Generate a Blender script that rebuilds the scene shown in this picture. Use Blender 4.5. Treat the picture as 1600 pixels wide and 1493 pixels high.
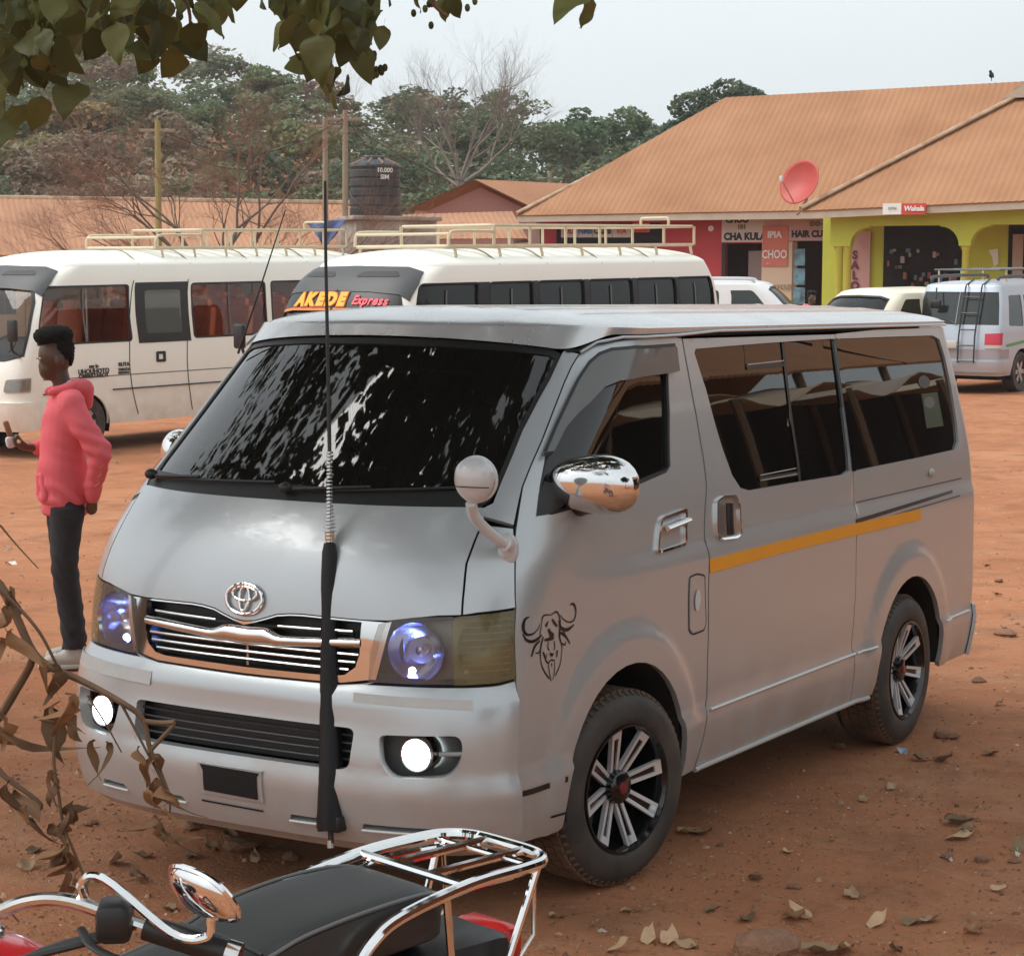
import bpy, bmesh, math, random
import numpy as np
from mathutils import Vector, Matrix
from mathutils.geometry import delaunay_2d_cdt

random.seed(7); np.random.seed(7)
for o in list(bpy.data.objects):
    bpy.data.objects.remove(o, do_unlink=True)
SC = bpy.context.scene
COL = SC.collection
R = math.radians

# ------------------------------------------------------------------ camera
W0, H0 = 1600, 1493
CAM = np.array([3.944, -4.853, 1.90]); YAW, PITCH, ROLL, FPX = 0.54285, 0.08775, 0.00589, 3269.3
_cy, _sy, _cp, _sp = math.cos(YAW), math.sin(YAW), math.cos(PITCH), math.sin(PITCH)
FWD = np.array([-_sy * _cp, _cy * _cp, -_sp]); _r0 = np.array([_cy, _sy, 0.0]); _u0 = np.cross(_r0, FWD)
RGT = _r0 * math.cos(ROLL) + _u0 * math.sin(ROLL); UPV = _u0 * math.cos(ROLL) - _r0 * math.sin(ROLL)
HF = np.array([-_sy, _cy, 0.0]); HR = _r0          # horizontal forward / right of the view
cd = bpy.data.cameras.new('camera'); cam = bpy.data.objects.new('camera', cd); COL.objects.link(cam)
M = Matrix.Identity(4)
for i in range(3):
    M[i][0], M[i][1], M[i][2], M[i][3] = RGT[i], UPV[i], -FWD[i], CAM[i]
cam.matrix_world = M
cd.sensor_fit = 'HORIZONTAL'; cd.sensor_width = 36.0; cd.lens = 36.0 * FPX / W0
cd.clip_start = 0.05; cd.clip_end = 3000
SC.camera = cam

# ------------------------------------------------------------------ sky, sun, exposure
SUN_EL, SUN_AZ = R(56), R(232)       # azimuth measured clockwise from +y
wd = bpy.data.worlds.new('World'); SC.world = wd; wd.use_nodes = True
nt = wd.node_tree; nt.nodes.clear()
sky = nt.nodes.new('ShaderNodeTexSky'); sky.sky_type = 'NISHITA'; sky.sun_disc = False
sky.sun_elevation = SUN_EL; sky.sun_rotation = SUN_AZ; sky.air_density = 1.0; sky.dust_density = 5.0; sky.ozone_density = 1.5
hs = nt.nodes.new('ShaderNodeHueSaturation'); hs.inputs['Saturation'].default_value = 0.20; hs.inputs['Value'].default_value = 1.0
mx = nt.nodes.new('ShaderNodeMixRGB'); mx.inputs[0].default_value = 0.62; mx.inputs[2].default_value = (6.9, 7.5, 7.75, 1)
bg = nt.nodes.new('ShaderNodeBackground'); bg.inputs['Strength'].default_value = 0.097
wo = nt.nodes.new('ShaderNodeOutputWorld')
# overcast: a soft uneven cloud layer over the clear-sky model
tcw = nt.nodes.new('ShaderNodeTexCoord'); nzw = nt.nodes.new('ShaderNodeTexNoise'); nzw.inputs['Scale'].default_value = 2.2; nzw.inputs['Detail'].default_value = 4
mrw = nt.nodes.new('ShaderNodeMapRange'); mrw.inputs[1].default_value = .3; mrw.inputs[2].default_value = .7; mrw.inputs[3].default_value = .93; mrw.inputs[4].default_value = 1.07
mlw = nt.nodes.new('ShaderNodeMixRGB'); mlw.blend_type = 'MULTIPLY'; mlw.inputs[0].default_value = 1
nt.links.new(tcw.outputs['Generated'], nzw.inputs['Vector']); nt.links.new(nzw.outputs['Fac'], mrw.inputs[0])
nt.links.new(sky.outputs[0], hs.inputs['Color']); nt.links.new(hs.outputs[0], mx.inputs[1])
nt.links.new(mx.outputs[0], mlw.inputs[1]); nt.links.new(mrw.outputs[0], mlw.inputs[2])
nt.links.new(mlw.outputs[0], bg.inputs['Color']); nt.links.new(bg.outputs[0], wo.inputs['Surface'])
sl = bpy.data.lights.new('sun', 'SUN'); sl.energy = 1.4; sl.angle = R(42); sl.color = (1.0, 0.965, 0.91)
so = bpy.data.objects.new('sun', sl); COL.objects.link(so)
sd = Vector((math.sin(SUN_AZ) * math.cos(SUN_EL), math.cos(SUN_AZ) * math.cos(SUN_EL), math.sin(SUN_EL)))
so.rotation_euler = sd.to_track_quat('Z', 'Y').to_euler(); so.location = (0, 0, 30)
SC.view_settings.view_transform = 'Standard'; SC.view_settings.look = 'None'
SC.view_settings.exposure = 0.75; SC.view_settings.gamma = 1.0; SC.view_settings.use_curve_mapping = False
SC.cycles.max_bounces = 7; SC.cycles.transparent_max_bounces = 24
SC.cycles.sample_clamp_indirect = 6.0
SC.cycles.use_denoising = True

# ------------------------------------------------------------------ helpers
def ray(px, py):
    return FWD + RGT * ((px - W0 / 2) / FPX) - UPV * ((py - H0 / 2) / FPX)
def at(px, py, dep):                       # point at optical depth
    return CAM + ray(px, py) * dep
def on_z(px, py, z):
    d = ray(px, py); return CAM + d * ((z - CAM[2]) / d[2])
def proj(P):
    d = np.asarray(P, float) - CAM; z = d @ FWD
    return np.stack([W0 / 2 + FPX * (d @ RGT) / z, H0 / 2 - FPX * (d @ UPV) / z], -1)
def sstep(a, b, x):
    t = np.clip((x - a) / (b - a), 0, 1); return t * t * (3 - 2 * t)
def lat_dep(x, y):
    d = np.stack([np.asarray(x) - CAM[0], np.asarray(y) - CAM[1]], -1)
    return d @ HR[:2], d @ HF[:2]
def ground_z(x, y):
    X, D = lat_dep(x, y)
    Xc = np.clip(X, -16, 22)
    z = (0.012 * Xc + 0.024 * (np.clip(D, 0, 62) - 31.5)) * sstep(11.5, 24, D)
    hill = sstep(66, 150, D) * (8.6 + 6.8 * sstep(10, -45, X)) 
    return z + hill
def gp(X, D, dz=0.0):                      # world point from view-lateral / horizontal depth, on the ground
    p = CAM + HR * X + HF * D
    p[2] = float(ground_z(p[0], p[1])) + dz
    return p

class MB:
    """collects geometry, builds ONE mesh object"""
    def __init__(s): s.v = []; s.f = []
    def add(s, vs, fs):
        k = len(s.v); s.v.extend([tuple(map(float, p)) for p in vs]); s.f.extend([tuple(i + k for i in q) for q in fs]); return s
    def box(s, c, d, M3=None):
        h = np.array(d) / 2.0; c = np.array(c, float)
        P = [np.array((x, y, z)) * h for x in (-1, 1) for y in (-1, 1) for z in (-1, 1)]
        if M3 is not None: P = [np.array(M3) @ p for p in P]
        return s.add([p + c for p in P], [(0, 1, 3, 2), (4, 6, 7, 5), (0, 4, 5, 1), (2, 3, 7, 6), (0, 2, 6, 4), (1, 5, 7, 3)])
    def rbox(s, c, d, b=.02, M3=None, seg=2):
        bm = bmesh.new(); bmesh.ops.create_cube(bm, size=1.0)
        for v in bm.verts: v.co = Vector((v.co.x * d[0], v.co.y * d[1], v.co.z * d[2]))
        bmesh.ops.bevel(bm, geom=bm.edges[:], offset=min(b, min(d) * .49), segments=seg, affect='EDGES', profile=.5)
        bm.verts.index_update(); c = np.array(c, float)
        vs = [np.array(v.co) for v in bm.verts]
        if M3 is not None: vs = [np.array(M3) @ p for p in vs]
        s.add([p + c for p in vs], [[v.index for v in f.verts] for f in bm.faces]); bm.free(); return s
    def tube(s, pts, r, n=8, closed=False, caps=True, flat=1.0):
        pts = [np.array(p, float) for p in pts]; m = len(pts)
        rs = [r] * m if np.isscalar(r) else list(r)
        vs = []; t0 = None; nrm = None
        for i, p in enumerate(pts):
            if closed: t = pts[(i + 1) % m] - pts[i - 1]
            else: t = pts[min(i + 1, m - 1)] - pts[max(i - 1, 0)]
            t = t / (np.linalg.norm(t) + 1e-12)
            if nrm is None:
                a = np.array((0, 0, 1.0)) if abs(t[2]) < .9 else np.array((1.0, 0, 0))
                nrm = np.cross(a, t)
            nrm = nrm - t * (nrm @ t); nrm /= (np.linalg.norm(nrm) + 1e-12); b = np.cross(t, nrm)
            for k in range(n):
                a = 2 * math.pi * k / n
                vs.append(p + (nrm * math.cos(a) + b * math.sin(a) * flat) * rs[i])
        fs = []
        for i in range(m if closed else m - 1):
            j = (i + 1) % m
            for k in range(n):
                k2 = (k + 1) % n; fs.append((i * n + k, i * n + k2, j * n + k2, j * n + k))
        if caps and not closed:
            fs.append(tuple(range(n - 1, -1, -1))); fs.append(tuple((m - 1) * n + k for k in range(n)))
        return s.add(vs, fs)
    def lathe(s, prof, n=32, c=(0, 0, 0), ax=2, closed=False, sgn=1):
        """prof: (radius, height) pairs; ax = axis of revolution"""
        c = np.array(c, float); vs = []; m = len(prof)
        for r, h in prof:
            for k in range(n):
                a = 2 * math.pi * k / n; p = np.zeros(3)
                p[ax] = h * sgn; p[(ax + 1) % 3] = r * math.cos(a); p[(ax + 2) % 3] = r * math.sin(a)
                vs.append(c + p)
        fs = []
        for i in range(m if closed else m - 1):
            j = (i + 1) % m
            for k in range(n):
                k2 = (k + 1) % n; q = (i * n + k, i * n + k2, j * n + k2, j * n + k)
                fs.append(q if sgn > 0 else q[::-1])
        return s.add(vs, fs)
    def prism(s, poly, h0, h1, fr):
        """poly 2-D, extruded between h0 and h1; fr(u, v, h) -> 3-D"""
        n = len(poly); vs = [fr(u, v, h0) for u, v in poly] + [fr(u, v, h1) for u, v in poly]
        fs = [tuple(range(n - 1, -1, -1)), tuple(range(n, 2 * n))] + [(i, (i + 1) % n, (i + 1) % n + n, i + n) for i in range(n)]
        return s.add(vs, fs)
    def ell(s, c, rad, nu=16, nv=10, M3=None):
        c = np.array(c, float); vs = []; fs = []
        for j in range(nv + 1):
            th = math.pi * j / nv
            for i in range(nu):
                ph = 2 * math.pi * i / nu
                p = np.array((math.sin(th) * math.cos(ph) * rad[0], math.sin(th) * math.sin(ph) * rad[1], math.cos(th) * rad[2]))
                if M3 is not None: p = np.array(M3) @ p
                vs.append(c + p)
        for j in range(nv):
            for i in range(nu):
                i2 = (i + 1) % nu; fs.append((j * nu + i, (j + 1) * nu + i, (j + 1) * nu + i2, j * nu + i2))
        return s.add(vs, fs)
    def grid(s, fn, nu, nv):
        vs = [fn(i / nu, j / nv) for j in range(nv + 1) for i in range(nu + 1)]
        fs = [(j * (nu + 1) + i, j * (nu + 1) + i + 1, (j + 1) * (nu + 1) + i + 1, (j + 1) * (nu + 1) + i) for j in range(nv) for i in range(nu)]
        return s.add(vs, fs)
    def mesh(s, name, smooth=35):
        me = bpy.data.meshes.new(name); me.from_pydata(s.v, [], s.f)
        fixn(me)
        if smooth:
            me.polygons.foreach_set('use_smooth', [True] * len(me.polygons))
            me.set_sharp_from_angle(angle=R(smooth))
        me.update(); return me
    def build(s, name, m, parent=None, smooth=35, recalc=True):
        me = s.mesh(name, smooth)
        return put(name, me, m, parent)
def fixn(me):
    bm = bmesh.new(); bm.from_mesh(me); bmesh.ops.remove_doubles(bm, verts=bm.verts, dist=1e-6)
    bmesh.ops.recalc_face_normals(bm, faces=bm.faces); bm.to_mesh(me); bm.free()
def put(name, me, m, parent=None):
    o = bpy.data.objects.new(name, me); COL.objects.link(o)
    if m is not None and len(me.materials) == 0: me.materials.append(m)
    if parent is not None: o.parent = parent
    return o
def tag(o, label=None, cat=None, group=None, kind=None):
    for k, v in (('label', label), ('category', cat), ('group', group), ('kind', kind)):
        if v: o[k] = v
    return o
def thing(name, label, cat, loc=(0, 0, 0), rz=0.0, group=None, M4=None):
    o = bpy.data.objects.new(name, None); COL.objects.link(o); o.empty_display_size = .2
    if M4 is not None: o.matrix_world = M4
    else: o.location = Vector([float(a) for a in loc]); o.rotation_euler = (0, 0, rz)
    return tag(o, label, cat, group)
def copy_tree(o, parent=None):
    c = o.copy(); COL.objects.link(c); c.parent = parent
    for ch in list(o.children): copy_tree(ch, c)
    return c
def rotz(a): return np.array(((math.cos(a), -math.sin(a), 0), (math.sin(a), math.cos(a), 0), (0, 0, 1)))
def rotx(a): return np.array(((1, 0, 0), (0, math.cos(a), -math.sin(a)), (0, math.sin(a), math.cos(a))))
def roty(a): return np.array(((math.cos(a), 0, math.sin(a)), (0, 1, 0), (-math.sin(a), 0, math.cos(a))))
def spline(P, n=8, closed=False):
    P = [np.array(p, float) for p in P]; m = len(P); out = []
    for i in range(m if closed else m - 1):
        p1, p2 = P[i], P[(i + 1) % m]
        p0 = P[i - 1] if (closed or i > 0) else 2 * p1 - p2
        p3 = P[(i + 2) % m] if (closed or i + 2 < m) else 2 * p2 - p1
        for k in range(n):
            t = k / n
            out.append(.5 * ((2 * p1) + (p2 - p0) * t + (2 * p0 - 5 * p1 + 4 * p2 - p3) * t * t + (3 * p1 - p0 - 3 * p2 + p3) * t ** 3))
    if not closed: out.append(P[-1])
    return out
def roundpoly(P, r, n=5):
    P = [np.array(p, float) for p in P]; m = len(P); out = []
    rr = [r] * m if np.isscalar(r) else r
    for i in range(m):
        a, b, c = P[i - 1], P[i], P[(i + 1) % m]
        la, lc = np.linalg.norm(a - b), np.linalg.norm(c - b)
        d = min(rr[i], la * .48, lc * .48)
        if d < 1e-5: out.append(b); continue
        p, q = b + (a - b) / la * d, b + (c - b) / lc * d
        for k in range(n + 1):
            t = k / n; out.append((1 - t) ** 2 * p + 2 * t * (1 - t) * b + t * t * q)
    return out
def inset(P, d):
    P = [np.array(p, float) for p in P]; m = len(P)
    ar = sum(P[i][0] * P[(i + 1) % m][1] - P[(i + 1) % m][0] * P[i][1] for i in range(m))
    sg = 1 if ar > 0 else -1; out = []
    for i in range(m):
        a, b, c = P[i - 1], P[i], P[(i + 1) % m]
        e1 = b - a; e2 = c - b; n1 = np.array((-e1[1], e1[0])); n2 = np.array((-e2[1], e2[0]))
        n1 = n1 / (np.linalg.norm(n1) + 1e-9) * sg; n2 = n2 / (np.linalg.norm(n2) + 1e-9) * sg
        nn = n1 + n2; l = np.linalg.norm(nn)
        nn = n1 if l < .3 else nn / l / max(.5, (nn / l) @ n1)
        out.append(b + nn * d)
    return out
def inpoly(x, y, P):
    P = np.asarray(P); x = np.asarray(x); y = np.asarray(y); c = np.zeros(x.shape, bool); n = len(P)
    for i in range(n):
        x1, y1 = P[i]; x2, y2 = P[i - 1]
        if y1 == y2: continue
        k = ((y1 > y) != (y2 > y)) & (x < (x2 - x1) * (y - y1) / (y2 - y1) + x1); c ^= k
    return c

# ------------------------------------------------------------------ materials
MATS = {}
def pm(name, col, rough=.5, metal=0.0, ior=1.5, coat=0.0, n1=None, bump=None, emit=None, dust=None, rvar=0.0, alpha=None):
    """Principled material; n1=(scale, amount, colour2, detail), bump=(scale, strength, dist), dust=(z0,z1,colour,amount)"""
    if name in MATS: return MATS[name]
    m = bpy.data.materials.new(name); m.use_nodes = True; t = m.node_tree; N = t.nodes; L = t.links
    b = N['Principled BSDF']; b.inputs['Base Color'].default_value = (*col, 1); b.inputs['Roughness'].default_value = rough
    b.inputs['Metallic'].default_value = metal; b.inputs['IOR'].default_value = ior; b.inputs['Coat Weight'].default_value = coat
    b.inputs['Coat Roughness'].default_value = .06
    tc = N.new('ShaderNodeTexCoord'); vec = tc.outputs['Object']
    cur = None
    if n1:
        z = N.new('ShaderNodeTexNoise'); z.inputs['Scale'].default_value = n1[0]; z.inputs['Detail'].default_value = n1[3] if len(n1) > 3 else 5
        z.inputs['Roughness'].default_value = .6; L.new(vec, z.inputs['Vector'])
        r = N.new('ShaderNodeMapRange'); r.inputs[1].default_value = .35; r.inputs[2].default_value = .68; r.inputs[4].default_value = n1[1]
        L.new(z.outputs['Fac'], r.inputs[0]); x = N.new('ShaderNodeMixRGB'); x.inputs[1].default_value = (*col, 1); x.inputs[2].default_value = (*n1[2], 1)
        L.new(r.outputs[0], x.inputs[0]); cur = x.outputs[0]
        if rvar:
            q = N.new('ShaderNodeMapRange'); q.inputs[1].default_value = .3; q.inputs[2].default_value = .7
            q.inputs[3].default_value = max(0, rough - rvar); q.inputs[4].default_value = min(1, rough + rvar)
            L.new(z.outputs['Fac'], q.inputs[0]); L.new(q.outputs[0], b.inputs['Roughness'])
    if dust:
        g = N.new('ShaderNodeNewGeometry'); sp = N.new('ShaderNodeSeparateXYZ'); L.new(g.outputs['Position'], sp.inputs[0])
        r = N.new('ShaderNodeMapRange'); r.inputs[1].default_value = dust[0]; r.inputs[2].default_value = dust[1]; r.inputs[3].default_value = dust[3]; r.inputs[4].default_value = 0
        L.new(sp.outputs['Z'], r.inputs[0]); z = N.new('ShaderNodeTexNoise'); z.inputs['Scale'].default_value = 5; z.inputs['Detail'].default_value = 7; L.new(vec, z.inputs['Vector'])
        y = N.new('ShaderNodeMapRange'); y.inputs[1].default_value = .35; y.inputs[2].default_value = .65; L.new(z.outputs['Fac'], y.inputs[0])
        k = N.new('ShaderNodeMath'); k.operation = 'MULTIPLY'; L.new(r.outputs[0], k.inputs[0]); L.new(y.outputs[0], k.inputs[1])
        x = N.new('ShaderNodeMixRGB'); x.inputs[2].default_value = (*dust[2], 1)
        if cur: L.new(cur, x.inputs[1])
        else: x.inputs[1].default_value = (*col, 1)
        L.new(k.outputs[0], x.inputs[0]); cur = x.outputs[0]
        if metal:
            k2 = N.new('ShaderNodeMath'); k2.operation = 'MULTIPLY_ADD'; L.new(k.outputs[0], k2.inputs[0]); k2.inputs[1].default_value = -metal; k2.inputs[2].default_value = metal
            L.new(k2.outputs[0], b.inputs['Metallic'])
    if cur: L.new(cur, b.inputs['Base Color'])
    if bump:
        z = N.new('ShaderNodeTexNoise'); z.inputs['Scale'].default_value = bump[0]; z.inputs['Detail'].default_value = 6; L.new(vec, z.inputs['Vector'])
        u = N.new('ShaderNodeBump'); u.inputs['Strength'].default_value = bump[1]; u.inputs['Distance'].default_value = bump[2] if len(bump) > 2 else .01
        L.new(z.outputs['Fac'], u.inputs['Height']); L.new(u.outputs[0], b.inputs['Normal'])
    if emit: b.inputs['Emission Color'].default_value = (*emit[0], 1); b.inputs['Emission Strength'].default_value = emit[1]
    MATS[name] = m; return m
def glassmat(name, tint, ior=1.5, rough=.0, refl=1.0, milky=0.0, milkcol=(.5, .45, .3)):
    """clear pane: tinted see-through plus Fresnel mirror"""
    if name in MATS: return MATS[name]
    m = bpy.data.materials.new(name); m.use_nodes = True; t = m.node_tree; N = t.nodes; L = t.links; N.clear()
    tr = N.new('ShaderNodeBsdfTransparent'); tr.inputs[0].default_value = (*tint, 1)
    gl = N.new('ShaderNodeBsdfGlossy'); gl.inputs['Roughness'].default_value = rough; gl.inputs['Color'].default_value = (refl, refl, refl, 1)
    fr = N.new('ShaderNodeFresnel'); fr.inputs['IOR'].default_value = ior
    base = tr
    if milky:
        df = N.new('ShaderNodeBsdfDiffuse'); df.inputs[0].default_value = (*milkcol, 1); mm = N.new('ShaderNodeMixShader'); mm.inputs[0].default_value = milky
        L.new(tr.outputs[0], mm.inputs[1]); L.new(df.outputs[0], mm.inputs[2]); base = mm
    ms = N.new('ShaderNodeMixShader'); L.new(fr.outputs[0], ms.inputs[0]); L.new(base.outputs[0], ms.inputs[1]); L.new(gl.outputs[0], ms.inputs[2])
    o = N.new('ShaderNodeOutputMaterial'); L.new(ms.outputs[0], o.inputs['Surface'])
    MATS[name] = m; return m

DIRT = (.33, .155, .075)
silver = pm('silver_paint', (.500, .533, .550), .33, .46, coat=.55, n1=(9, .10, (.50, .52, .53)), rvar=.025, dust=(.14, .72, (.34, .22, .145), .72))
chrome = pm('chrome', (.80, .80, .80), .06, 1.0)
chrome_worn = pm('chrome_worn', (.66, .65, .63), .17, 1.0, n1=(30, .5, (.42, .38, .34)), rvar=.1)
blackp = pm('black_plastic', (.012, .012, .013), .45, n1=(40, .4, (.03, .028, .026)))
seam_black = pm('seam_black', (.004, .004, .004), .8)
rubber = pm('rubber', (.034, .034, .034), .65, n1=(7, .7, (.095, .075, .06)), bump=(60, .15))
tread = pm('tread_dusty', (.10, .065, .045), .9, n1=(5, .8, (.27, .145, .085)))
darkin = pm('dark_interior', (.013, .014, .014), .7)
seatfab = pm('grey_seat_fabric', (.07, .075, .075), .9, n1=(30, .5, (.045, .05, .05)))
glass_dark = pm('tinted_glass', (.004, .005, .005), .012, 0, ior=1.56, n1=(3, .6, (.009, .009, .008)))
glass_ws = glassmat('windscreen_glass', (.20, .26, .23), ior=1.60, rough=.022, milky=.02, milkcol=(.4, .36, .32))
glass_clear = glassmat('clear_glass', (.95, .97, .96), ior=1.55, rough=.01)

# ------------------------------------------------------------------ swept body surface
class Surf:
    """car body skin: for every height a plan outline (front curve, side, rear curve).
    u = 0 at the nose centre, runs round the corner, along the side and round the tail (negative u: the other side)"""
    def __init__(s, tab, rear, cr=.16, nr=3.0, LF=1.0, LS=3.2, LR=.9, sig=.022, disp=None):
        zz = np.arange(tab[0][0], tab[-1][0] + 1e-6, .005); s.z0, s.z1 = zz[0], zz[-1]; s.zz = zz
        T = np.array(tab); k = int(3 * sig / .005) + 1; g = np.exp(-.5 * (np.arange(-k, k + 1) * .005 / sig) ** 2); g /= g.sum()
        def sm(col, TT):
            y = np.interp(zz, TT[:, 0], TT[:, col])
            yp = np.concatenate([2 * y[0] - y[k:0:-1], y, 2 * y[-1] - y[-2:-k - 2:-1]]); return np.convolve(yp, g, 'valid')
        s.F, s.Wd, s.Cc, s.Nn = [sm(i, T) for i in (1, 2, 3, 4)]; s.Rr = sm(1, np.array(rear))
        s.cr, s.nr, s.LF, s.LS, s.LR, s.disp = cr, nr, LF, LS, LR, disp
        s.b1, s.b2, s.b3 = LF, LF + LS, LF + LS + LR
        s.G = None
    def P(s, u, z):
        u, z = np.broadcast_arrays(np.asarray(u, float), np.asarray(z, float))
        f, w, c, n, r = [np.interp(z, s.zz, a) for a in (s.F, s.Wd, s.Cc, s.Nn, s.Rr)]
        sg = np.where(u < 0, -1.0, 1.0); a = np.abs(u)
        ph = np.clip(a / s.LF, 0, 1) * math.pi / 2; sn, cs = np.sin(ph), np.cos(ph); rho = (sn ** n + np.abs(cs) ** n) ** (-1 / n)
        x1, y1 = w * rho * sn, f + c * (1 - rho * cs)
        t = np.clip((a - s.b1) / s.LS, 0, 1); y2 = (f + c) + (r - s.cr - f - c) * t
        ph = np.clip((a - s.b2) / s.LR, 0, 1) * math.pi / 2; sn, cs = np.sin(ph), np.cos(ph); rho = (sn ** s.nr + np.abs(cs) ** s.nr) ** (-1 / s.nr)
        x3, y3 = w * rho * np.abs(cs), r - s.cr + s.cr * rho * sn
        x = np.where(a <= s.b1, x1, np.where(a <= s.b2, w, x3)); y = np.where(a <= s.b1, y1, np.where(a <= s.b2, y2, y3))
        if s.disp is not None: x, y = s.disp(x, y, z, a)
        return np.stack([x * sg, y, z], -1)
    def N(s, u, z, e=.006):
        u, z = np.broadcast_arrays(np.asarray(u, float), np.asarray(z, float))
        du = s.P(u + e, z) - s.P(u - e, z); dz = s.P(u, np.minimum(z + e, s.z1)) - s.P(u, np.maximum(z - e, s.z0))
        n = np.cross(du, dz); return n / (np.linalg.norm(n, axis=-1, keepdims=True) + 1e-12)
    def u_side(s, y, z):
        f, c, r = [np.interp(z, s.zz, a) for a in (s.F, s.Cc, s.Rr)]
        return s.b1 + (np.asarray(y) - f - c) / (r - s.cr - f - c) * s.LS
    def inv(s, px, py, ulo=-.2):
        if s.G is None:
            uu = np.concatenate([np.linspace(-1.0, 1.0, 101), np.linspace(1.02, s.b2, 130), np.linspace(s.b2 + .01, s.b3, 40)]); zz = np.linspace(s.z0, s.z1, 140)
            U, Z = np.meshgrid(uu, zz); P = s.P(U, Z); Nn = s.N(U, Z); ok = ((CAM - P) * Nn).sum(-1) > .0
            s.G = (U, Z, proj(P), ok)
        U, Z, Q, ok = s.G
        d = (Q[..., 0] - px) ** 2 + (Q[..., 1] - py) ** 2 + np.where(ok & (U >= ulo), 0, 1e9)
        i = np.unravel_index(np.argmin(d), d.shape); u, z = U[i], Z[i]; e = 1e-4
        for _ in range(12):
            q = proj(s.P(u, z)); r = np.array((px, py)) - q
            J = np.stack([(proj(s.P(u + e, z)) - q) / e, (proj(s.P(u, z + e)) - q) / e], -1)
            try: st = np.linalg.solve(J, r)
            except np.linalg.LinAlgError: break
            if not np.isfinite(st).all(): break
            st = np.clip(st, -.05, .05); u += st[0]; z = min(max(z + st[1], s.z0), s.z1)
        return np.array((u, z))
    def tr(s, pts, ulo=-.2): return [s.inv(x, y, ulo) for x, y in pts]

VAN_TAB = [(.18, .18, .795, .36, 2.9), (.27, .14, .815, .36, 3.0), (.34, .105, .83, .37, 2.85), (.44, .085, .842, .37, 2.8), (.58, .085, .8475, .37, 2.8),
           (.66, .098, .8475, .36, 2.8), (.72, .112, .8475, .36, 2.6), (.90, .112, .8475, .37, 2.4), (1.0, .128, .847, .38, 2.35), (1.10, .162, .843, .41, 2.3),
           (1.20, .215, .836, .46, 2.2), (1.27, .265, .826, .50, 2.2), (1.50, .515, .79, .50, 2.2), (1.76, .80, .742, .50, 2.2), (1.80, .85, .735, .50, 2.2), (1.9, .95, .72, .5, 2.2)]
VAN_REAR = [(.18, 4.46), (.6, 4.50), (1.0, 4.49), (1.3, 4.45), (1.78, 4.33), (1.9, 4.29)]
YF, YR, RW = 1.005, 3.545, .318        # axles, tyre radius
def van_disp(x, y, z, a):
    side = sstep(.55, .95, a) * (1 - sstep(4.2, 4.6, a))
    # lower body step, waist ledge, wheel-arch flares
    d = .014 * (1 - sstep(.462, .486, z)) * (1 - .0 * z)
    zc = 1.045
    d = d + .012 * (1 - sstep(zc - .02, zc + .02, z)) * sstep(.6, 1.2, y)
    for yc in (YF + .005, YR):
        r = np.hypot(y - yc, (z - .33)); d = d + .016 * (1 - sstep(.485, .525, r)) * sstep(.2, .3, z)
    return x + d * side - .012 * side, y
VAN = Surf(VAN_TAB, VAN_REAR, disp=van_disp)

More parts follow.
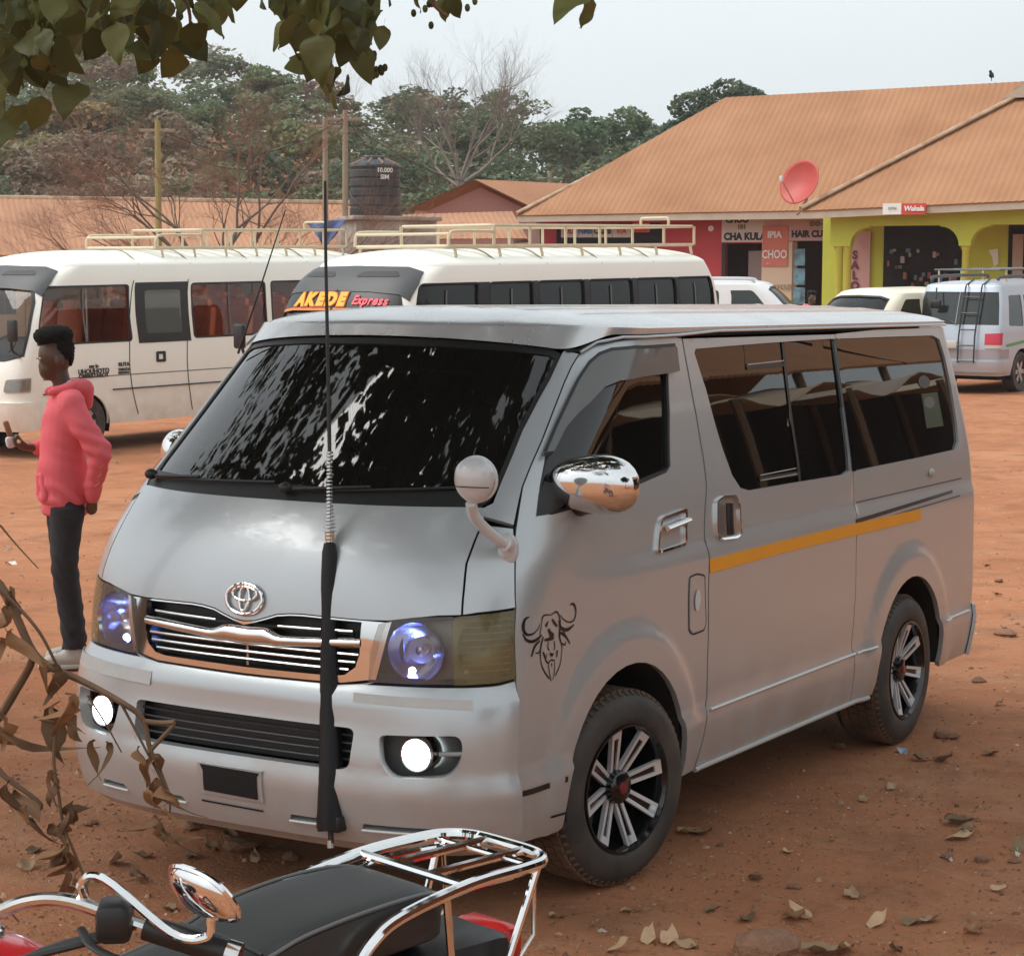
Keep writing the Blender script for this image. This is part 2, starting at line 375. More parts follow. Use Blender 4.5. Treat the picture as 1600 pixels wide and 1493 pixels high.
def panel(S, poly, name, m, parent, holes=(), off=0.0, thick=.016, res=.05, mir=False, smooth=30, build=True, fn=None):
    """a skin panel: outline (and holes) given in (u, z) on surface S, refined, laid on the skin and given folded edges"""
    def dens(P):
        out = []; P = [np.array(p, float) for p in P]
        for i in range(len(P)):
            a, b = P[i], P[(i + 1) % len(P)]; k = max(1, int(math.ceil(np.linalg.norm(b - a) / res)))
            out += [a + (b - a) * j / k for j in range(k)]
        return out
    loops = [dens(poly)] + [dens(h) for h in holes]
    pts = []; edges = []; 
    for lp in loops:
        k = len(pts); pts += [tuple(p) for p in lp]; edges += [(k + i, k + (i + 1) % len(lp)) for i in range(len(lp))]
    A = np.array(loops[0]); lo, hi = A.min(0), A.max(0)
    gx = np.arange(lo[0] + res * .5, hi[0], res); gz = np.arange(lo[1] + res * .5, hi[1], res)
    if len(gx) and len(gz):
        GX, GZ = np.meshgrid(gx, gz); GX, GZ = GX.ravel(), GZ.ravel()
        ok = inpoly(GX, GZ, loops[0])
        for h in loops[1:]: ok &= ~inpoly(GX, GZ, h)
        bp = np.array(pts); gg = np.stack([GX[ok], GZ[ok]], -1)
        if len(gg):
            dm = np.sqrt(((gg[:, None] - bp[None]) ** 2).sum(-1)).min(1); pts += [tuple(p) for p in gg[dm > res * .45]]
    vs, es, fs, *_ = delaunay_2d_cdt([Vector(p) for p in pts], edges, [], 0, 1e-6)
    V = np.array([tuple(v) for v in vs]); F = [tuple(f) for f in fs]
    cen = np.array([V[list(f)].mean(0) for f in F]); ok = inpoly(cen[:, 0], cen[:, 1], loops[0])
    for h in loops[1:]: ok &= ~inpoly(cen[:, 0], cen[:, 1], h)
    F = [f for f, k in zip(F, ok) if k]
    o_ = off if fn is None else off + fn(V[:, 0], V[:, 1])
    o_ = np.broadcast_to(np.asarray(o_, float), (len(V),))
    P = S.P(V[:, 0], V[:, 1]); Nn = S.N(V[:, 0], V[:, 1]); top = P + Nn * o_[:, None]
    verts = [tuple(p) for p in top]; faces = list(F)
    if thick:
        from collections import Counter
        ec = Counter(); 
        for f in F:
            for i in range(3): ec[(f[i], f[(i + 1) % 3])] += 1
        low = {}
        for (a, b) in list(ec):
            if (b, a) not in ec:
                for v in (a, b):
                    if v not in low: low[v] = len(verts); verts.append(tuple(top[v] - Nn[v] * thick))
                faces.append((b, a, low[a], low[b]))
    used = sorted({i for f in faces for i in f}); mp = {k: i for i, k in enumerate(used)}
    verts = [verts[i] for i in used]; faces = [tuple(mp[i] for i in f) for f in faces]
    if mir: verts = [(-x, y, z) for x, y, z in verts]; faces = [f[::-1] for f in faces]
    me = bpy.data.meshes.new(name); me.from_pydata(verts, [], faces)
    me.polygons.foreach_set('use_smooth', [True] * len(me.polygons)); me.set_sharp_from_angle(angle=R(smooth)); me.update()
    if not build: return me
    return put(name, me, m, parent)
def sym(half):
    """right half outline (u >= 0, from the centre round) -> closed symmetric outline"""
    h = [np.array(p, float) for p in half]
    return h + [np.array((-p[0], p[1])) for p in h[::-1] if abs(p[0]) > 1e-4]
def strip(S, pl, w, off, mb, n=6, mir=False):
    """flat ribbon along a (u, z) polyline lying on the skin"""
    P = []
    for i in range(len(pl) - 1):
        a, b = np.array(pl[i]), np.array(pl[i + 1]); k = max(1, int(np.linalg.norm(b - a) / .05)); P += [a + (b - a) * j / k for j in range(k)]
    P.append(np.array(pl[-1])); P = np.array(P); c = S.P(P[:, 0], P[:, 1]); nn = S.N(P[:, 0], P[:, 1])
    t = np.gradient(c, axis=0); sd = np.cross(nn, t); sd /= (np.linalg.norm(sd, axis=1, keepdims=True) + 1e-9)
    ww = np.broadcast_to(np.asarray(w, float), (len(P),))[:, None]
    A = c + sd * ww / 2 + nn * off; B = c - sd * ww / 2 + nn * off
    if mir: A = A * (-1, 1, 1); B = B * (-1, 1, 1)
    k = len(P); mb.add(list(A) + list(B), [(i, i + 1, k + i + 1, k + i) for i in range(k - 1)]); return mb
def line3(S, pl, off=0.0, step=.04):
    P = []
    for i in range(len(pl) - 1):
        a, b = np.array(pl[i]), np.array(pl[i + 1]); k = max(1, int(np.linalg.norm(b - a) / step)); P += [a + (b - a) * j / k for j in range(k)]
    P.append(np.array(pl[-1])); P = np.array(P); return S.P(P[:, 0], P[:, 1]) + S.N(P[:, 0], P[:, 1]) * off

# ------------------------------------------------------------------ the silver van
def build_van():
    S = VAN; A = np.array
    v = thing('passenger_van', 'silver minibus van with fog lamps lit and a tall whip antenna on its bumper', 'van')
    ptape = pm('orange_reflective_tape', (.85, .36, .02), .45, n1=(8, .3, (.72, .27, .015)))
    pale = pm('pale_tape', (.52, .53, .52), .45, n1=(25, .5, (.44, .45, .44)))
    lens_y = glassmat('yellowed_lens', (.78, .74, .62), 1.45, .05, milky=.34, milkcol=(.40, .35, .19))
    lens_c = glassmat('hazy_lens', (.86, .84, .82), 1.45, .05, milky=.15, milkcol=(.48, .45, .42))
    house = pm('lamp_housing', (.30, .27, .21), .35, .6)
    refl = pm('lamp_reflector', (.62, .60, .62), .16, 1.0, bump=(22, .25))
    blue = pm('blue_led', (.02, .05, .8), .3, emit=((.12, .20, 1.0), 60.0))
    lit = pm('lit_fog_lens', (.9, .95, 1), .2, emit=((.86, .95, 1.0), 9.0))
    smoke = pm('smoked_visor', (.125, .128, .128), .22, 0, coat=.3)
    sticker = pm('black_vinyl', (.008, .008, .01), .4)
    def seam(pl, w=.02, mir=True, off=-.012):
        strip(S, pl, w, off, MB()).build('panel_gap', seam_black, v)
        if mir: strip(S, pl, w, off, MB(), mir=True).build('panel_gap', seam_black, v)
    # ---- outlines
    g_top = [(0, .905), (.03, .909), (.06, .921), (.09, .934), (.125, .940), (.158, .942), (.315, .938)]
    wsR = S.tr([(783, 752), (800, 712), (816, 672), (840, 626), (860, 590), (877, 555)])
    ws_half = [(0, 1.278), (.30, 1.276), (.50, 1.277), (.565, 1.283)] + [tuple(p) for p in wsR] + [(.565, 1.724), (.45, 1.737), (.25, 1.75), (0, 1.755)]
    dseam = S.tr([(806, 1062), (806, 950), (805, 880), (804, 840), (808, 810), (816, 760), (830, 725), (846, 689), (864, 642), (882, 596), (893, 572), (904, 554), (917, 544), (932, 537.5), (970, 530)])
    bseam = S.tr([(1066, 528), (1075, 580), (1088, 650), (1098, 710), (1104, 760), (1105, 855), (1109, 875), (1107, 962), (1104, 1090), (1100, 1147), (1092, 1192)])
    hseam = S.tr([(722, 962), (725, 920), (729, 880), (745, 837), (757, 812)])
    hl = S.tr([(578, 1016), (591, 974), (613, 967), (660, 963), (717, 962), (806, 951), (806, 1060), (780, 1067), (748, 1070), (660, 1070), (574, 1066)])
    # ---- hood
    hood = g_top + [(.375, .940), (.43, .950), (.50, .960)] + [tuple(p) for p in hseam] + [(.575, 1.266), (.50, 1.268), (.30, 1.267), (0, 1.268)]
    panel(S, inset(sym(hood), .0036), 'hood', silver, v, res=.04)
    # ---- front bumper with its openings
    b_half = [(0, .742), (.258, .746), (.30, .752), (.345, .763)] + [tuple(p) for p in S.tr([(574, 1069), (660, 1073), (748, 1073), (780, 1070), (805, 1063)])] + \
             [(.795, .66), (.798, .45), (.80, .288), (.70, .262), (.5, .250), (.25, .246), (0, .245)]
    fog_h = roundpoly([(.362, .612), (.568, .622), (.577, .565), (.545, .503), (.40, .490), (.372, .53)], [.02, .03, .05, .06, .03, .03])
    lg_h = roundpoly([(-.305, .624), (.305, .624), (.300, .502), (-.300, .502)], [.02, .02, .03, .03])
    mirp = lambda P: [A((-p[0], p[1])) for p in P]
    def bump_fn(u, z):
        return .020 * sstep(.752, .715, z) + .014 * sstep(.50, .46, z) - .030 * sstep(.30, .245, z) - .010 * sstep(.52, .60, z) * sstep(.70, .64, z) * sstep(.55, .35, np.abs(u))
    slits = []
    for a, b in ((.15, .262), (.33, .545), (-.262, -.15), (-.43, -.335)):
        slits.append([(a, .339), (b, .341), (b - .012, .355), (a + .004, .355)])
    bo = panel(S, inset(sym(b_half), .002), 'front_bumper', silver, v, holes=[fog_h, mirp(fog_h), lg_h] + slits, res=.032, fn=bump_fn, thick=.035)
    panel(S, sym([(0, .50), (.33, .50), (.33, .63), (0, .63)]), 'grille_backing', blackp, bo, off=-.05, thick=0)
    for z in (.525, .550, .575, .600):
        MB().tube(line3(S, [(-.31, z), (.31, z)], -.022), .0065, 8, flat=.5).build('lower_grille_slat', pm('slat_dark', (.055, .055, .06), .32, .2), bo)
    for q in slits: strip(S, [(q[0][0], .347), (q[1][0], .347)], .03, -.006, MB()).build('bumper_slit_lining', seam_black, bo)
    for q in slits:
        MB().tube(line3(S, [(q[0][0], .337), (q[1][0], .339)], .036), .0042, 6).build('slit_trim', pm('trim_white', (.62, .62, .60), .35), bo)
    for sg in (1, -1):
        fo = fog_h if sg > 0 else mirp(fog_h)
        panel(S, inset(fo, -.02), 'fog_lamp_recess', pm('recess_grey', (.10, .105, .10), .5), bo, off=-.060, thick=0)
        c = S.P(sg * .450, .560); n = S.N(sg * .450, .560); n = A((n[0] * .35, n[1], 0)); n /= np.linalg.norm(n); c = c - n * .008
        Mx = np.stack([np.cross((0, 0, 1), n), A((0, 0, 1.)), n], -1)
        fl = MB().lathe([(.054, -.06), (.054, .0), (.050, .008), (.046, .006), (.046, -.01)], 28); fl.v = [tuple(c + Mx @ A(p)) for p in fl.v]
        fo_ = fl.build('fog_lamp', chrome_worn, v)
        le = MB().lathe([(.0001, .012), (.02, .010), (.036, .004), (.0455, -.006)], 28); le.v = [tuple(c + Mx @ A(p)) for p in le.v]; le.build('lens', lit, fo_)
        MB().tube([S.P(sg * .50, .56) - n * .025, S.P(sg * .572, .565) - n * .012], .007, 8).build('recess_rib', pm('rib_grey', (.34, .34, .34), .4), bo)
    # pale tape on the bumper corners, plate bracket
    for a, b, z0, z1 in ((.30, .60, .690, .727), (-.74, -.262, .672, .722)):
        k = panel(S, [(a, z0 + .008), (b, z0), (b, z1 - .008), (a, z1)], 'pale_tape_strip', pale, bo, off=.0215, thick=.002, res=.03)
    for i, (a, b, c_, d) in enumerate(((-.098, .086, .380, .470),)):
        panel(S, [(a, c_), (b, c_), (b, d), (a, d)], 'plate_bracket', silver, bo, off=.040, thick=.012, res=.03)
        panel(S, [(-.083, .392), (.072, .388), (.074, .452), (.080, .464), (-.088, .466), (-.080, .450)], 'plate_backing', seam_black, bo, off=.044, thick=.006, res=.03)
        strip(S, [(-.1, .355), (.08, .352)], .006, .0365, MB()).build('bumper_scratch', seam_black, bo)
    # ---- grille
    gb = [(0, .905), (.315, .938), (.312, .84), (.29, .785), (.25, .768), (0, .764)]
    gr = panel(S, sym([(0, .975), (.40, .975), (.40, .74), (0, .74)]), 'grille', blackp, v, off=-.055, thick=0)
    fr_out = sym(g_top[:-1] + [(.372, .937), (.347, .770), (.262, .751), (0, .747)]); 
    fr_in = sym([(0, .895)] + [(p[0], p[1] - .004) for p in g_top[1:-1]] + [(.310, .934), (.307, .84), (.296, .800), (.270, .775), (.24, .769), (0, .766)])
    panel(S, fr_out, 'grille_frame', chrome, gr, holes=[fr_in], off=.0, thick=.02, res=.03)
    barp = MB()
    for k in range(41):
        pass
    def barfn(i, j):
        u = -.309 + .618 * i; a = abs(u); zc = .872 - .022 * (1 - a / .31) ** 1.0 * 1.0; h = .019 + .012 * (1 - sstep(.05, .11, a))
        zc += .012 * (1 - sstep(.05, .10, a))
        an = -math.pi / 2 + math.pi * j; z = zc + h * math.sin(an); return S.P(u, z) + S.N(u, z) * (-.02 + .026 * math.cos(an))
    MB().grid(barfn, 60, 10).build('chrome_bar', chrome, gr)
    for z, r, ua in ((.905, .0035, .285), (.835, .0045, .300), (.812, .0045, .292), (.789, .0045, .275)):
        MB().tube(line3(S, [(-ua, z), (-.09 if z > .9 else 0, z - .004)] if z > .9 else [(-ua, z), (ua, z)], -.012), r, 6).build('chrome_slat', chrome_worn, gr)
        if z > .9: MB().tube(line3(S, [(.09, z - .004), (ua, z)], -.012), r, 6).build('chrome_slat', chrome_worn, gr)
        MB().tube(line3(S, [(-ua, z - .008), (ua, z - .008)], -.024), .009, 6, flat=.6).build('dark_slat', blackp, gr)
    MB().tube(line3(S, [(.0, .77), (.0, .84)], -.02), .006, 6).build('grille_rib', chrome_worn, gr)
    # ---- emblem: three rings
    c = S.P(0, .972); n = S.N(0, .972); ex = A((1., 0, 0)); ez = np.cross(ex, n) * -1; ez = ez if ez[2] > 0 else -ez
    em = MB()
    def ring(cx, cz, rx, rz, r): em.tube([c + n * .008 + ex * (cx + rx * math.cos(t)) + ez * (cz + rz * math.sin(t)) for t in np.linspace(0, 2 * math.pi, 40, endpoint=False)], r, 8, closed=True)
    ring(0, 0, .068, .046, .0062); ring(0, .016, .046, .021, .0052); ring(0, .001, .018, .037, .0052)
    em.build('emblem', chrome, v)
    # ---- headlights
    hl_n = inset(hl, .002)
    for sg in (1, -1):
        P = [A((sg * p[0], p[1])) for p in hl_n]
        div = .545
        ho = panel(S, inset(P, -.012), 'headlight', house, v, off=-.075, thick=0, res=.04)
        cut = lambda q, lo, hi: [A((sg * min(max(abs(p[0]), lo), hi), p[1])) for p in q]
        panel(S, cut(P, 0, div), 'lens', lens_c, ho, off=.001, thick=.008, res=.03)
        panel(S, cut(P, div + .001, 1), 'amber_lens', lens_y, ho, off=.001, thick=.008, res=.03)
        cc = S.P(sg * .445, .855) - S.N(sg * .445, .855) * .012; nn = A((sg * .12, -1., 0)); nn /= np.linalg.norm(nn); Mx = np.stack([np.cross((0, 0, 1), nn), A((0, 0, 1.)), nn], -1)
        rf = MB().lathe([(.012, -.075), (.04, -.066), (.065, -.045), (.084, -.012), (.092, .004)], 28); rf.v = [tuple(cc + Mx @ (A(p) * (1.0, .95, 1))) for p in rf.v]; rf.build('reflector', refl, ho)
        q = cc + Mx @ A((-.022 * sg, -.060, -.018)); MB().ell(q, (.011, .011, .011), 12, 8).build('blue_bulb', blue, ho)
        bl = MB().lathe([(.016, -.07), (.018, -.03), (.012, -.02), (.0001, -.018)], 16); bl.v = [tuple(cc + Mx @ A(p)) for p in bl.v]; bl.build('bulb', chrome_worn, ho)
        c2 = S.P(sg * .66, .87) - S.N(sg * .66, .87) * .03; n2 = S.N(sg * .62, .87); Mx = np.stack([np.cross((0, 0, 1), n2), A((0, 0, 1.)), n2], -1)
        rf = MB().lathe([(.01, -.05), (.05, -.035), (.075, .0), (.082, .012)], 24); rf.v = [tuple(c2 + Mx @ (A(p) * (1.0, 1.05, .6))) for p in rf.v]; rf.build('turn_reflector', pm('turn_reflector', (.30, .25, .13), .3, .8), ho)
        for k in range(9):
            z = .800 + .0185 * k; MB().tube(line3(S, [(sg * .575, z), (sg * .772, z + .004)], -.010), .0024, 5).build('lens_rib', pm('rib_straw', (.42, .37, .22), .3), ho)
        MB().ell(S.P(sg * .585, .80) - S.N(sg * .585, .80) * .015, (.010, .010, .008), 8, 6).build('side_bulb', pm('bulb_pale', (.7, .68, .6), .3), ho)
        wd = panel(S, [(sg * .372, .936), (sg * .333, .768), (sg * .347, .768), (sg * .385, .940)][::1], 'lamp_edge_trim', chrome_worn, ho, off=.003, thick=.01, res=.03)
    # ---- fenders and pillars
    fen = [tuple(p) for p in hseam] + [tuple(p) for p in S.tr([(767, 820), (803, 824)])] + [tuple(p) for p in dseam[3:0:-1]] + [(.70, .975), (.62, .970)]
    pil = S.tr([(757, 808), (755, 793), (770, 785)]) + list(wsR[:-1]) + S.tr([(878, 551), (882, 547)]) + S.tr([(907, 553)]) + list(dseam[11:4:-1]) + S.tr([(803, 821)])
    for mr in (False, True):
        panel(S, inset(fen, .0034), 'front_fender', silver, v, mir=mr, res=.035)
        panel(S, inset(pil, .002), 'windscreen_pillar', silver, v, mir=mr, res=.04)
    seam([tuple(p) for p in hseam] + [tuple(p) for p in S.tr([(756, 795), (768, 787)])]); seam([(.799, .29), (.797, .45), (.795, .66)] + [tuple(p) for p in dseam]); seam(S.tr([(767, 820), (803, 823)]), .012)
    seam([(0, .742), (.26, .746), (.345, .765), (.5, .762), (.79, .772)], .03); seam([(0, .907), (.06, .922), (.09, .937), (.2, .942), (.37, .939), (.57, .965), (.79, .981)], .02)
    # ---- windscreen, cowl, wipers
    ws = panel(S, sym(ws_half), 'windscreen', glass_ws, v, off=-.008, thick=0, res=.06)
    fo_ = sym(ws_half); 
    panel(S, inset(fo_, -.004), 'windscreen_seal', blackp, ws, holes=[inset(fo_, .016)], off=-.004, thick=.01, res=.05)
    panel(S, sym([(0, 1.262), (.3, 1.262), (.55, 1.264), (.57, 1.285), (.55, 1.312), (.3, 1.31), (0, 1.31)]), 'cowl', pm('cowl_black', (.012, .012, .013), .5), v, off=-.002, thick=.004)
    for a, b in (((-.52, 1.288), (-.02, 1.310)), ((.03, 1.288), (.47, 1.315))):
        w_ = MB(); w_.tube(line3(S, [a, b], .006), .005, 6); w_.tube(line3(S, [a, ((a[0] + b[0]) / 2, (a[1] + b[1]) / 2 + .004)], .014), .006, 6)
        w_.ell(S.P(*a) + S.N(*a) * .02, (.022, .022, .018), 10, 6); w_.build('wiper', blackp, v)
    pass
    # ---- doors
    arch = lambda yc, r, a0, a1, n=22: [A((float(S.u_side(yc + r * math.cos(t), .33 + r * math.sin(t))), .33 + r * math.sin(t))) for t in np.linspace(a0, a1, n)]
    ry = lambda y, z: A((float(S.u_side(y, z)), z))
    dwin = S.tr([(840, 800), (843, 760), (852, 712), (868, 668), (884, 632), (900, 600), (917, 573), (932, 560), (950, 552), (986, 546.5), (1038, 542), (1044, 550), (1047, 640), (1048, 728), (1042, 738), (989, 761), (915, 788), (862, 804)])
    aF = arch(YF + .005, .392, math.pi + .15, -.12)
    fd = [A(p) for p in dseam] + S.tr([(1010, 527), (1056, 525.5)]) + [A(p) for p in bseam[:-1]] + [ry(1.53, .285), ry(1.40, .275)] + aF[::-1] + [ry(.60, .262), A((.84, .268)), A((.803, .285)), A((.799, .45)), A((.796, .66))]
    # sliding door + quarter
    sseam = S.tr([(1305, 521), (1318, 620), (1333, 738), (1338, 800), (1338, 860), (1337, 930), (1331, 1000)]) + [ry(2.93, .40), ry(2.94, .276)]
    sdw = S.tr([(1087, 545), (1150, 539.5), (1230, 533.5), (1300, 529), (1308, 530), (1320, 640), (1330, 733), (1320, 741), (1240, 754), (1171, 766), (1157, 762), (1144, 742), (1131, 706), (1120, 671), (1103, 607), (1085, 551)])
    qw = S.tr([(1312, 529), (1390, 526), (1458, 524), (1468, 530), (1476, 556), (1487, 607), (1496, 665), (1498, 690), (1494, 702), (1440, 714), (1337, 735), (1330, 700), (1318, 600)])
    aR = arch(YR, .388, math.pi + .12, -.12)
    sd_ = [A(p) + A((.001, 0)) for p in bseam[:-1]] + [ry(1.535, .283), ] + [A(p) for p in sseam[::-1]]
    aR2 = [ry(3.14, .275)] + arch(YR, .388, math.pi + .02, -.1)
    qp = [A(p) for p in sseam] + aR2 + [ry(YR + .40, .27), A((S.b2, .27)), A((S.b2 + .42, .27)), A((S.b2 + .42, 1.0)), A((S.b2 + .42, 1.75)), A((S.b2, 1.768)), A((3.6, 1.768))]
    lowq = None
    doors = {}
    for mr in (False, True):
        d1 = panel(S, inset(fd, .0036), 'front_door', silver, v, holes=[dwin], mir=mr, res=.03, thick=.02)
        d2 = panel(S, inset(sd_, .0036), 'sliding_door', silver, v, holes=[sdw], mir=mr, res=.035, thick=.02)
        d3 = panel(S, inset(qp, .002), 'rear_quarter_panel', silver, v, holes=[qw], mir=mr, res=.035, thick=.02)
        doors[mr] = (d1, d2, d3)
        # glass
        for dd, pw in ((d1, dwin),):
            panel(S, inset(pw, -.004), 'door_window', glass_dark, dd, off=-.014, thick=0, res=.08, mir=mr)
            panel(S, inset(pw, -.001), 'window_seal', blackp, dd, holes=[inset(pw, .011)], off=-.003, thick=.012, res=.06, mir=mr)
        xs = S.tr([(1167, 538), (1187, 764)]); xs2 = S.tr([(1226, 534), (1253, 752)])
        def clipu(P, lo=None, hi=None):
            out = []
            for p in P:
                t = (p[1] - 1.22) / .5
                l = None if lo is None else lo[1][0] + (lo[0][0] - lo[1][0]) * t; h_ = None if hi is None else hi[1][0] + (hi[0][0] - hi[1][0]) * t
                u = p[0]
                if l is not None: u = max(u, l)
                if h_ is not None: u = min(u, h_)
                out.append(A((u, p[1])))
            return out
        panel(S, clipu(inset(sdw, -.003), hi=xs2), 'door_glass', glass_dark, d2, off=-.012, thick=0, res=.08, mir=mr)
        panel(S, clipu(inset(sdw, -.003), lo=xs2), 'door_glass', glass_dark, d2, off=-.0105, thick=0, res=.08, mir=mr)
        panel(S, inset(qw, -.003), 'quarter_glass', glass_dark, d3, off=-.011, thick=0, res=.08, mir=mr)
        fr = MB()
        strip(S, [tuple(p) for p in S.tr([(1226, 534), (1238, 640), (1253, 752)])], .022, -.008, fr, mir=mr)
        strip(S, [tuple(p) for p in S.tr([(1170, 574), (1229, 569)])], .012, -.008, fr, mir=mr)
        strip(S, [tuple(p) for p in S.tr([(1190, 748), (1249, 739)])], .016, -.008, fr, mir=mr)
        strip(S, [tuple(p) for p in S.tr([(1167, 538), (1170, 574)])], .004, -.010, fr, mir=mr)
        fr.build('slider_frame', blackp, d2)
        for a, b in (((1190, 742), (1246, 731)), ((1191, 750), (1248, 740)), ((1170, 569), (1227, 563))): strip(S, S.tr([a, b]), .004, -.005, MB(), mir=mr).build('window_latch', pm('pale_trim', (.42, .42, .40), .4), d2)
    d1, d2, d3 = doors[False]
    for mr in (False, True): q = MB(); strip(S, [tuple(p) for p in S.tr([(1308, 529), (1319, 620), (1334, 736)])], .040, .003, q, mir=mr); q.build('glass_divider', glass_dark, doors[mr][2])
    seam([tuple(p) for p in bseam]); seam([tuple(p) for p in sseam], .014)
    for zz_, w_ in ((.262, .05),):
        pass
    # arch linings, floor, underbody
    und = MB(); und.rbox((0, 2.4, .30), (1.50, 3.7, .10), .03); und.rbox((0, .45, .33), (1.15, .6, .12), .03)
    und.tube([(-.7, YF, .30), (.7, YF, .30)], .04); und.tube([(-.7, YR, .31), (.7, YR, .31)], .05); und.ell((0, YR, .31), (.13, .16, .13), 12, 8)
    und.box((0, 4.2, .36), (1.5, .55, .12)); und.build('underbody', seam_black, v)
    for sg in (1, -1):
        for yc in (YF + .005, YR):
            wl = MB(); ts = np.linspace(-.10, math.pi + .10, 26)
            for x0, x1, r0, r1 in ((.845 if yc < 2 else .84, .55, .392, .40), (.55, .54, .40, .02)):
                k = len(ts); vs = [(sg * x0, yc + r0 * math.cos(t), .33 + r0 * math.sin(t)) for t in ts] + [(sg * x1, yc + r1 * math.cos(t), .33 + r1 * math.sin(t)) for t in ts]
                wl.add(vs, [(i, i + 1, k + i + 1, k + i) for i in range(k - 1)])
            wl.build('wheel_well', pm('well_black', (.010, .009, .008), .9, n1=(6, .5, (.035, .02, .012))), v)
    # ---- sill edge and lower step, their caught light made pale; bumper moulding
    for mr in (False, True):
        sl_ = MB().tube(line3(S, [ry(1.52, .278), ry(3.10, .273)], .004), .009, 8)
        if mr: sl_.v = [(-a, b, c) for a, b, c in sl_.v]
        sl_.build('sill_lit_edge', pm('sill_pale', (.50, .50, .49), .4, .3), v)  # bottom edge of the body, coloured pale for the light it catches
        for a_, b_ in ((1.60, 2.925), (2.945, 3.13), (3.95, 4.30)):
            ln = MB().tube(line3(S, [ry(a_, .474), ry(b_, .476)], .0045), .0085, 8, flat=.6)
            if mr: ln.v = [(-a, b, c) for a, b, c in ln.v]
            ln.build('crease_highlight', pm('crease_highlight_silver', (.60, .60, .59), .34, .4), v)  # pale tube standing in for light caught on the lower body step
        mo = MB(); strip(S, S.tr([(808, 1241), (850, 1229), (887, 1216)]), .018, .002, mo, mir=mr); mo.build('bumper_moulding', blackp, v)
        if not mr: strip(S, S.tr([(860, 1276), (884, 1269)]), .008, .002, MB()).build('fender_scratch', seam_black, v)
    # ---- roof with ribs, header and drip rail
    us = np.concatenate([np.linspace(-S.b3, -S.b2, 24), np.linspace(-S.b2, -S.b1, 70)[1:], np.linspace(-S.b1, S.b1, 91)[1:], np.linspace(S.b1, S.b2, 70)[1:], np.linspace(S.b2, S.b3, 24)[1:]])
    a_ = np.abs(us); zb = np.where(a_ < .58, 1.760 - .036 * (a_ / .58) ** 2, 1.724); zb = zb + (1.769 - 1.724) * sstep(.60, .80, a_)
    rows = []
    for t in (0, .5, 1): z = zb + (1.787 - zb) * t; rows.append(S.P(us, z) + S.N(us, z) * (.003 + .010 * t))
    Q = S.P(us, np.full_like(us, 1.790)); 
    inner = np.stack([Q[:, 0] * 0, np.clip(Q[:, 1], 1.20, 3.95)], -1)
    for t in np.linspace(.03, 1, 30):
        th = t * math.pi / 2; e = (1 - math.cos(th)) ** .80; xy = Q[:, :2] * (1 - e) + inner * e; z = 1.789 + .068 * math.sin(th) ** .9
        rib = .0045 * sum(np.exp(-((np.abs(xy[:, 0]) - k) / .018) ** 2) for k in (.08, .24, .40, .55)) * sstep(1.0, 1.35, xy[:, 1]) * sstep(4.3, 4.0, xy[:, 1])
        rows.append(np.stack([xy[:, 0], xy[:, 1], z + rib], -1))
    G = np.stack(rows); nr, nc = G.shape[:2]
    mb = MB(); mb.add(G.reshape(-1, 3), [(j * nc + i, j * nc + i + 1, (j + 1) * nc + i + 1, (j + 1) * nc + i) for j in range(nr - 1) for i in range(nc - 1)])
    roofm = pm('silver_roof_skylit', (.70, .71, .72), .26, .55, coat=.5, n1=(3, .25, (.62, .62, .61), 8), rvar=.08)  # paler than the body silver: reflected sky light put into the colour
    rf = mb.build('roof', roofm, v, smooth=60)
    patch = S.tr([(846, 543), (872, 541), (902, 531), (893, 526), (862, 524)])
    for mr in (False, True):
        dr = MB().tube(line3(S, S.tr([(906, 553), (930, 538), (970, 529), (1056, 524)]) + [A((1.6, 1.772)), A((S.b2, 1.772)), A((S.b2 + .35, 1.768))], .012), .0055, 8)
        bl = MB(); strip(S, S.tr([(884, 549), (904, 548), (930, 536)]) + [A((.95, 1.7635)), A((1.3, 1.764)), A((3.9, 1.766))], .012, .003, bl)
        for q, nm, mm in ((dr, 'drip_rail', silver), (bl, 'roof_seal', seam_black)):
            if mr: q.v = [(-a, b, c) for a, b, c in q.v]
            q.build(nm, mm, rf)
    # ---- tail (seen only past the corner): tailgate, glass, lamps, bumper
    t0 = S.b2 + .42
    tg = [A((t0, .50)), A((S.b3, .50)), A((S.b3, 1.765)), A((t0, 1.75))]
    for mr in (False, True):
        q = panel(S, tg, 'tailgate', silver, v, mir=mr, holes=[[(t0 + .1, 1.2), (S.b3 - .0005, 1.2), (S.b3 - .0005, 1.7), (t0 + .12, 1.7)]], res=.06)
        panel(S, [(t0 + .09, 1.19), (S.b3, 1.19), (S.b3, 1.71), (t0 + .11, 1.71)], 'rear_glass', glass_dark, q, off=-.01, thick=0, mir=mr)
        panel(S, [(S.b2 + .30, .70), (t0 + .06, .70), (t0 + .06, 1.12), (S.b2 + .30, 1.12)], 'tail_lamp', pm('red_lens', (.45, .012, .01), .2), v, off=.006, mir=mr)
        panel(S, [(S.b2 + .1, .27), (S.b3, .27), (S.b3, .50), (S.b2 + .1, .50)], 'rear_bumper', silver, v, off=.02, mir=mr)
    strip(S, [(S.b2 + .26, .52), (S.b2 + .24, 1.1)], .012, .002, MB()).build('panel_gap', seam_black, v)
    # ---- visor, handles, flap, rails, tape
    vis = S.tr([(847, 713), (866, 668), (882, 634), (898, 600), (915, 573), (930, 559), (948, 551), (984, 545), (1044, 540.5), (1048, 545), (1052, 581), (1046, 583), (997, 590), (959, 598), (937, 609), (915, 634), (897, 652), (879, 674), (861, 711)])
    vo = panel(S, vis, 'window_visor', smoke, d1, off=.026, thick=.03, res=.05)
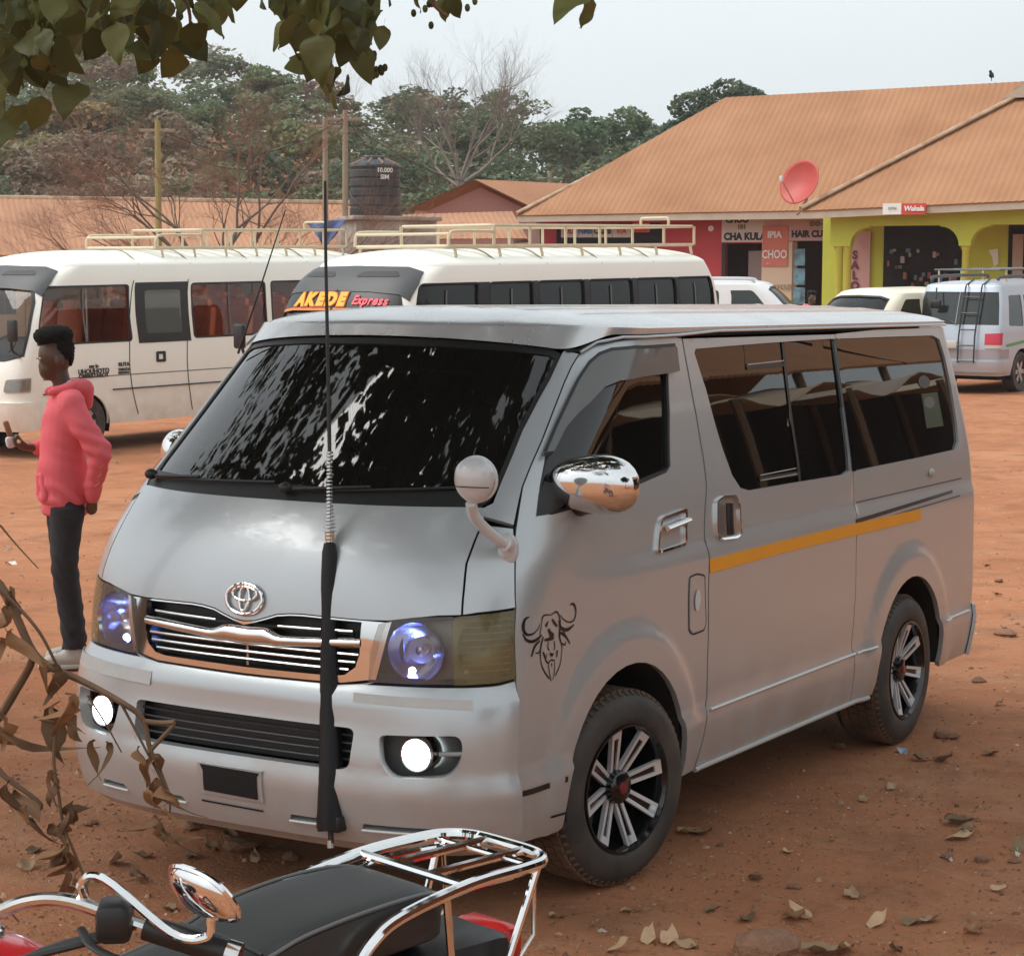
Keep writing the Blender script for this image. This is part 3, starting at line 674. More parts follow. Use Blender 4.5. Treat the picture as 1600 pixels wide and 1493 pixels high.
    strip(S, [tuple(p) for p in vis[:9]], .010, .028, MB()).build('visor_edge', blackp, d1)
    hq = roundpoly(S.tr([(1030, 808), (1071, 793), (1071, 851), (1025, 867)]), .02)
    ho = panel(S, hq, 'door_handle', chrome, d1, holes=[inset(hq, .011)], off=.010, thick=.016, res=.02)
    panel(S, inset(hq, .009), 'handle_cup', pm('cup_silver', (.50, .49, .47), .3, .7), ho, off=.002, thick=0, res=.02, fn=lambda u, z: -.012 * np.exp(-((z - 1.10) / .05) ** 2))
    h2 = S.tr([(1033, 826), (1068, 812)]); MB().tube(line3(S, h2, .020), .013, 10, flat=.7).build('handle_grip', chrome, ho)
    hq = roundpoly(S.tr([(1117, 782), (1128, 774), (1147, 773), (1154, 790), (1157, 835), (1150, 842), (1124, 845), (1118, 838)]), .012)
    ho = panel(S, hq, 'sliding_door_handle', chrome, d2, holes=[inset(hq, .008)], off=.010, thick=.016, res=.02)
    panel(S, inset(hq, .006), 'handle_cup', pm('cup_silver', (.5, .5, .5), .3), ho, off=.002, thick=0, res=.02)
    gq = S.tr([(1131, 786), (1133, 834)]); MB().tube(line3(S, gq, .022), .020, 10, flat=.6).build('handle_grip', blackp, ho)
    fq = roundpoly(S.tr([(1077, 901), (1090, 896), (1101, 899), (1103, 970), (1100, 984), (1082, 991), (1076, 985)]), .012)
    strip(S, [tuple(p) for p in fq] + [tuple(fq[0])], .006, .0015, MB()).build('fuel_flap_gap', pm('gap_grey', (.03, .03, .03), .7), d1)
    fl = panel(S, inset(fq, .005), 'fuel_flap', silver, d1, off=.003, thick=.004, res=.02)
    oc = S.inv(1087.5, 937); panel(S, [oc + A((.017 * math.cos(t), .037 * math.sin(t))) for t in np.linspace(0, 2 * math.pi, 20, endpoint=False)], 'flap_sticker', pm('white_sticker', (.62, .63, .62), .4), d1, off=.008, thick=.001, res=.02)
    tp = S.tr([(1108, 874), (1220, 845), (1335, 817.5), (1400, 803), (1438, 795), (1438, 811.5), (1335, 836), (1220, 864), (1109, 895)])
    panel(S, tp, 'reflective_tape', ptape, d2, off=.003, thick=.002, res=.04)
    ra = S.tr([(1337, 811), (1488, 765), (1488, 770), (1337, 818)])
    panel(S, ra, 'door_rail', pm('rail_dark', (.03, .03, .03), .5), d3, off=.001, thick=.002, res=.05)
    for a, b in (((1337, 785), (1502, 747)), ((1337, 822), (1500, 774))): strip(S, S.tr([a, b]), .006, .001, MB()).build('rail_crease', pm('crease_dark', (.10, .10, .095), .6), d3)
    c = S.inv(1453, 738); MB().ell(S.P(*c) + S.N(*c) * .006, (.012, .03, .018), 12, 8).build('rail_stop', pm('stop_pale', (.45, .44, .40), .5), d3)
    # ---- window stickers
    gs = S.inv(1460, 640); panel(S, [gs + A((-.10, -.075)), gs + A((.10, -.075)), gs + A((.10, .075)), gs + A((-.10, .075))], 'green_sticker', pm('sticker_green', (.008, .045, .018), .4), d3, off=-.0095, thick=0, res=.04)
    gs = S.inv(1455, 628); panel(S, [gs + A((.066 * math.cos(t), .026 * math.sin(t))) for t in np.linspace(0, 2 * math.pi, 18, endpoint=False)], 'sticker_oval', pm('sticker_pale', (.12, .13, .12), .5), d3, off=-.0085, thick=0, res=.04)
    gs = S.inv(1447, 596); panel(S, [gs + A((.072 * math.cos(t), .028 * math.sin(t))) for t in np.linspace(0, 2 * math.pi, 18, endpoint=False)], 'sticker_oval', pm('sticker_dim', (.06, .07, .07), .5), d3, off=-.0085, thick=0, res=.04)
    # ---- buffalo head transfer on the door (drawn as vinyl strips)
    k = lambda x, y: S.inv(800 + x / 9.95, 930 + y / 9.95)
    bz = MB()
    def vs(pts, ws): 
        P = [tuple(k(*p)) for p in spline(pts, 6)]; w = np.interp(np.linspace(0, 1, len(P)), np.linspace(0, 1, len(ws)), ws)
        # widths in picture units -> metres
        for i in range(len(P) - 1): strip(S, [P[i], P[i + 1]], float((w[i] + w[i + 1]) / 2) / 9.95 / FPX * 7.0, .0016, bz)
    vs([(265, 330), (200, 370), (170, 470), (185, 560), (240, 610), (330, 590), (400, 520), (430, 440)], [14, 40, 60, 50, 36, 22, 16, 12])
    vs([(165, 600), (220, 690), (310, 715), (400, 670), (460, 610)], [18, 40, 44, 44, 26])
    vs([(900, 140), (950, 130), (985, 200), (985, 300), (950, 390), (870, 410), (790, 360), (750, 300)], [18, 44, 40, 30, 24, 22, 16, 12])
    vs([(960, 450), (880, 520), (800, 530), (740, 470), (730, 380)], [20, 50, 60, 46, 24])
    vs([(430, 610), (455, 450), (470, 340), (520, 300), (600, 300), (680, 250), (725, 300), (745, 400), (740, 520), (735, 640), (770, 780), (765, 930), (740, 1080), (670, 1250)], [22, 16, 26, 22, 14, 28, 26, 30, 44, 40, 20, 18, 20, 22])
    vs([(480, 640), (440, 830), (440, 970), (470, 1120), (570, 1290)], [30, 36, 20, 24, 24])
    vs([(560, 1040), (575, 1180), (600, 1325)], [18, 18, 22]); vs([(660, 1030), (655, 1180), (630, 1310)], [18, 18, 14])
    vs([(560, 520), (600, 600), (640, 640), (560, 680), (500, 690)], [40, 80, 80, 50, 30]); vs([(620, 370), (660, 430), (700, 480)], [40, 50, 30]); vs([(520, 480), (540, 440), (560, 400)], [50, 40, 20])
    vs([(740, 580), (800, 600), (850, 660), (895, 745)], [30, 60, 30, 26]); vs([(760, 740), (820, 765), (830, 710)], [24, 24, 18]); vs([(430, 700), (350, 790), (300, 950)], [26, 44, 28]); vs([(360, 890), (410, 890), (440, 820)], [18, 20, 14])
    vs([(560, 720), (555, 820), (580, 850)], [18, 24, 16]); vs([(650, 700), (660, 800), (640, 850)], [18, 24, 16]); vs([(590, 890), (610, 930), (640, 900)], [40, 50, 30]); vs([(540, 900), (520, 1000), (560, 1045), (600, 1000), (660, 1010)], [22, 22, 24, 22, 24]); vs([(480, 880), (510, 960), (530, 1030)], [40, 30, 20]); vs([(610, 1050), (612, 1110)], [30, 8]); vs([(700, 850), (690, 960)], [40, 24])
    bz.build('buffalo_sticker', sticker, d1, smooth=0)
    # ---- door mirror (chrome shell) on a black foot
    for sg in (1, -1):
        
        c0 = A((MX, MY, MZ)) if sg > 0 else A((.80, .80, MZ + .005))
        mbm = MB(); nu, nv = 28, 18; vs_ = []; fs_ = []
        for j in range(nv + 1):
            th = math.pi * j / nv
            for i in range(nu):
                ph = 2 * math.pi * i / nu; x = math.sin(th) * math.cos(ph); z = math.sin(th) * math.sin(ph); y = -math.cos(th)
                sx = math.copysign(abs(x) ** .82, x); sz = math.copysign(abs(z) ** .82, z)
                zz_ = sz * (.090 + .012 * sx) - .004; xx = sx * (.148 if sg > 0 else .10)
                if zz_ > .0: xx *= 1 - .10 * (zz_ / .09) ** 2
                yy = y * (.075 if y < 0 else .03)
                vs_.append((sg * (c0[0] + xx), c0[1] + yy + xx * .10, c0[2] + zz_))
        for j in range(nv):
            for i in range(nu): i2 = (i + 1) % nu; fs_.append((j * nu + i, (j + 1) * nu + i, (j + 1) * nu + i2, j * nu + i2))
        mo = mbm.add(vs_, fs_).build('door_mirror', chrome, v, smooth=60)
        foot = MB().tube(spline([(sg * .76, c0[1] + .05, MZ - .075), (sg * (c0[0] - .06), c0[1] + .03, MZ - .078), (sg * (c0[0] + .01), c0[1] + .005, MZ - .068), (sg * (c0[0] + .05), c0[1], MZ - .05)], 5), [.05] * 6 + [.04] * 6 + [.03] * 4, 12, flat=.62); foot.build('mirror_foot', blackp, mo)
        MB().rbox((sg * c0[0], c0[1] + .028, c0[2] - .002), (.14, .012, .11), .03).build('mirror_glass', chrome, mo)
        sail = S.tr([(838, 806), (842, 770), (852, 752), (872, 760), (880, 790), (862, 802)]); panel(S, sail, 'mirror_sail', blackp, mo, off=.004, thick=.008, mir=sg < 0, res=.03)
    # ---- guard mirror on the fender corner
    cb = S.inv(789, 852); cbP = S.P(*cb); nb = S.N(*cb); dB = (cbP - CAM) @ FWD
    gm = MB().tube(spline([at(793, 868, dB + .01), at(792, 850, dB - .03), at(782, 845, dB - .05), at(758, 826, dB - .09), at(741, 806, dB - .13), at(736, 786, dB - .16)], 7), [.030] * 5 + [.026] * 6 + [.017] * 25, 14).build('guard_mirror', pm('mirror_silver', (.60, .61, .62), .30, .1, coat=.5), v)
    MB().ell(at(794, 858, dB - .005), (.034, .026, .05), 16, 10).build('mirror_pod', MATS['mirror_silver'], gm)
    hd = MB(); hc = at(742, 747, dB - .16); hM = rotz(.25)
    nu, nv = 26, 18; vs_ = []; fs_ = []
    for j in range(nv + 1):
        th = math.pi * j / nv
        for i in range(nu):
            ph = 2 * math.pi * i / nu; p = A((math.sin(th) * math.cos(ph), math.sin(th) * math.sin(ph), math.cos(th)))
            q = A((p[0] * .060 * (1 + .12 * p[2]), p[1] * (.045 if p[1] < 0 else .028), p[2] * (.062 if p[2] > 0 else .074)))
            vs_.append(hc + hM @ q)
    for j in range(nv):
        for i in range(nu): i2 = (i + 1) % nu; fs_.append((j * nu + i, (j + 1) * nu + i, (j + 1) * nu + i2, j * nu + i2))
    hd.add(vs_, fs_).build('mirror_head', MATS['mirror_silver'], gm, smooth=60)
    MB().tube([hc + hM @ A((.061 * math.cos(t), .012, .064 * math.sin(t) - .004)) for t in np.linspace(0, 2 * math.pi, 30, endpoint=False)], .006, 6, closed=True).build('mirror_rim', MATS['mirror_silver'], gm)
    MB().tube([hc + hM @ A((x, -.048 + .35 * x * x * 10, -.022 - .01 * x)) for x in np.linspace(-.055, .055, 12)], .0016, 5).build('shell_joint', seam_black, gm)
    # ---- wheels
    alloy = pm('machined_alloy', (.74, .75, .77), .40, .45); gblack = pm('gloss_black', (.006, .006, .007), .14, coat=.5)
    ty = MB().lathe([(.205, -.20), (.225, -.215), (.262, -.225), (.292, -.218), (.309, -.200), (.314, -.18), (.314, -.04), (.309, -.022), (.296, -.004), (.266, .008), (.236, .009), (.218, .006), (.207, -.002)], 72, ax=0).mesh('tyre', 40)
    tb = MB()
    for k in range(64):
        a = 2 * math.pi * k / 64
        for j, (xa, sk) in enumerate(((-.046, .10), (-.085, -.05), (-.125, .05), (-.168, -.10))):
            aa = a + (.049 if j % 2 else 0); rr = .3155
            rad = A((0, math.cos(aa), math.sin(aa))); tan = A((0, -math.sin(aa), math.cos(aa))); xx = A((1., 0, 0)) + tan * sk
            tb.box(rad * rr + A((xa, 0, 0)), (.034, .0255, .008), np.stack([xx / np.linalg.norm(xx), tan, rad], -1))
    for k in range(64):
        aa = 2 * math.pi * (k + .5) / 64; rad = A((0, math.cos(aa), math.sin(aa))); tan = A((0, -math.sin(aa), math.cos(aa)))
        nrm = rad * .8 + A((.6, 0, 0)); bx = np.cross(nrm, tan); tb.box(rad * .3075 + A((-.0165, 0, 0)), (.018, .010, .0035), np.stack([bx, tan, nrm], -1))
    tb = tb.mesh('tread', 0)
    rm = MB().lathe([(.208, -.004), (.208, .008), (.202, .008), (.197, -.004), (.190, -.020), (.185, -.14), (.15, -.15), (.0, -.15)], 56, ax=0).mesh('rim', 40)
    hubm = MB().lathe([(.080, -.15), (.078, -.085), (.062, -.066), (.056, -.040), (.052, -.022), (.044, -.016), (.0001, -.014)], 32, ax=0).mesh('hub', 40)
    capm = MB().lathe([(.019, -.016), (.019, -.0105), (.016, -.009), (.0001, -.0085)], 24, ax=0).mesh('hub_cap', 40)
    spk = []; spb = []
    for k in range(8):
        an = 2 * math.pi * (k + .28) / 8; e = A((0, math.cos(an), math.sin(an))); t = A((0, -math.sin(an), math.cos(an))); X = A((1., 0, 0))
        def fr(r, w, h): return e * r + t * w + X * (h - .046 + .040 * ((r - .05) / .15) ** 1.3)
        m_ = MB()
        
        for q in ([(.050, -.019), (.050, -.007), (.168, -.011), (.192, -.011), (.192, -.024)], [(.050, .019), (.192, .024), (.192, .011), (.168, .011), (.050, .007)], [(.168, -.011), (.168, .011), (.192, .011), (.192, -.011)]): m_.prism(q, -.012, .004, fr)
        spk.append(m_.mesh('spoke', 20)); b_ = MB(); b_.prism([(.05, -.014), (.186, -.018), (.186, .018), (.05, .014)], -.045, -.003, fr); spb.append(b_.mesh('spoke_back', 20))
    bolts = MB()
    for k in range(6):
        a = 2 * math.pi * k / 6 + .3; bolts.lathe([(.008, -.085), (.008, -.068), (.0001, -.066)], 8, c=(0, .068 * math.cos(a), .068 * math.sin(a)), ax=0)
    bolts = bolts.mesh('wheel_nut', 30)
    drum = MB().lathe([(.14, -.21), (.14, -.155), (.0001, -.155)], 24, ax=0).mesh('brake_drum', 30)
    mred = pm('cap_red', (.20, .02, .025), .25, coat=.4)
    for sg in (1, -1):
        for yc, xo in ((YF, .846), (YR, .842)):
            w = put('wheel', drum, seam_black, v); w.location = (sg * xo, yc, RW); w.rotation_euler = (0 if yc < 2 else .35, 0, (0 if sg > 0 else math.pi) - (R(11) if yc < 2 else 0))
            for nm, me, mm in (('tyre', ty, rubber), ('tread', tb, tread), ('rim', rm, gblack), ('hub', hubm, gblack), ('hub_cap', capm, mred), ('wheel_nut', bolts, alloy)): put(nm, me, mm, w)
            for a, b in zip(spk, spb): put('spoke', a, alloy, w); put('spoke_back', b, gblack, w)
    # ---- whip antenna on the bumper
    bp = S.P(.237, .31); D0 = (bp - CAM) @ FWD - .07
    g = lambda x, y: at(x, y, D0 + (y - 1290) * -.00015)
    sleeve = pm('black_sleeve', (.005, .005, .006), .42, ior=1.4, n1=(18, .4, (.012, .012, .013)), bump=(25, .3, .004))
    an = MB().tube([g(517, 1296), g(516, 1285), g(517, 1200), g(516, 1100), g(515.5, 1000), g(515, 900), g(515, 862), g(515, 848)], [.040, .041, .036, .032, .029, .026, .023, .017], 16).build('antenna', sleeve, v, smooth=60)
    br = MB(); br.rbox(g(517, 1284) + A((0, .04, 0)), (.085, .12, .05), .008); br.tube([g(517, 1290), g(517, 1318)], .009, 8); br.build('antenna_bracket', blackp, an)
    MB().tube([g(516, 1312), g(516.5, 1324)], .010, 8).build('bracket_bolt', pm('bolt_pale', (.5, .46, .42), .4, .8), an)
    sp = MB(); ys = np.linspace(846, 707, 26)
    for i, y in enumerate(ys):
        r = .0105 + .008 * math.exp(-((y - 822) / 22) ** 2); sp.tube([g(515, y + 2.1), g(515, y + 1.0), g(515, y - 1.2), g(515, y - 2.1)], [r * .55, r, r, r * .55], 12)
    sp.build('antenna_spring', chrome_worn, an)
    tape_ = MB().tube([g(515, 845), g(515, 828)], .0135, 12); tape_.build('antenna_collar', pm('collar_amber', (.50, .28, .12), .4, .4), an)
    MB().tube([g(515, 708), g(513, 600), g(511, 500), g(509, 400), g(508, 283)], [.0062, .0058, .0055, .005, .0045], 8).build('antenna_whip', blackp, an)
    MB().tube([at(372, 552, 7.3), at(400, 470, 7.25), at(446, 328, 7.2)], [.0045, .003, .002], 6).build('radio_antenna', blackp, v)
    # ---- inside, dimly seen through the windscreen
    inn = MB(); inn.rbox((0, .78, 1.06), (1.50, .50, .30), .08); inn.build('dashboard', darkin, v)
    MB().tube([(-.40 + .19 * math.cos(t), 1.00 + .06 * math.sin(t), 1.24 + .16 * math.sin(t)) for t in np.linspace(0, 2 * math.pi, 24, endpoint=False)], .016, 8, closed=True).build('steering_wheel', blackp, v)
    for x in (-.42, .42):
        q = MB(); q.rbox((x, 1.62, .86), (.50, .50, .16), .06); q.rbox((x, 1.86, 1.20), (.48, .14, .60), .06, rotx(-.18)); q.rbox((x, 1.94, 1.52), (.26, .10, .17), .05); q.build('front_seat', seatfab, v)
    MB().box((0, 3.2, .80), (1.5, 2.4, .05)).build('cabin_floor', darkin, v)
    MB().box((0, 2.25, 1.25), (1.44, .03, .85)).build('cabin_divider', pm('divider_dark', (.012, .016, .014), .7), v)
    MB().rbox((0, .93, 1.665), (.20, .03, .06), .02).build('interior_mirror', blackp, v)
    return v
MX, MY, MZ = .885, .70, 1.33
van = build_van()

# ------------------------------------------------------------------ ground
def vnoise(x, y, seed=0):
    xi = np.floor(x).astype(int); yi = np.floor(y).astype(int); xf = x - xi; yf = y - yi
    def h(a, b):
        n = (a * 374761393 + b * 668265263 + seed * 974711) & 0x7fffffff; n = ((n ^ (n >> 13)) * 1274126177) & 0x7fffffff
        return ((n ^ (n >> 16)) & 0xffff) / 65535.0
    u = xf * xf * (3 - 2 * xf); w = yf * yf * (3 - 2 * yf)
    return (h(xi, yi) * (1 - u) + h(xi + 1, yi) * u) * (1 - w) + (h(xi, yi + 1) * (1 - u) + h(xi + 1, yi + 1) * u) * w
def fbm(x, y, o=4, seed=0):
    s = 0; a = .5
    for k in range(o): s = s + a * (vnoise(x * 2 ** k, y * 2 ** k, seed + k) - .5); a *= .5
    return s
def bumps(x, y):
    X, D = lat_dep(x, y); near = np.exp(-np.maximum(0, D - 9) / 14.0)
    b = .050 * fbm(x * .55, y * .55, 3, 3) + (.030 * fbm(x * 2.6, y * 2.6, 4, 9) + .012 * fbm(x * 13, y * 13, 3, 21)) * near
    # old wheel ruts crossing the square
    for x0, k, c0 in ((2.55, .10, .004), (3.95, .10, .004), (2.1, -.28, .010), (3.4, -.28, .010), (-4.6, .22, -.004), (-6.0, .22, -.004)):
        d = (x - (x0 + k * (y - 2) + c0 * (y - 2) ** 2)) / .11; b = b - .016 * np.exp(-d * d) + .009 * np.exp(-(np.abs(d) - 1.7) ** 2 * 3)
    return b * (1 - .75 * np.exp(-((x / 1.2) ** 2 + ((y - 2.3) / 2.9) ** 2) ** 2))
def build_ground():
    t = np.linspace(-1, 1, 470); g = np.sinh(t * 6.6); g = g / g[-1] * 520
    x = g + .9; y = g * 1.1 + .6
    Xg, Yg = np.meshgrid(x, y); Z = ground_z(Xg, Yg) + bumps(Xg, Yg) - .004
    n = len(t); idx = np.arange(n * n).reshape(n, n)
    F = np.stack([idx[:-1, :-1], idx[:-1, 1:], idx[1:, 1:], idx[1:, :-1]], -1).reshape(-1, 4)
    me = bpy.data.meshes.new('ground'); V = np.stack([Xg, Yg, Z], -1).reshape(-1, 3)
    me.vertices.add(len(V)); me.vertices.foreach_set('co', V.ravel()); me.loops.add(F.size); me.loops.foreach_set('vertex_index', F.ravel().astype(np.int32))
    me.polygons.add(len(F)); me.polygons.foreach_set('loop_start', np.arange(0, F.size, 4, dtype=np.int32)); me.polygons.foreach_set('loop_total', np.full(len(F), 4, np.int32))
    me.update(calc_edges=True); me.polygons.foreach_set('use_smooth', [True] * len(F))
    m = bpy.data.materials.new('red_dirt'); m.use_nodes = True; tn = m.node_tree; N = tn.nodes; L = tn.links; b = N['Principled BSDF']
    b.inputs['Roughness'].default_value = .95; b.inputs['Specular IOR Level'].default_value = .15
    geo = N.new('ShaderNodeNewGeometry'); pos = geo.outputs['Position']
    def noise(sc, det=6, ro=.6, dist=0):
        z = N.new('ShaderNodeTexNoise'); z.inputs['Scale'].default_value = sc; z.inputs['Detail'].default_value = det; z.inputs['Roughness'].default_value = ro; z.inputs['Distortion'].default_value = dist; L.new(pos, z.inputs['Vector']); return z.outputs['Fac']
    def mix(f, a, c, lo, hi, amt=1.0):
        r = N.new('ShaderNodeMapRange'); r.inputs[1].default_value = lo; r.inputs[2].default_value = hi; r.inputs[4].default_value = amt; L.new(f, r.inputs[0])
        x_ = N.new('ShaderNodeMixRGB'); L.new(r.outputs[0], x_.inputs[0])
        if isinstance(a, tuple): x_.inputs[1].default_value = (*a, 1)
        else: L.new(a, x_.inputs[1])
        x_.inputs[2].default_value = (*c, 1); return x_.outputs[0]
    c = mix(noise(.35, 8), (.47, .205, .105), (.37, .150, .074), .36, .64)
    c = mix(noise(1.1, 9, .7, .6), c, (.47, .265, .16), .50, .66, .5)
    c = mix(noise(2.3, 8, .65), c, (.27, .118, .062), .48, .66, .75)
    c = mix(noise(9, 6, .7), c, (.54, .31, .185), .55, .75, .5)
    c = mix(noise(38, 5, .75), c, (.19, .095, .055), .58, .72, .6)
    c = mix(noise(70, 3, .6), c, (.50, .34, .22), .66, .74, .7)
    L.new(c, b.inputs['Base Color'])
    bp = N.new('ShaderNodeBump'); bp.inputs['Strength'].default_value = .55; bp.inputs['Distance'].default_value = .03
    ad = N.new('ShaderNodeMath'); ad.operation = 'ADD'; L.new(noise(12, 7, .7), ad.inputs[0]); L.new(noise(45, 5, .7), ad.inputs[1]); L.new(ad.outputs[0], bp.inputs['Height']); L.new(bp.outputs[0], b.inputs['Normal'])
    o = put('ground', me, m); o['kind'] = 'structure'
build_ground()

# ------------------------------------------------------------------ text
def text_mesh(body, size, ext=.004, shear=0.0, bold=0.0, sx=1.0, spacing=1.0):
    cu = bpy.data.curves.new('lettering', 'FONT'); cu.body = body; cu.size = size; cu.extrude = ext; cu.align_x = 'CENTER'; cu.align_y = 'CENTER'; cu.shear = shear; cu.offset = bold; cu.space_character = spacing; cu.resolution_u = 3
    o = bpy.data.objects.new('lettering', cu); COL.objects.link(o); dg = bpy.context.evaluated_depsgraph_get(); me = bpy.data.meshes.new_from_object(o.evaluated_get(dg))
    bpy.data.objects.remove(o, do_unlink=True); me.name = 'lettering'
    if sx != 1.0:
        for v in me.vertices: v.co.x *= sx
    return me
def frame4(o, ex, ez):
    """matrix whose x axis is ex, y axis ez (text plane), z axis the outward normal"""
    ex = np.array(ex, float); ez = np.array(ez, float); ex /= np.linalg.norm(ex); n = np.cross(ex, ez); n /= np.linalg.norm(n); ez = np.cross(n, ex)
    M4 = Matrix.Identity(4)
    for i in range(3): M4[i][0], M4[i][1], M4[i][2], M4[i][3] = ex[i], ez[i], n[i], o[i]
    return M4
def text(body, M4, size, m, parent, name='lettering', **k):
    me = text_mesh(body, size, **k); o = put(name, me, m, parent)
    o.matrix_local = (parent.matrix_world.inverted() @ M4) if parent is not None else M4
    return o

# ------------------------------------------------------------------ buildings
rust = pm('rusty_roof_sheet', (.365, .175, .080), .8, .0, n1=(.5, .9, (.285, .130, .062), 10), bump=(3, .2), rvar=.1)
rust2 = pm('rusty_roof_sheet_pale', (.44, .215, .115), .8, 0, n1=(.35, .9, (.30, .14, .075), 11))
ridge_m = pm('ridge_cap', (.30, .17, .10), .7, n1=(4, .8, (.5, .38, .26)))
fascia = pm('pale_fascia', (.50, .42, .33), .7, n1=(3, .6, (.38, .30, .22)))
lime = pm('lime_wall', (.52, .57, .075), .8, n1=(1.6, .5, (.44, .46, .075), 8))
limecol = pm('lime_column', (.52, .50, .07), .7, n1=(3, .4, (.42, .40, .07)))
redw = pm('red_wall', (.46, .05, .06), .7, n1=(2, .4, (.36, .045, .05)))
pinkw = pm('pink_wall', (.58, .36, .33), .8, n1=(2, .4, (.48, .29, .27)))
white_s = pm('sign_white', (.60, .57, .54), .7, n1=(3, .5, (.50, .46, .43)))
paint_k = pm('paint_black', (.015, .014, .014), .6)
paint_w = pm('paint_white', (.75, .74, .72), .6)
paint_r = pm('paint_red', (.60, .06, .04), .55)
paint_b = pm('paint_blue', (.06, .18, .42), .6)
plaster = pm('plaster', (.42, .33, .25), .85, n1=(1.2, .6, (.33, .24, .17), 8))
concrete = pm('stained_concrete', (.42, .38, .33), .9, n1=(1.5, .9, (.14, .12, .10), 9))
dark_open = pm('dark_opening', (.012, .010, .010), .9, n1=(2, .5, (.03, .02, .02)))
def P3(X, D, z): p = CAM + HR * X + HF * D; p[2] = z; return p
def sheet_roof(name, m, parent, o, eu, ev, nu_len, slope_fn, corr=.018, pitch=.19, thick=.03, outline=None):
    pass
def slab(pts, t=.05):
    """thin solid slab from planar-ish polygon"""
    pts = [np.array(p, float) for p in pts]; n = np.cross(pts[1] - pts[0], pts[2] - pts[0]); n /= np.linalg.norm(n); n = n if n[2] > 0 else -n
    mb = MB(); k = len(pts); mb.add(pts + [p - n * t for p in pts], [tuple(range(k)), tuple(range(2 * k - 1, k - 1, -1))] + [(i, (i + 1) % k, (i + 1) % k + k, i + k) for i in range(k)]); return mb
def corr_slab(q, down, pitch=.16, amp=.0065, t=.03):
    """corrugated roof face: q = polygon (3-D, planar), 'down' = slope direction of the corrugations"""
    q = [np.array(p, float) for p in q]; n = np.cross(q[1] - q[0], q[2] - q[0]); n /= np.linalg.norm(n); n = n if n[2] > 0 else -n
    dn = np.array(down, float); dn = dn - n * (dn @ n); dn /= np.linalg.norm(dn); ac = np.cross(n, dn); o = q[0]
    U = [((p - o) @ ac, (p - o) @ dn) for p in q]; us = [u for u, w in U]; lo, hi = min(us), max(us); mb = MB()
    step = pitch / 4; k = int((hi - lo) / step); vs = []; fs = []
    for i in range(k + 1):
        u = lo + (hi - lo) * i / k; u_ = min(max(u, lo + 1e-4), hi - 1e-4); ws = []
        for j in range(len(U)):
            (a, wa), (b, wb) = U[j], U[(j + 1) % len(U)]
            if (a - u_) * (b - u_) <= 0 and abs(a - b) > 1e-9: ws.append(wa + (wb - wa) * (u_ - a) / (b - a))
        w0, w1 = (min(ws), max(ws)) if ws else (0, 0)
        h = amp * math.sin(2 * math.pi * u / pitch)
        vs += [o + ac * u + dn * w0 + n * h, o + ac * u + dn * w1 + n * h, o + ac * u + dn * w1 + n * (h - t), o + ac * u + dn * w0 + n * (h - t)]
    for i in range(k):
        a = i * 4
        for j in range(4): fs.append((a + j, a + (j + 1) % 4, a + 4 + (j + 1) % 4, a + 4 + j))
    mb.add(vs, fs); return mb
def wall_holes(parent, name, m, o, e, n, L, H, holes, t=.2):
    """upright wall from o along e (length L, height H) with rectangular or polygon holes [(s,z)...]; n = outward"""
    o = np.array(o, float); loops = [[(0, 0), (L, 0), (L, H), (0, H)]] + holes; pts = []; ed = []
    for lp in loops:
        k = len(pts); pts += [Vector(p) for p in lp]; ed += [(k + i, k + (i + 1) % len(lp)) for i in range(len(lp))]
    vs, es, fs, *_ = delaunay_2d_cdt(pts, ed, [], 0, 1e-6); V = np.array([tuple(v) for v in vs]); cen = np.array([V[list(f)].mean(0) for f in fs]); ok = inpoly(cen[:, 0], cen[:, 1], loops[0])
    for h in holes: ok &= ~inpoly(cen[:, 0], cen[:, 1], h)
    F = [tuple(f) for f, k in zip(fs, ok) if k]; up = np.array((0, 0, 1.)); k = len(V)
    front = [o + e * a + up * b for a, b in V]; back = [p - n * t for p in front]; ec = {(f[i], f[(i + 1) % 3]) for f in F for i in range(3)}
    faces = F + [tuple(i + k for i in f[::-1]) for f in F] + [(b, a, a + k, b + k) for (a, b) in ec if (b, a) not in ec]
    return MB().add(front + back, faces).build(name, m, parent, smooth=0)

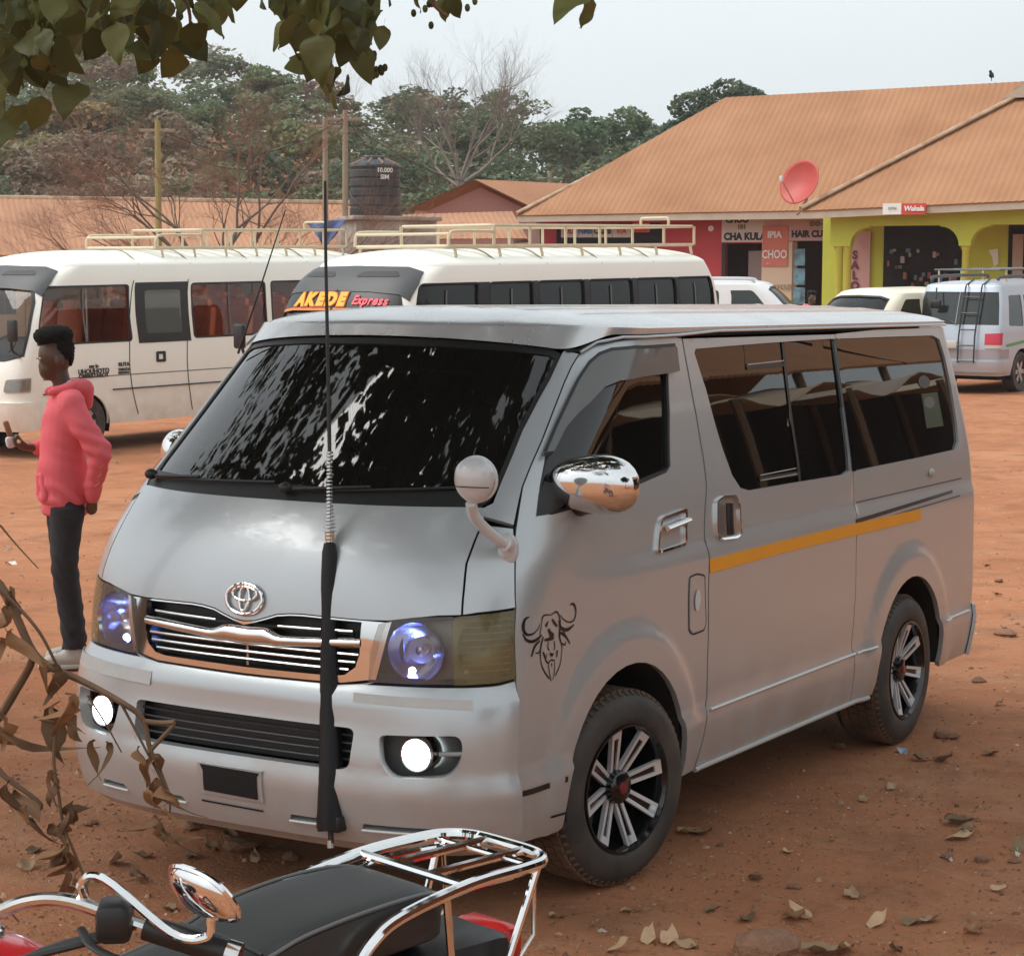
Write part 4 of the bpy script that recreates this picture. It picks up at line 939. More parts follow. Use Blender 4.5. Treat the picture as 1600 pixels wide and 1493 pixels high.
def main_block():
    b = thing('shop_block', 'long shop block with a big rusty hipped roof beyond the parked cars', 'building', P3(6, 54, .5))
    inv_ = Matrix.Translation(-b.location)
    def bl(mb, *a, **k):
        mb.v = [tuple(np.array(p) - np.array(b.location)) for p in mb.v]; return mb.build(*a, **k)
    e = np.array((.894, -.447)); q = np.array((.447, .894))
    def W(s, r, z): X, D = .08 + e[0] * s + q[0] * r, 54 + e[1] * s + q[1] * r; return P3(X, D, z)
    ez, rz = 3.90, 6.84; H = 4.147; Ls = 22.0; tl = .03
    zr = lambda s: rz + .032 * (s - H); ze = lambda s: ez + .004 * s
    A_, B_, C_, D_ = W(0, 0, ze(0)), W(Ls, 0, ze(Ls)), W(Ls, 2 * H, ze(Ls)), W(0, 2 * H, ze(0)); R1, R2 = W(H, H, zr(H)), W(Ls - H, H, zr(Ls - H))
    dnf = W(0, -1, 0) - W(0, 0, 0)
    bl(corr_slab([A_, B_, R2, R1], W(0, 0, ez) - W(0, H, rz)), 'roof', rust, b, smooth=0)
    bl(corr_slab([D_, A_, R1], W(0, H, ez) - W(H, H, rz)), 'roof_hip', rust, b, smooth=0)
    bl(slab([C_, D_, R1, R2]), 'roof_rear', rust, b); bl(slab([B_, C_, R2]), 'roof_hip', rust, b)
    for a, c in ((R1, R2), (A_, R1), (B_, R2)): bl(MB().tube([a + (0, 0, .05), c + (0, 0, .05)], .09, 8, flat=.6), 'ridge_cap', ridge_m, b)
    bl(MB().box(((W(0, .05, 0) + W(Ls, .05, 0)) / 2 + (0, 0, ez - .08)), (Ls, .04, .18), np.stack([(W(1, 0, 0) - W(0, 0, 0)), (W(0, 1, 0) - W(0, 0, 0)), (0, 0, 1)], -1)), 'fascia', fascia, b)
    eW = W(1, 0, 0) - W(0, 0, 0); nW = W(0, -1, 0) - W(0, 0, 0)
    # facade plane at r = .75
    def sz(px, py):
        d = ray(px, py); o = W(0, .75, 0); t = ((o - CAM) @ nW) / (d @ nW); p = CAM + d * t; return (p - o) @ eW, p[2]
    g0 = .30
    def rect(x0, y0, x1, y1): s0, z1 = sz(x0, y0); s1, z0 = sz(x1, y1); return s0, s1, z0, z1
    def quad(x0, y0, x1, y1, m, name, out=.03, parent=b, lab=None):
        s0, s1, z0, z1 = rect(x0, y0, x1, y1); c = (W(s0, .75, 0) + W(s1, .75, 0)) / 2 + nW * out / 2; c[2] = (z0 + z1) / 2
        o = bl(MB().box(c, (abs(s1 - s0), out, abs(z1 - z0)), np.stack([eW, -nW, (0, 0, 1)], -1)), name, m, parent, smooth=0); return o
    def txt(body, x, y, hpx, m, parent=b, out=.04, **k):
        s, z = sz(x, y); p = W(s, .75, z) + nW * out; D = (p - CAM) @ FWD; return text(body, frame4(p, eW, (0, 0, 1)), hpx * D / FPX / .72, m, parent, **k)
    bpy.context.view_layer.update()
    holes = []
    for x0, y0, x1, y1 in ((1133, 380, 1191, 520), (1240, 376, 1297, 520)):
        s0, s1, z0, z1 = rect(x0, y0, x1, y1); holes.append([(s0, .02), (s1, .02), (s1, z1 - g0), (s0, z1 - g0)])
    o = W(.3, .75, g0) - np.array(b.location)
    holes = [[(s - .3, z) for s, z in h] for h in holes]
    wall_holes(b, 'front_wall', redw, o, eW, nW, Ls - .6, ez - g0 + .05, holes)
    bl(MB().box((W(.3, .75, 0) + W(.3, 2 * H - .7, 0)) / 2 + (0, 0, 2.1), (.2, 2 * H - 1.45, 3.6), np.stack([eW, -nW, (0, 0, 1)], -1)), 'end_wall', plaster, b)
    bl(MB().box((W(.3, 3.2, 0) + W(Ls - .3, 3.2, 0)) / 2 + (0, 0, 2.1), (Ls - .6, .1, 3.5), np.stack([eW, -nW, (0, 0, 1)], -1)), 'inner_wall', pm('shop_inside', (.16, .12, .12), .9), b)
    quad(1129, 338, 1196, 378, white_s, 'wall_sign_white'); quad(1196, 338, 1297, 376, pinkw, 'wall_sign_pink')
    quad(1191.5, 378, 1239, 520, pm('cream_panel', (.62, .48, .36), .8), 'cream_pier', out=.02)
    quad(1193, 353, 1232, 416, pm('salmon', (.58, .18, .13), .7), 'toilet_sign', out=.05)
    quad(1239.5, 378, 1245, 520, pm('brown_post', (.22, .13, .06), .7), 'door_frame', out=.05); quad(1293, 376, 1297, 520, MATS['brown_post'], 'door_frame', out=.05); quad(1129, 380, 1133, 520, paint_k, 'door_frame', out=.04)
    quad(1170, 392, 1190, 520, pm('inner_door', (.20, .15, .14), .8), 'door_leaf', out=-.6)
    for i, yy in enumerate((402, 432, 462)): 
        pq = quad(1243 - i, yy - 13, 1259, yy + 13, pm('poster_cyan', (.18, .36, .44), .6, n1=(6, .9, (.05, .05, .06), 3)), 'hair_poster', out=.06)
    txt('CHOO', 1153, 344, 9, paint_k, bold=.01); txt('CHA KULA', 1165, 370, 11, paint_k, bold=.012, sx=.93); txt('101', 1160, 355, 7, pm('paint_olive', (.20, .17, .08), .7), bold=.01)
    txt('IPIA', 1212, 367, 10, paint_w, out=.065, bold=.01); txt('CHOO', 1212, 398, 13, paint_w, out=.065, bold=.006, sx=.74); txt('<-', 1202, 412, 5, paint_w, out=.065)
    txt('HAIR CUT', 1266, 366, 10, paint_k, bold=.012, sx=.93); txt('0X0~', 1277, 350, 7, MATS['paint_olive'], bold=.01); txt('NYOZI', 1222, 449, 8, pm('paint_olive', (.2, .17, .08)), out=.05, shear=.2)
    # small bank and phone-money boards
    for x0, x1, tx, m in ((878, 904, 'ULI', paint_r), (905, 927, 'NMB', paint_b), (928, 958, 'CRDB', paint_k), (959, 986, 'V/A', paint_r)):
        quad(x0, 352, x1, 371, white_s, 'money_board', out=.05); txt(tx, (x0 + x1) / 2, 361.5, 9, m, out=.065, bold=.006, sx=.9)
    quad(990, 343, 1016, 363, paint_r, 'soda_board', out=.05); quad(990, 350, 1016, 353, paint_w, 'soda_board_stripe', out=.06); txt('o', 1112, 356, 10, paint_w, bold=.02)
    quad(870, 350, 1034, 380, dark_open, 'shop_opening', out=.01)
    for x, y in ((1112, 440),): txt('o', x, y, 16, pm('ring_pink', (.6, .3, .28)), bold=.015)
    # ---- lime-green arcade in front
    pb = thing('lime_arcade', 'lime green arched porch with round columns and its own rusty hipped roof', 'porch', P3(8.5, 46, .35))
    def bl2(mb, *a, **k):
        mb.v = [tuple(np.array(p) - np.array(pb.location)) for p in mb.v]; return mb.build(*a, **k)
    def W2(t, r, z): return P3(6.47 + e[0] * t + q[0] * r, 47.5 + e[1] * t + q[1] * r, z)
    z2 = lambda t: 3.80 + .031 * t
    a0, a1, ap = W2(0, 0, z2(0)), W2(8.1, 0, z2(8.1)), W2(4.05, 4.15, 6.62); bk = W2(4.05, 7.2, 6.62); a0b = W2(0, 7.2, z2(0)); a1b = W2(8.1, 7.2, z2(8.1))
    bl2(corr_slab([a0, a1, ap], W2(4, 0, 3.9) - W2(4, 4.15, 6.6)), 'roof', rust, pb, smooth=0)
    bl2(corr_slab([a0b, a0, ap, bk], W2(0, 4, 3.8) - W2(4.05, 4, 6.6)), 'roof_side', rust, pb, smooth=0); bl2(slab([a1, a1b, bk, ap]), 'roof_side', rust, pb)
    for u, w in ((a0, ap), (a1, ap), (ap, bk)): bl2(MB().tube([u + (0, 0, .05), w + (0, 0, .06)], .09, 8, flat=.6), 'ridge_cap', ridge_m, pb)
    gq = [ap + eW * -.5 + (0, 0, -.12) + nW * .35, ap + eW * .9 + (0, 0, -.12) + nW * .35, ap + eW * .2 + (0, 0, .32) + nW * .3]
    bl2(slab([gq[0] + (0, 0, -.05), gq[2] + (0, 0, .1), gq[2] - nW * 1.2 + (0, 0, .1), gq[0] - nW * 1.2 + (0, 0, -.05)]), 'gablet', ridge_m, pb); bl2(slab([gq[1], gq[2] + (0, 0, .1), gq[2] - nW * 1.2 + (0, 0, .1), gq[1] - nW * 1.2]), 'gablet', ridge_m, pb)
    bl2(MB().add(gq, [(0, 1, 2)]), 'gablet_infill', plaster, pb)
    c = (W2(0, .06, z2(0) - .10) + W2(8.1, .06, z2(8.1) - .10)) / 2; ee = W2(8.1, 0, z2(8.1)) - W2(0, 0, z2(0)); le = np.linalg.norm(ee); ee /= le
    bl2(MB().box(c, (le, .05, .16), np.stack([ee, -nW, np.cross(ee, -nW)], -1)), 'fascia', fascia, pb)
    def sz2(px, py, r):
        d = ray(px, py); o = W2(0, r, 0); t = ((o - CAM) @ nW) / (d @ nW); p = CAM + d * t; return (p - o) @ eW, p[2]
    # arcade wall with arched openings
    t0 = sz2(1297, 400, .55)[0]; L2 = 8.0 - t0 + .1; g2 = .35; hz = 3.78 - g2
    pillars = [sz2(1315, 400, .55)[0] - t0, sz2(1507, 400, .55)[0] - t0]; sp_ = pillars[1] - pillars[0]; pillars.append(pillars[1] + sp_)
    zc = sz2(1507, 384, .55)[1] - g2; ztop = sz2(1430, 352, .55)[1] - g2
    hol = []
    def archhole(a, c2):
        r = .42; p = [(a, .0 - .5), (c2, -.5), (c2, zc)]
        p += [(c2 - r + r * math.cos(t), zc + (ztop - zc) * math.sin(t) * .93) for t in np.linspace(0, math.pi / 2, 7)][1:]
        p += [(c2 - r - .02, ztop), (a + r + .02, ztop)] + [(a + r - r * math.cos(t), zc + (ztop - zc) * math.sin(t) * .93) for t in np.linspace(math.pi / 2, 0, 7)]
        return p
    hol = [archhole(pillars[0] + .19, pillars[1] - .13), archhole(pillars[1] + .13, pillars[2] - .13), archhole(pillars[2] + .13, L2 - .1)]
    hol = [[(s, max(z, .0)) for s, z in h] for h in hol]
    # upper beam only: cut the wall below the capitals
    up = [[(s, z - zc) for s, z in h if z > zc - 1e-6] for h in hol]
    hol2 = []
    for h in up: hol2.append([(h[0][0], -.001)] + h + [(h[-1][0], -.001)])
    # notch polygon outline instead of holes touching the edge
    out = [(0, 0)]
    for h in sorted(up, key=lambda h: min(p[0] for p in h)):
        hh = sorted(h, key=lambda p: p[0]) if False else h[::-1]
        out += [(p[0], max(0, p[1])) for p in hh]
    out += [(L2, 0), (L2, hz - zc), (0, hz - zc)]
    pts = [Vector(p) for p in out]; vs, es, fs, *_ = delaunay_2d_cdt(pts, [(i, (i + 1) % len(pts)) for i in range(len(pts))], [], 0, 1e-5)
    V = np.array([tuple(v_) for v_ in vs]); cen = np.array([V[list(f)].mean(0) for f in fs]); ok = inpoly(cen[:, 0], cen[:, 1], np.array(out)); F = [tuple(f) for f, k in zip(fs, ok) if k]
    o2 = W2(t0, .55, g2 + zc); fr = [o2 + eW * a + np.array((0, 0, b_)) for a, b_ in V]; k = len(fr); ec = {(f[i], f[(i + 1) % 3]) for f in F for i in range(3)}
    bl2(MB().add(fr + [p - nW * .28 for p in fr], F + [tuple(i + k for i in f[::-1]) for f in F] + [(b_, a, a + k, b_ + k) for (a, b_) in ec if (b_, a) not in ec]), 'arched_beam', lime, pb, smooth=0)
    for s in (pillars[0] - .10, pillars[0] + .10, pillars[1], pillars[2]):
        p = W2(t0 + s, .69, 0); bl2(MB().lathe([(.13, g2 - .1), (.13, g2 + .12), (.085, g2 + .15), (.085, g2 + zc - .10), (.115, g2 + zc - .05), (.115, g2 + zc + .01)], 16, c=p), 'column', limecol, pb)
    # back wall of the porch
    r_b = 2.2
    def q2(x0, y0, x1, y1, m, name, r=r_b, out=.04):
        s0, z1 = sz2(x0, y0, r); s1, z0 = sz2(x1, y1, r); c = (W2(s0, r, 0) + W2(s1, r, 0)) / 2 + nW * out / 2; c[2] = (z0 + z1) / 2
        return bl2(MB().box(c, (abs(s1 - s0), abs(out), abs(z1 - z0)), np.stack([eW, -nW, (0, 0, 1)], -1)), name, m, pb, smooth=0)
    bl2(MB().box(W2(4, r_b + .1, 2.1), (8.4, .15, 3.6), np.stack([eW, -nW, (0, 0, 1)], -1)), 'back_wall', lime, pb)
    q2(1382, 350, 1500, 520, dark_open, 'shop_opening', out=.02); q2(1380, 346, 1502, 352, pm('mauve', (.25, .15, .15), .8), 'shop_lintel', out=.05); q2(1577, 350, 1640, 520, dark_open, 'shop_opening', out=.02)
    q2(1330, 362, 1358, 520, pinkw, 'salon_panel', out=.05); q2(1584, 366, 1596, 520, plaster, 'door_frame', out=.06)
    for i in range(26):
        x = 1388 + 4.2 * i; y = random.uniform(385, 455); q2(x, y, x + random.uniform(3, 7), y + random.uniform(4, 11), pm('goods%d' % (i % 6), [(.28, .12, .08), (.10, .16, .22), (.30, .26, .18), (.22, .06, .08), (.08, .16, .10), (.34, .30, .30)][i % 6], .7), 'shop_goods', out=.10)
    for ch, y in (('S', 399), ('A', 415), ('L', 431), ('O', 447), ('N', 463)):
        s, z = sz2(1337, y, r_b); p = W2(s, r_b, z) + nW * .07; text(ch, frame4(p, eW, (0, 0, 1)), .26, pm('paint_maroon', (.16, .03, .06), .6), pb, bold=.012)
    s, z = sz2(1553, 398, r_b); bl2(MB().add([W2(s - .12, r_b - .03, z + .1), W2(s + .1, r_b - .03, z + .14), W2(s + .12, r_b - .03, z - .2), W2(s + .02, r_b - .03, z - .28), W2(s - .03, r_b - .03, z - .05)], [(0, 1, 2, 3, 4)]), 'paper_patch', paint_w, pb)
    # eave sign, half white half red
    sg = thing('eave_sign', 'small red and white board hung under the porch eave', 'sign', W2(sz2(1413, 325, -.05)[0], -.05, 3.3))
    bpy.context.view_layer.update()
    for x0, x1, m, nm in ((1380, 1409, paint_w, 'white_half'), (1409, 1447, paint_r, 'red_half')):
        s0, z1 = sz2(x0, 318, -.05); s1, z0 = sz2(x1, 335, -.05); c = (W2(s0, -.05, 0) + W2(s1, -.05, 0)) / 2; c[2] = (z0 + z1) / 2
        mb = MB().box(c, (abs(s1 - s0), .05, abs(z1 - z0)), np.stack([eW, -nW, (0, 0, 1)], -1)); mb.v = [tuple(np.array(p) - np.array(sg.location)) for p in mb.v]; mb.build(nm, m, sg)
    s, z = sz2(1428, 326, -.1); text('Wakala', frame4(W2(s, -.09, z), eW, (0, 0, 1)), .15, paint_w, sg, bold=.006, shear=.15); s, z = sz2(1394, 325, -.1); text('o=v', frame4(W2(s, -.09, z), eW, (0, 0, 1)), .12, MATS['paint_olive'], sg)
    # satellite dish on the valley
    dm = pm('red_dish', (.46, .06, .045), .5, n1=(4, .5, (.36, .05, .04)))
    dp = at(1249, 284, 47.6); ds = thing('satellite_dish', 'faded red satellite dish on the roof corner of the shops', 'satellite dish', at(1246, 318, 47.6))
    nrm = np.array(-FWD) * .62 + RGT * -.62 + UPV * .25; nrm /= np.linalg.norm(nrm); a_ = np.cross((0, 0, 1), nrm); a_ /= np.linalg.norm(a_); b_ = np.cross(nrm, a_)
    mb = MB()
    def df(i, j): r = .54 * j; t = 2 * math.pi * i; return dp - np.array(ds.location) + a_ * r * math.cos(t) + b_ * r * math.sin(t) + nrm * (.16 * j * j - .16)
    mb.grid(df, 32, 8); o_ = mb.build('dish', dm, ds)
    o_.modifiers.new('solid', 'SOLIDIFY').thickness = .015
    L0 = dp - np.array(ds.location); f_ = L0 + nrm * .62 - b_ * .18
    MB().tube([L0 - b_ * .52, f_], .014, 6).build('feed_arm', ridge_m, ds); MB().rbox(f_, (.08, .08, .14), .02).build('feed_horn', white_s, ds)
    MB().tube([L0 - nrm * .16, L0 - nrm * .3 - (0, 0, .3), (0, 0, -.25)], .03, 8).build('mount', ridge_m, ds)
    # bird on the ridge
    br = at(1549, 122, 52.4); bd = MB().ell((0, 0, .07), (.06, .10, .075), 10, 8).ell((0, -.08, .15), (.04, .045, .04), 8, 6).tube([(0, .08, .07), (0, .2, .03)], [.03, .01], 6).tube([(0, 0, 0), (0, 0, -.08)], .01, 5); o = bd.build('bird', paint_k); o.location = Vector(br); tag(o, 'small dark bird perched on the rusty roof ridge', 'bird')
main_block()

def left_row():
    b = thing('market_row', 'low row of rooms under one long rusty gable roof below the wooded hill', 'building', P3(-11, 60, .4))
    def bl(pts_mb, *a, **k):
        pts_mb.v = [tuple(np.array(p) - np.array(b.location)) for p in pts_mb.v]; return pts_mb.build(*a, **k)
    def Q(px, py, D): d = ray(px, py); t = D / (d @ HF); return CAM + d * t
    e0, e1 = Q(-260, 396, 57), Q(600, 404, 59.5); r0, r1 = Q(-260, 306, 61.5), Q(600, 319, 64); bk0, bk1 = P3(-19, 66, 3.0), P3(-4, 68.5, 3.0)
    bl(corr_slab([e0, e1, r1, r0], e0 - r0), 'roof', rust2, b, smooth=0); bl(slab([r0, r1, bk1, bk0]), 'roof_rear', rust2, b)
    bl(MB().tube([r0, r1], .1, 8), 'ridge_cap', ridge_m, b)
    ex = e1 - e0; L_ = np.linalg.norm(ex); ex /= L_; n = np.cross(ex, (0, 0, 1)); n /= np.linalg.norm(n)
    if n @ FWD > 0: n = -n
    bl(MB().box((e0 + e1) / 2 - (0, 0, .1) - n * .05, (L_, .05, .2), np.stack([ex, n, np.cross(ex, n)], -1)), 'fascia', fascia, b)
    o = e0 - n * .9; o[2] = .1
    wcol = [pm('tan_wall', (.55, .33, .16), .85, n1=(1, .4, (.45, .26, .13))), pm('sage_wall', (.30, .34, .28), .85, n1=(1, .4, (.24, .27, .22))), plaster]
    for i in range(6):
        s0 = L_ * i / 6; w_ = L_ / 6; c = o + ex * (s0 + w_ / 2); c[2] = 1.5
        bl(MB().box(c - n * .1, (w_ - .02, .2, 2.9), np.stack([ex, n, np.cross(ex, n)], -1)), 'wall', wcol[(0, 0, 0, 1, 1, 2)[i]], b)
        for k in range(2):
            cw = o + ex * (s0 + w_ * (.3 + .4 * k)); cw[2] = 1.75
            f = bl(MB().box(cw + n * .0, (1.0, .06, 1.0), np.stack([ex, n, np.cross(ex, n)], -1)), 'window', dark_open, b)
            for g in range(5):
                cg = cw + ex * (-.4 + .2 * g) + n * .05; bl(MB().box(cg, (.025, .025, 1.0), np.stack([ex, n, np.cross(ex, n)], -1)), 'window_bar', pm('bar_brown', (.12, .07, .05), .6), b)
    # water tank on its plinth
    pl = thing('tank_plinth', 'stained concrete plinth carrying the black water tank', 'plinth', P3(-3.2, 50, .5))
    def bp_(mb, *a, **k):
        mb.v = [tuple(np.array(p) - np.array(pl.location)) for p in mb.v]; return mb.build(*a, **k)
    c = P3(-3.05, 50.6, 2.0); bp_(MB().rbox(c, (2.0, 1.7, 3.25), .04, rotz(YAW + .35)), 'base', concrete, pl); c2 = c.copy(); c2[2] = 3.66; bp_(MB().rbox(c2, (2.2, 1.9, .10), .02, rotz(YAW + .35)), 'slab', concrete, pl)
    tk = thing('water_tank', 'ribbed black plastic water tank on the concrete plinth', 'water tank', P3(-3.32, 50.5, 3.71))
    tb = pm('tank_black', (.022, .028, .032), .5, n1=(2, .6, (.05, .055, .055)))
    prof = [(.0, 0), (.58, 0)]
    for i in range(5): z = .06 + i * .22; prof += [(.61, z), (.61, z + .14), (.585, z + .16), (.585, z + .20)]
    prof += [(.61, 1.18), (.60, 1.22), (.45, 1.32), (.26, 1.36), (.24, 1.36)]
    MB().lathe(prof, 40).build('shell', tb, tk); MB().lathe([(.26, 1.34), (.26, 1.42), (.22, 1.45), (.0001, 1.46)], 24).build('lid', tb, tk)
    for k in range(10):
        a = 2 * math.pi * k / 10; MB().tube([(.28 * math.cos(a), .28 * math.sin(a), 1.37), (.6 * math.cos(a), .6 * math.sin(a), 1.235)], .035, 6).build('top_rib', pm('tank_dusty', (.20, .14, .11), .8), tk)
    for dx, dz, s in ((.34, 1.08, '10.000'), (.42, .92, 'SIM')):
        dirv = -HF; a = .45; d2 = np.array((dirv[0] * math.cos(a) - dirv[1] * math.sin(a), dirv[0] * math.sin(a) + dirv[1] * math.cos(a), 0)); p = np.array(tk.location) + d2 * .618 + (0, 0, dz)
        bpy.context.view_layer.update(); text(s, frame4(p, np.cross((0, 0, 1), d2), (0, 0, 1)), .15, paint_w, tk, bold=.004)
    MB().tube(spline([(-.45, -.44, .62), (-.2, -.58, .4), (.1, -.61, .22), (.45, -.45, .12)], 5), .02, 6).build('hose', tb, tk)
    # blue tarpaulin
    bt = MB()
    T = [at(476, 346, 48.5), at(540, 344, 48.8), at(528, 362, 48.2), at(512, 386, 48.0), at(500, 372, 48.1), at(474, 358, 48.3)]
    def tf(i, j): 
        a = T[0] * (1 - i) + T[1] * i; b2 = T[4] * (1 - i) + T[3] * i + (T[2] - T[3]) * (i ** 6); p = a * (1 - j) + b2 * j; return p + HF * (.18 * math.sin(i * 9 + j * 4) * (.3 + j)) + np.array((0, 0, -.12 * math.sin(i * 3.14) * j))
    o = bt.grid(tf, 14, 10).build('tarpaulin', pm('blue_tarp', (.04, .085, .22), .6, n1=(4, .5, (.03, .05, .13)))); o.modifiers.new('solid', 'SOLIDIFY').thickness = .01; tag(o, 'crumpled blue tarpaulin hung beside the water tank plinth', 'tarpaulin')
    # pink gable house
    h = thing('pink_house', 'pink gable-ended house with a rusty roof behind the water tank', 'house', P3(-1.5, 62, .7))
    def bh(mb, *a, **k):
        mb.v = [tuple(np.array(p) - np.array(h.location)) for p in mb.v]; return mb.build(*a, **k)
    gl, ga, gr = Q(648, 330, 60), Q(742, 288, 60), Q(822, 327, 60); bx = HR * 5.2 + HF * 3.5
    low = lambda p: np.array((p[0], p[1], .4))
    bh(MB().add([low(gl), low(gr), gr, ga, gl], [(0, 1, 2, 3, 4)]), 'gable_wall', pm('dull_pink', (.48, .24, .20), .85, n1=(1, .4, (.40, .2, .17))), h)
    up = np.array((0, 0, .12)); ov = (ga - gr) * .12; f_ = -HF * .4
    bh(corr_slab([ga + up + f_, gr - ov + up + f_, gr - ov + up + bx, ga + up + bx], gr - ga), 'roof', rust2, h, smooth=0); bh(corr_slab([ga + up + f_, gl + (gl - ga) * .12 + up + f_, gl + (gl - ga) * .12 + up + bx, ga + up + bx], gl - ga), 'roof', rust, h, smooth=0)
    bh(MB().add([low(gr), gr, gr + bx, low(gr + bx)], [(0, 1, 2, 3)]), 'side_wall', pinkw, h)
    s = thing('rusty_shed', 'lean-to shed with an orange rusted roof beside the water tank', 'shed', P3(-1.5, 53, .5))
    def bs(mb, *a, **k):
        mb.v = [tuple(np.array(p) - np.array(s.location)) for p in mb.v]; return mb.build(*a, **k)
    a, b2, c3, d3 = Q(628, 335, 56), Q(800, 330, 57.5), Q(826, 372, 53.5), Q(640, 392, 52.5)
    bs(corr_slab([a, b2, c3, d3], d3 - a), 'roof', rust2, s, smooth=0)
    for u, w in ((d3, c3), (a, d3), (b2, c3)): bs(MB().add([u - (0, 0, .1), w - (0, 0, .1), low(w), low(u)], [(0, 1, 2, 3)]), 'wall', plaster, s)
left_row()

def market_shed():
    """stands off to the right of the van: seen as reflections in its side windows"""
    m = thing('market_shed', 'open-fronted market shed with rusty roof and pale awnings beside the van', 'shed', (8.9, 12, 0)); m.scale = (1, 1, 1.3)
    for i in range(4):
        y = -10 + i * 7.0
        corr = corr_slab([(-1.2, y, 2.75), (-1.2, y + 6.9, 2.75), (2.8, y + 6.9, 4.3 + .1 * i), (2.8, y, 4.3 + .1 * i)], (-1, 0, -.4)); corr.build('roof', rust, m, smooth=0)
        MB().add([(2.8, y, 4.3), (2.8, y + 6.9, 4.3), (6, y + 6.9, 2.8), (6, y, 2.8)], [(0, 1, 2, 3)]).build('roof_rear', rust, m)
    for i in range(10):
        y = -10 + i * 2.9; sag = lambda a, t: .10 * math.sin(a * math.pi * 2) * t
        aw = MB().grid(lambda a, t: np.array((-1.0 - 1.9 * t, y + 2.8 * a, 2.55 - .42 * t - sag(a, t) - .12 * math.sin(math.pi * t) + .05 * math.sin(i * 7 + a * 5))), 8, 6).build('awning', pm('awning%d' % (i % 3), [(.50, .42, .30), (.44, .34, .24), (.40, .32, .26)][i % 3], .8), m)
        aw.modifiers.new('solid', 'SOLIDIFY').thickness = .01
        MB().tube([(-2.8, y, 0), (-2.8, y, 2.15)], .05, 6).build('post', pm('pole_wood', (.16, .10, .06), .9), m); MB().tube([(-1.1, y, 0), (-1.1, y, 2.75)], .06, 6).build('post', MATS['pole_wood'], m)
    MB().box((.9, 4, 1.3), (.1, 28, 2.7)).build('back_wall', pm('shed_dark', (.05, .035, .03), .9), m)
    for i in range(9):
        y = -8 + i * 3; MB().rbox((-1.0, y, .45), (1.2, 2.0, .9), .02).build('counter', pm('counter_wood', (.12, .075, .05), .85), m)
    # unseen pale board standing in for a box van: light rectangle in the door window
    k = MB().rbox((0, 0, 1.55), (1.7, 3.0, 1.5), .06); o = thing('reflected_board', 'blank pale board standing in for a box van reflected in the door window', 'board', (6.3, 7.2, 0)); MB().rbox((0, 0, 2.35), (.06, 2.0, .95), .01).build('panel', pm('board_pale', (.36, .32, .27), .7), o); MB().tube([(0, -.8, 0), (0, -.8, 2.0)], .04).build('leg', MATS['pole_wood'], o); MB().tube([(0, .8, 0), (0, .8, 2.0)], .04).build('leg', MATS['pole_wood'], o)
market_shed()

# ------------------------------------------------------------------ other vehicles
def ground_matrix(p, yaw):
    """frame standing on the sloping ground at p, local +y turned by yaw"""
    c, s = math.cos(yaw), math.sin(yaw); ey = np.array((-s, c, 0)); ex = np.array((c, s, 0)); h = 1.2
    gz = lambda q: float(ground_z(q[0], q[1]))
    ey[2] = (gz(p + ey * 2 * h) - gz(p)) / (2 * h); ex[2] = (gz(p + ex * h) - gz(p - ex * h)) / (2 * h)
    ex /= np.linalg.norm(ex); n = np.cross(ex, ey); n /= np.linalg.norm(n); ey = np.cross(n, ex)
    M4 = Matrix.Identity(4)
    for i in range(3): M4[i][0], M4[i][1], M4[i][2], M4[i][3] = ex[i], ey[i], n[i], p[i]
    return M4
def shell(S, name, m, parent, z0, zt, arches=(), holes=(), res=.10, thick=.03, ra=.40, za=.38):
    """whole body skin, one sheet round the vehicle, wheel arches cut from the lower edge"""
    b3 = S.b3; right = []
    for yc in arches:
        a0 = math.asin(min(.95, (za - z0) / ra))
        for t in np.linspace(math.pi + a0, -a0, 16): 
            z = za + ra * math.sin(t); right.append((float(S.u_side(yc + ra * math.cos(t), z)), max(z, z0)))
    bottom = [(-u, z) for u, z in right[::-1]] + right
    poly = [(-b3, z0)] + bottom + [(b3, z0), (b3, zt), (-b3, zt)]
    return panel(S, poly, name, m, parent, holes=holes, res=res, thick=thick)
def roof_cap(S, m, parent, zb, rise, y0, y1, rib=(), nm='roof', p=.80):
    us = np.concatenate([np.linspace(-S.b3, -S.b2, 14), np.linspace(-S.b2, -S.b1, 24)[1:], np.linspace(-S.b1, S.b1, 41)[1:], np.linspace(S.b1, S.b2, 24)[1:], np.linspace(S.b2, S.b3, 14)[1:]])
    Q = S.P(us, np.full_like(us, zb)); inner = np.stack([Q[:, 0] * 0, np.clip(Q[:, 1], y0, y1)], -1); rows = [Q]
    for t in np.linspace(.06, 1, 16):
        th = t * math.pi / 2; e = (1 - math.cos(th)) ** p; xy = Q[:, :2] * (1 - e) + inner * e; rows.append(np.stack([xy[:, 0], xy[:, 1], np.full(len(us), zb + rise * math.sin(th) ** .9)], -1))
    G = np.stack(rows); nr, nc = G.shape[:2]
    return MB().add(G.reshape(-1, 3), [(j * nc + i, j * nc + i + 1, (j + 1) * nc + i + 1, (j + 1) * nc + i) for j in range(nr - 1) for i in range(nc - 1)]).build(nm, m, parent, smooth=60)
_whm = {}
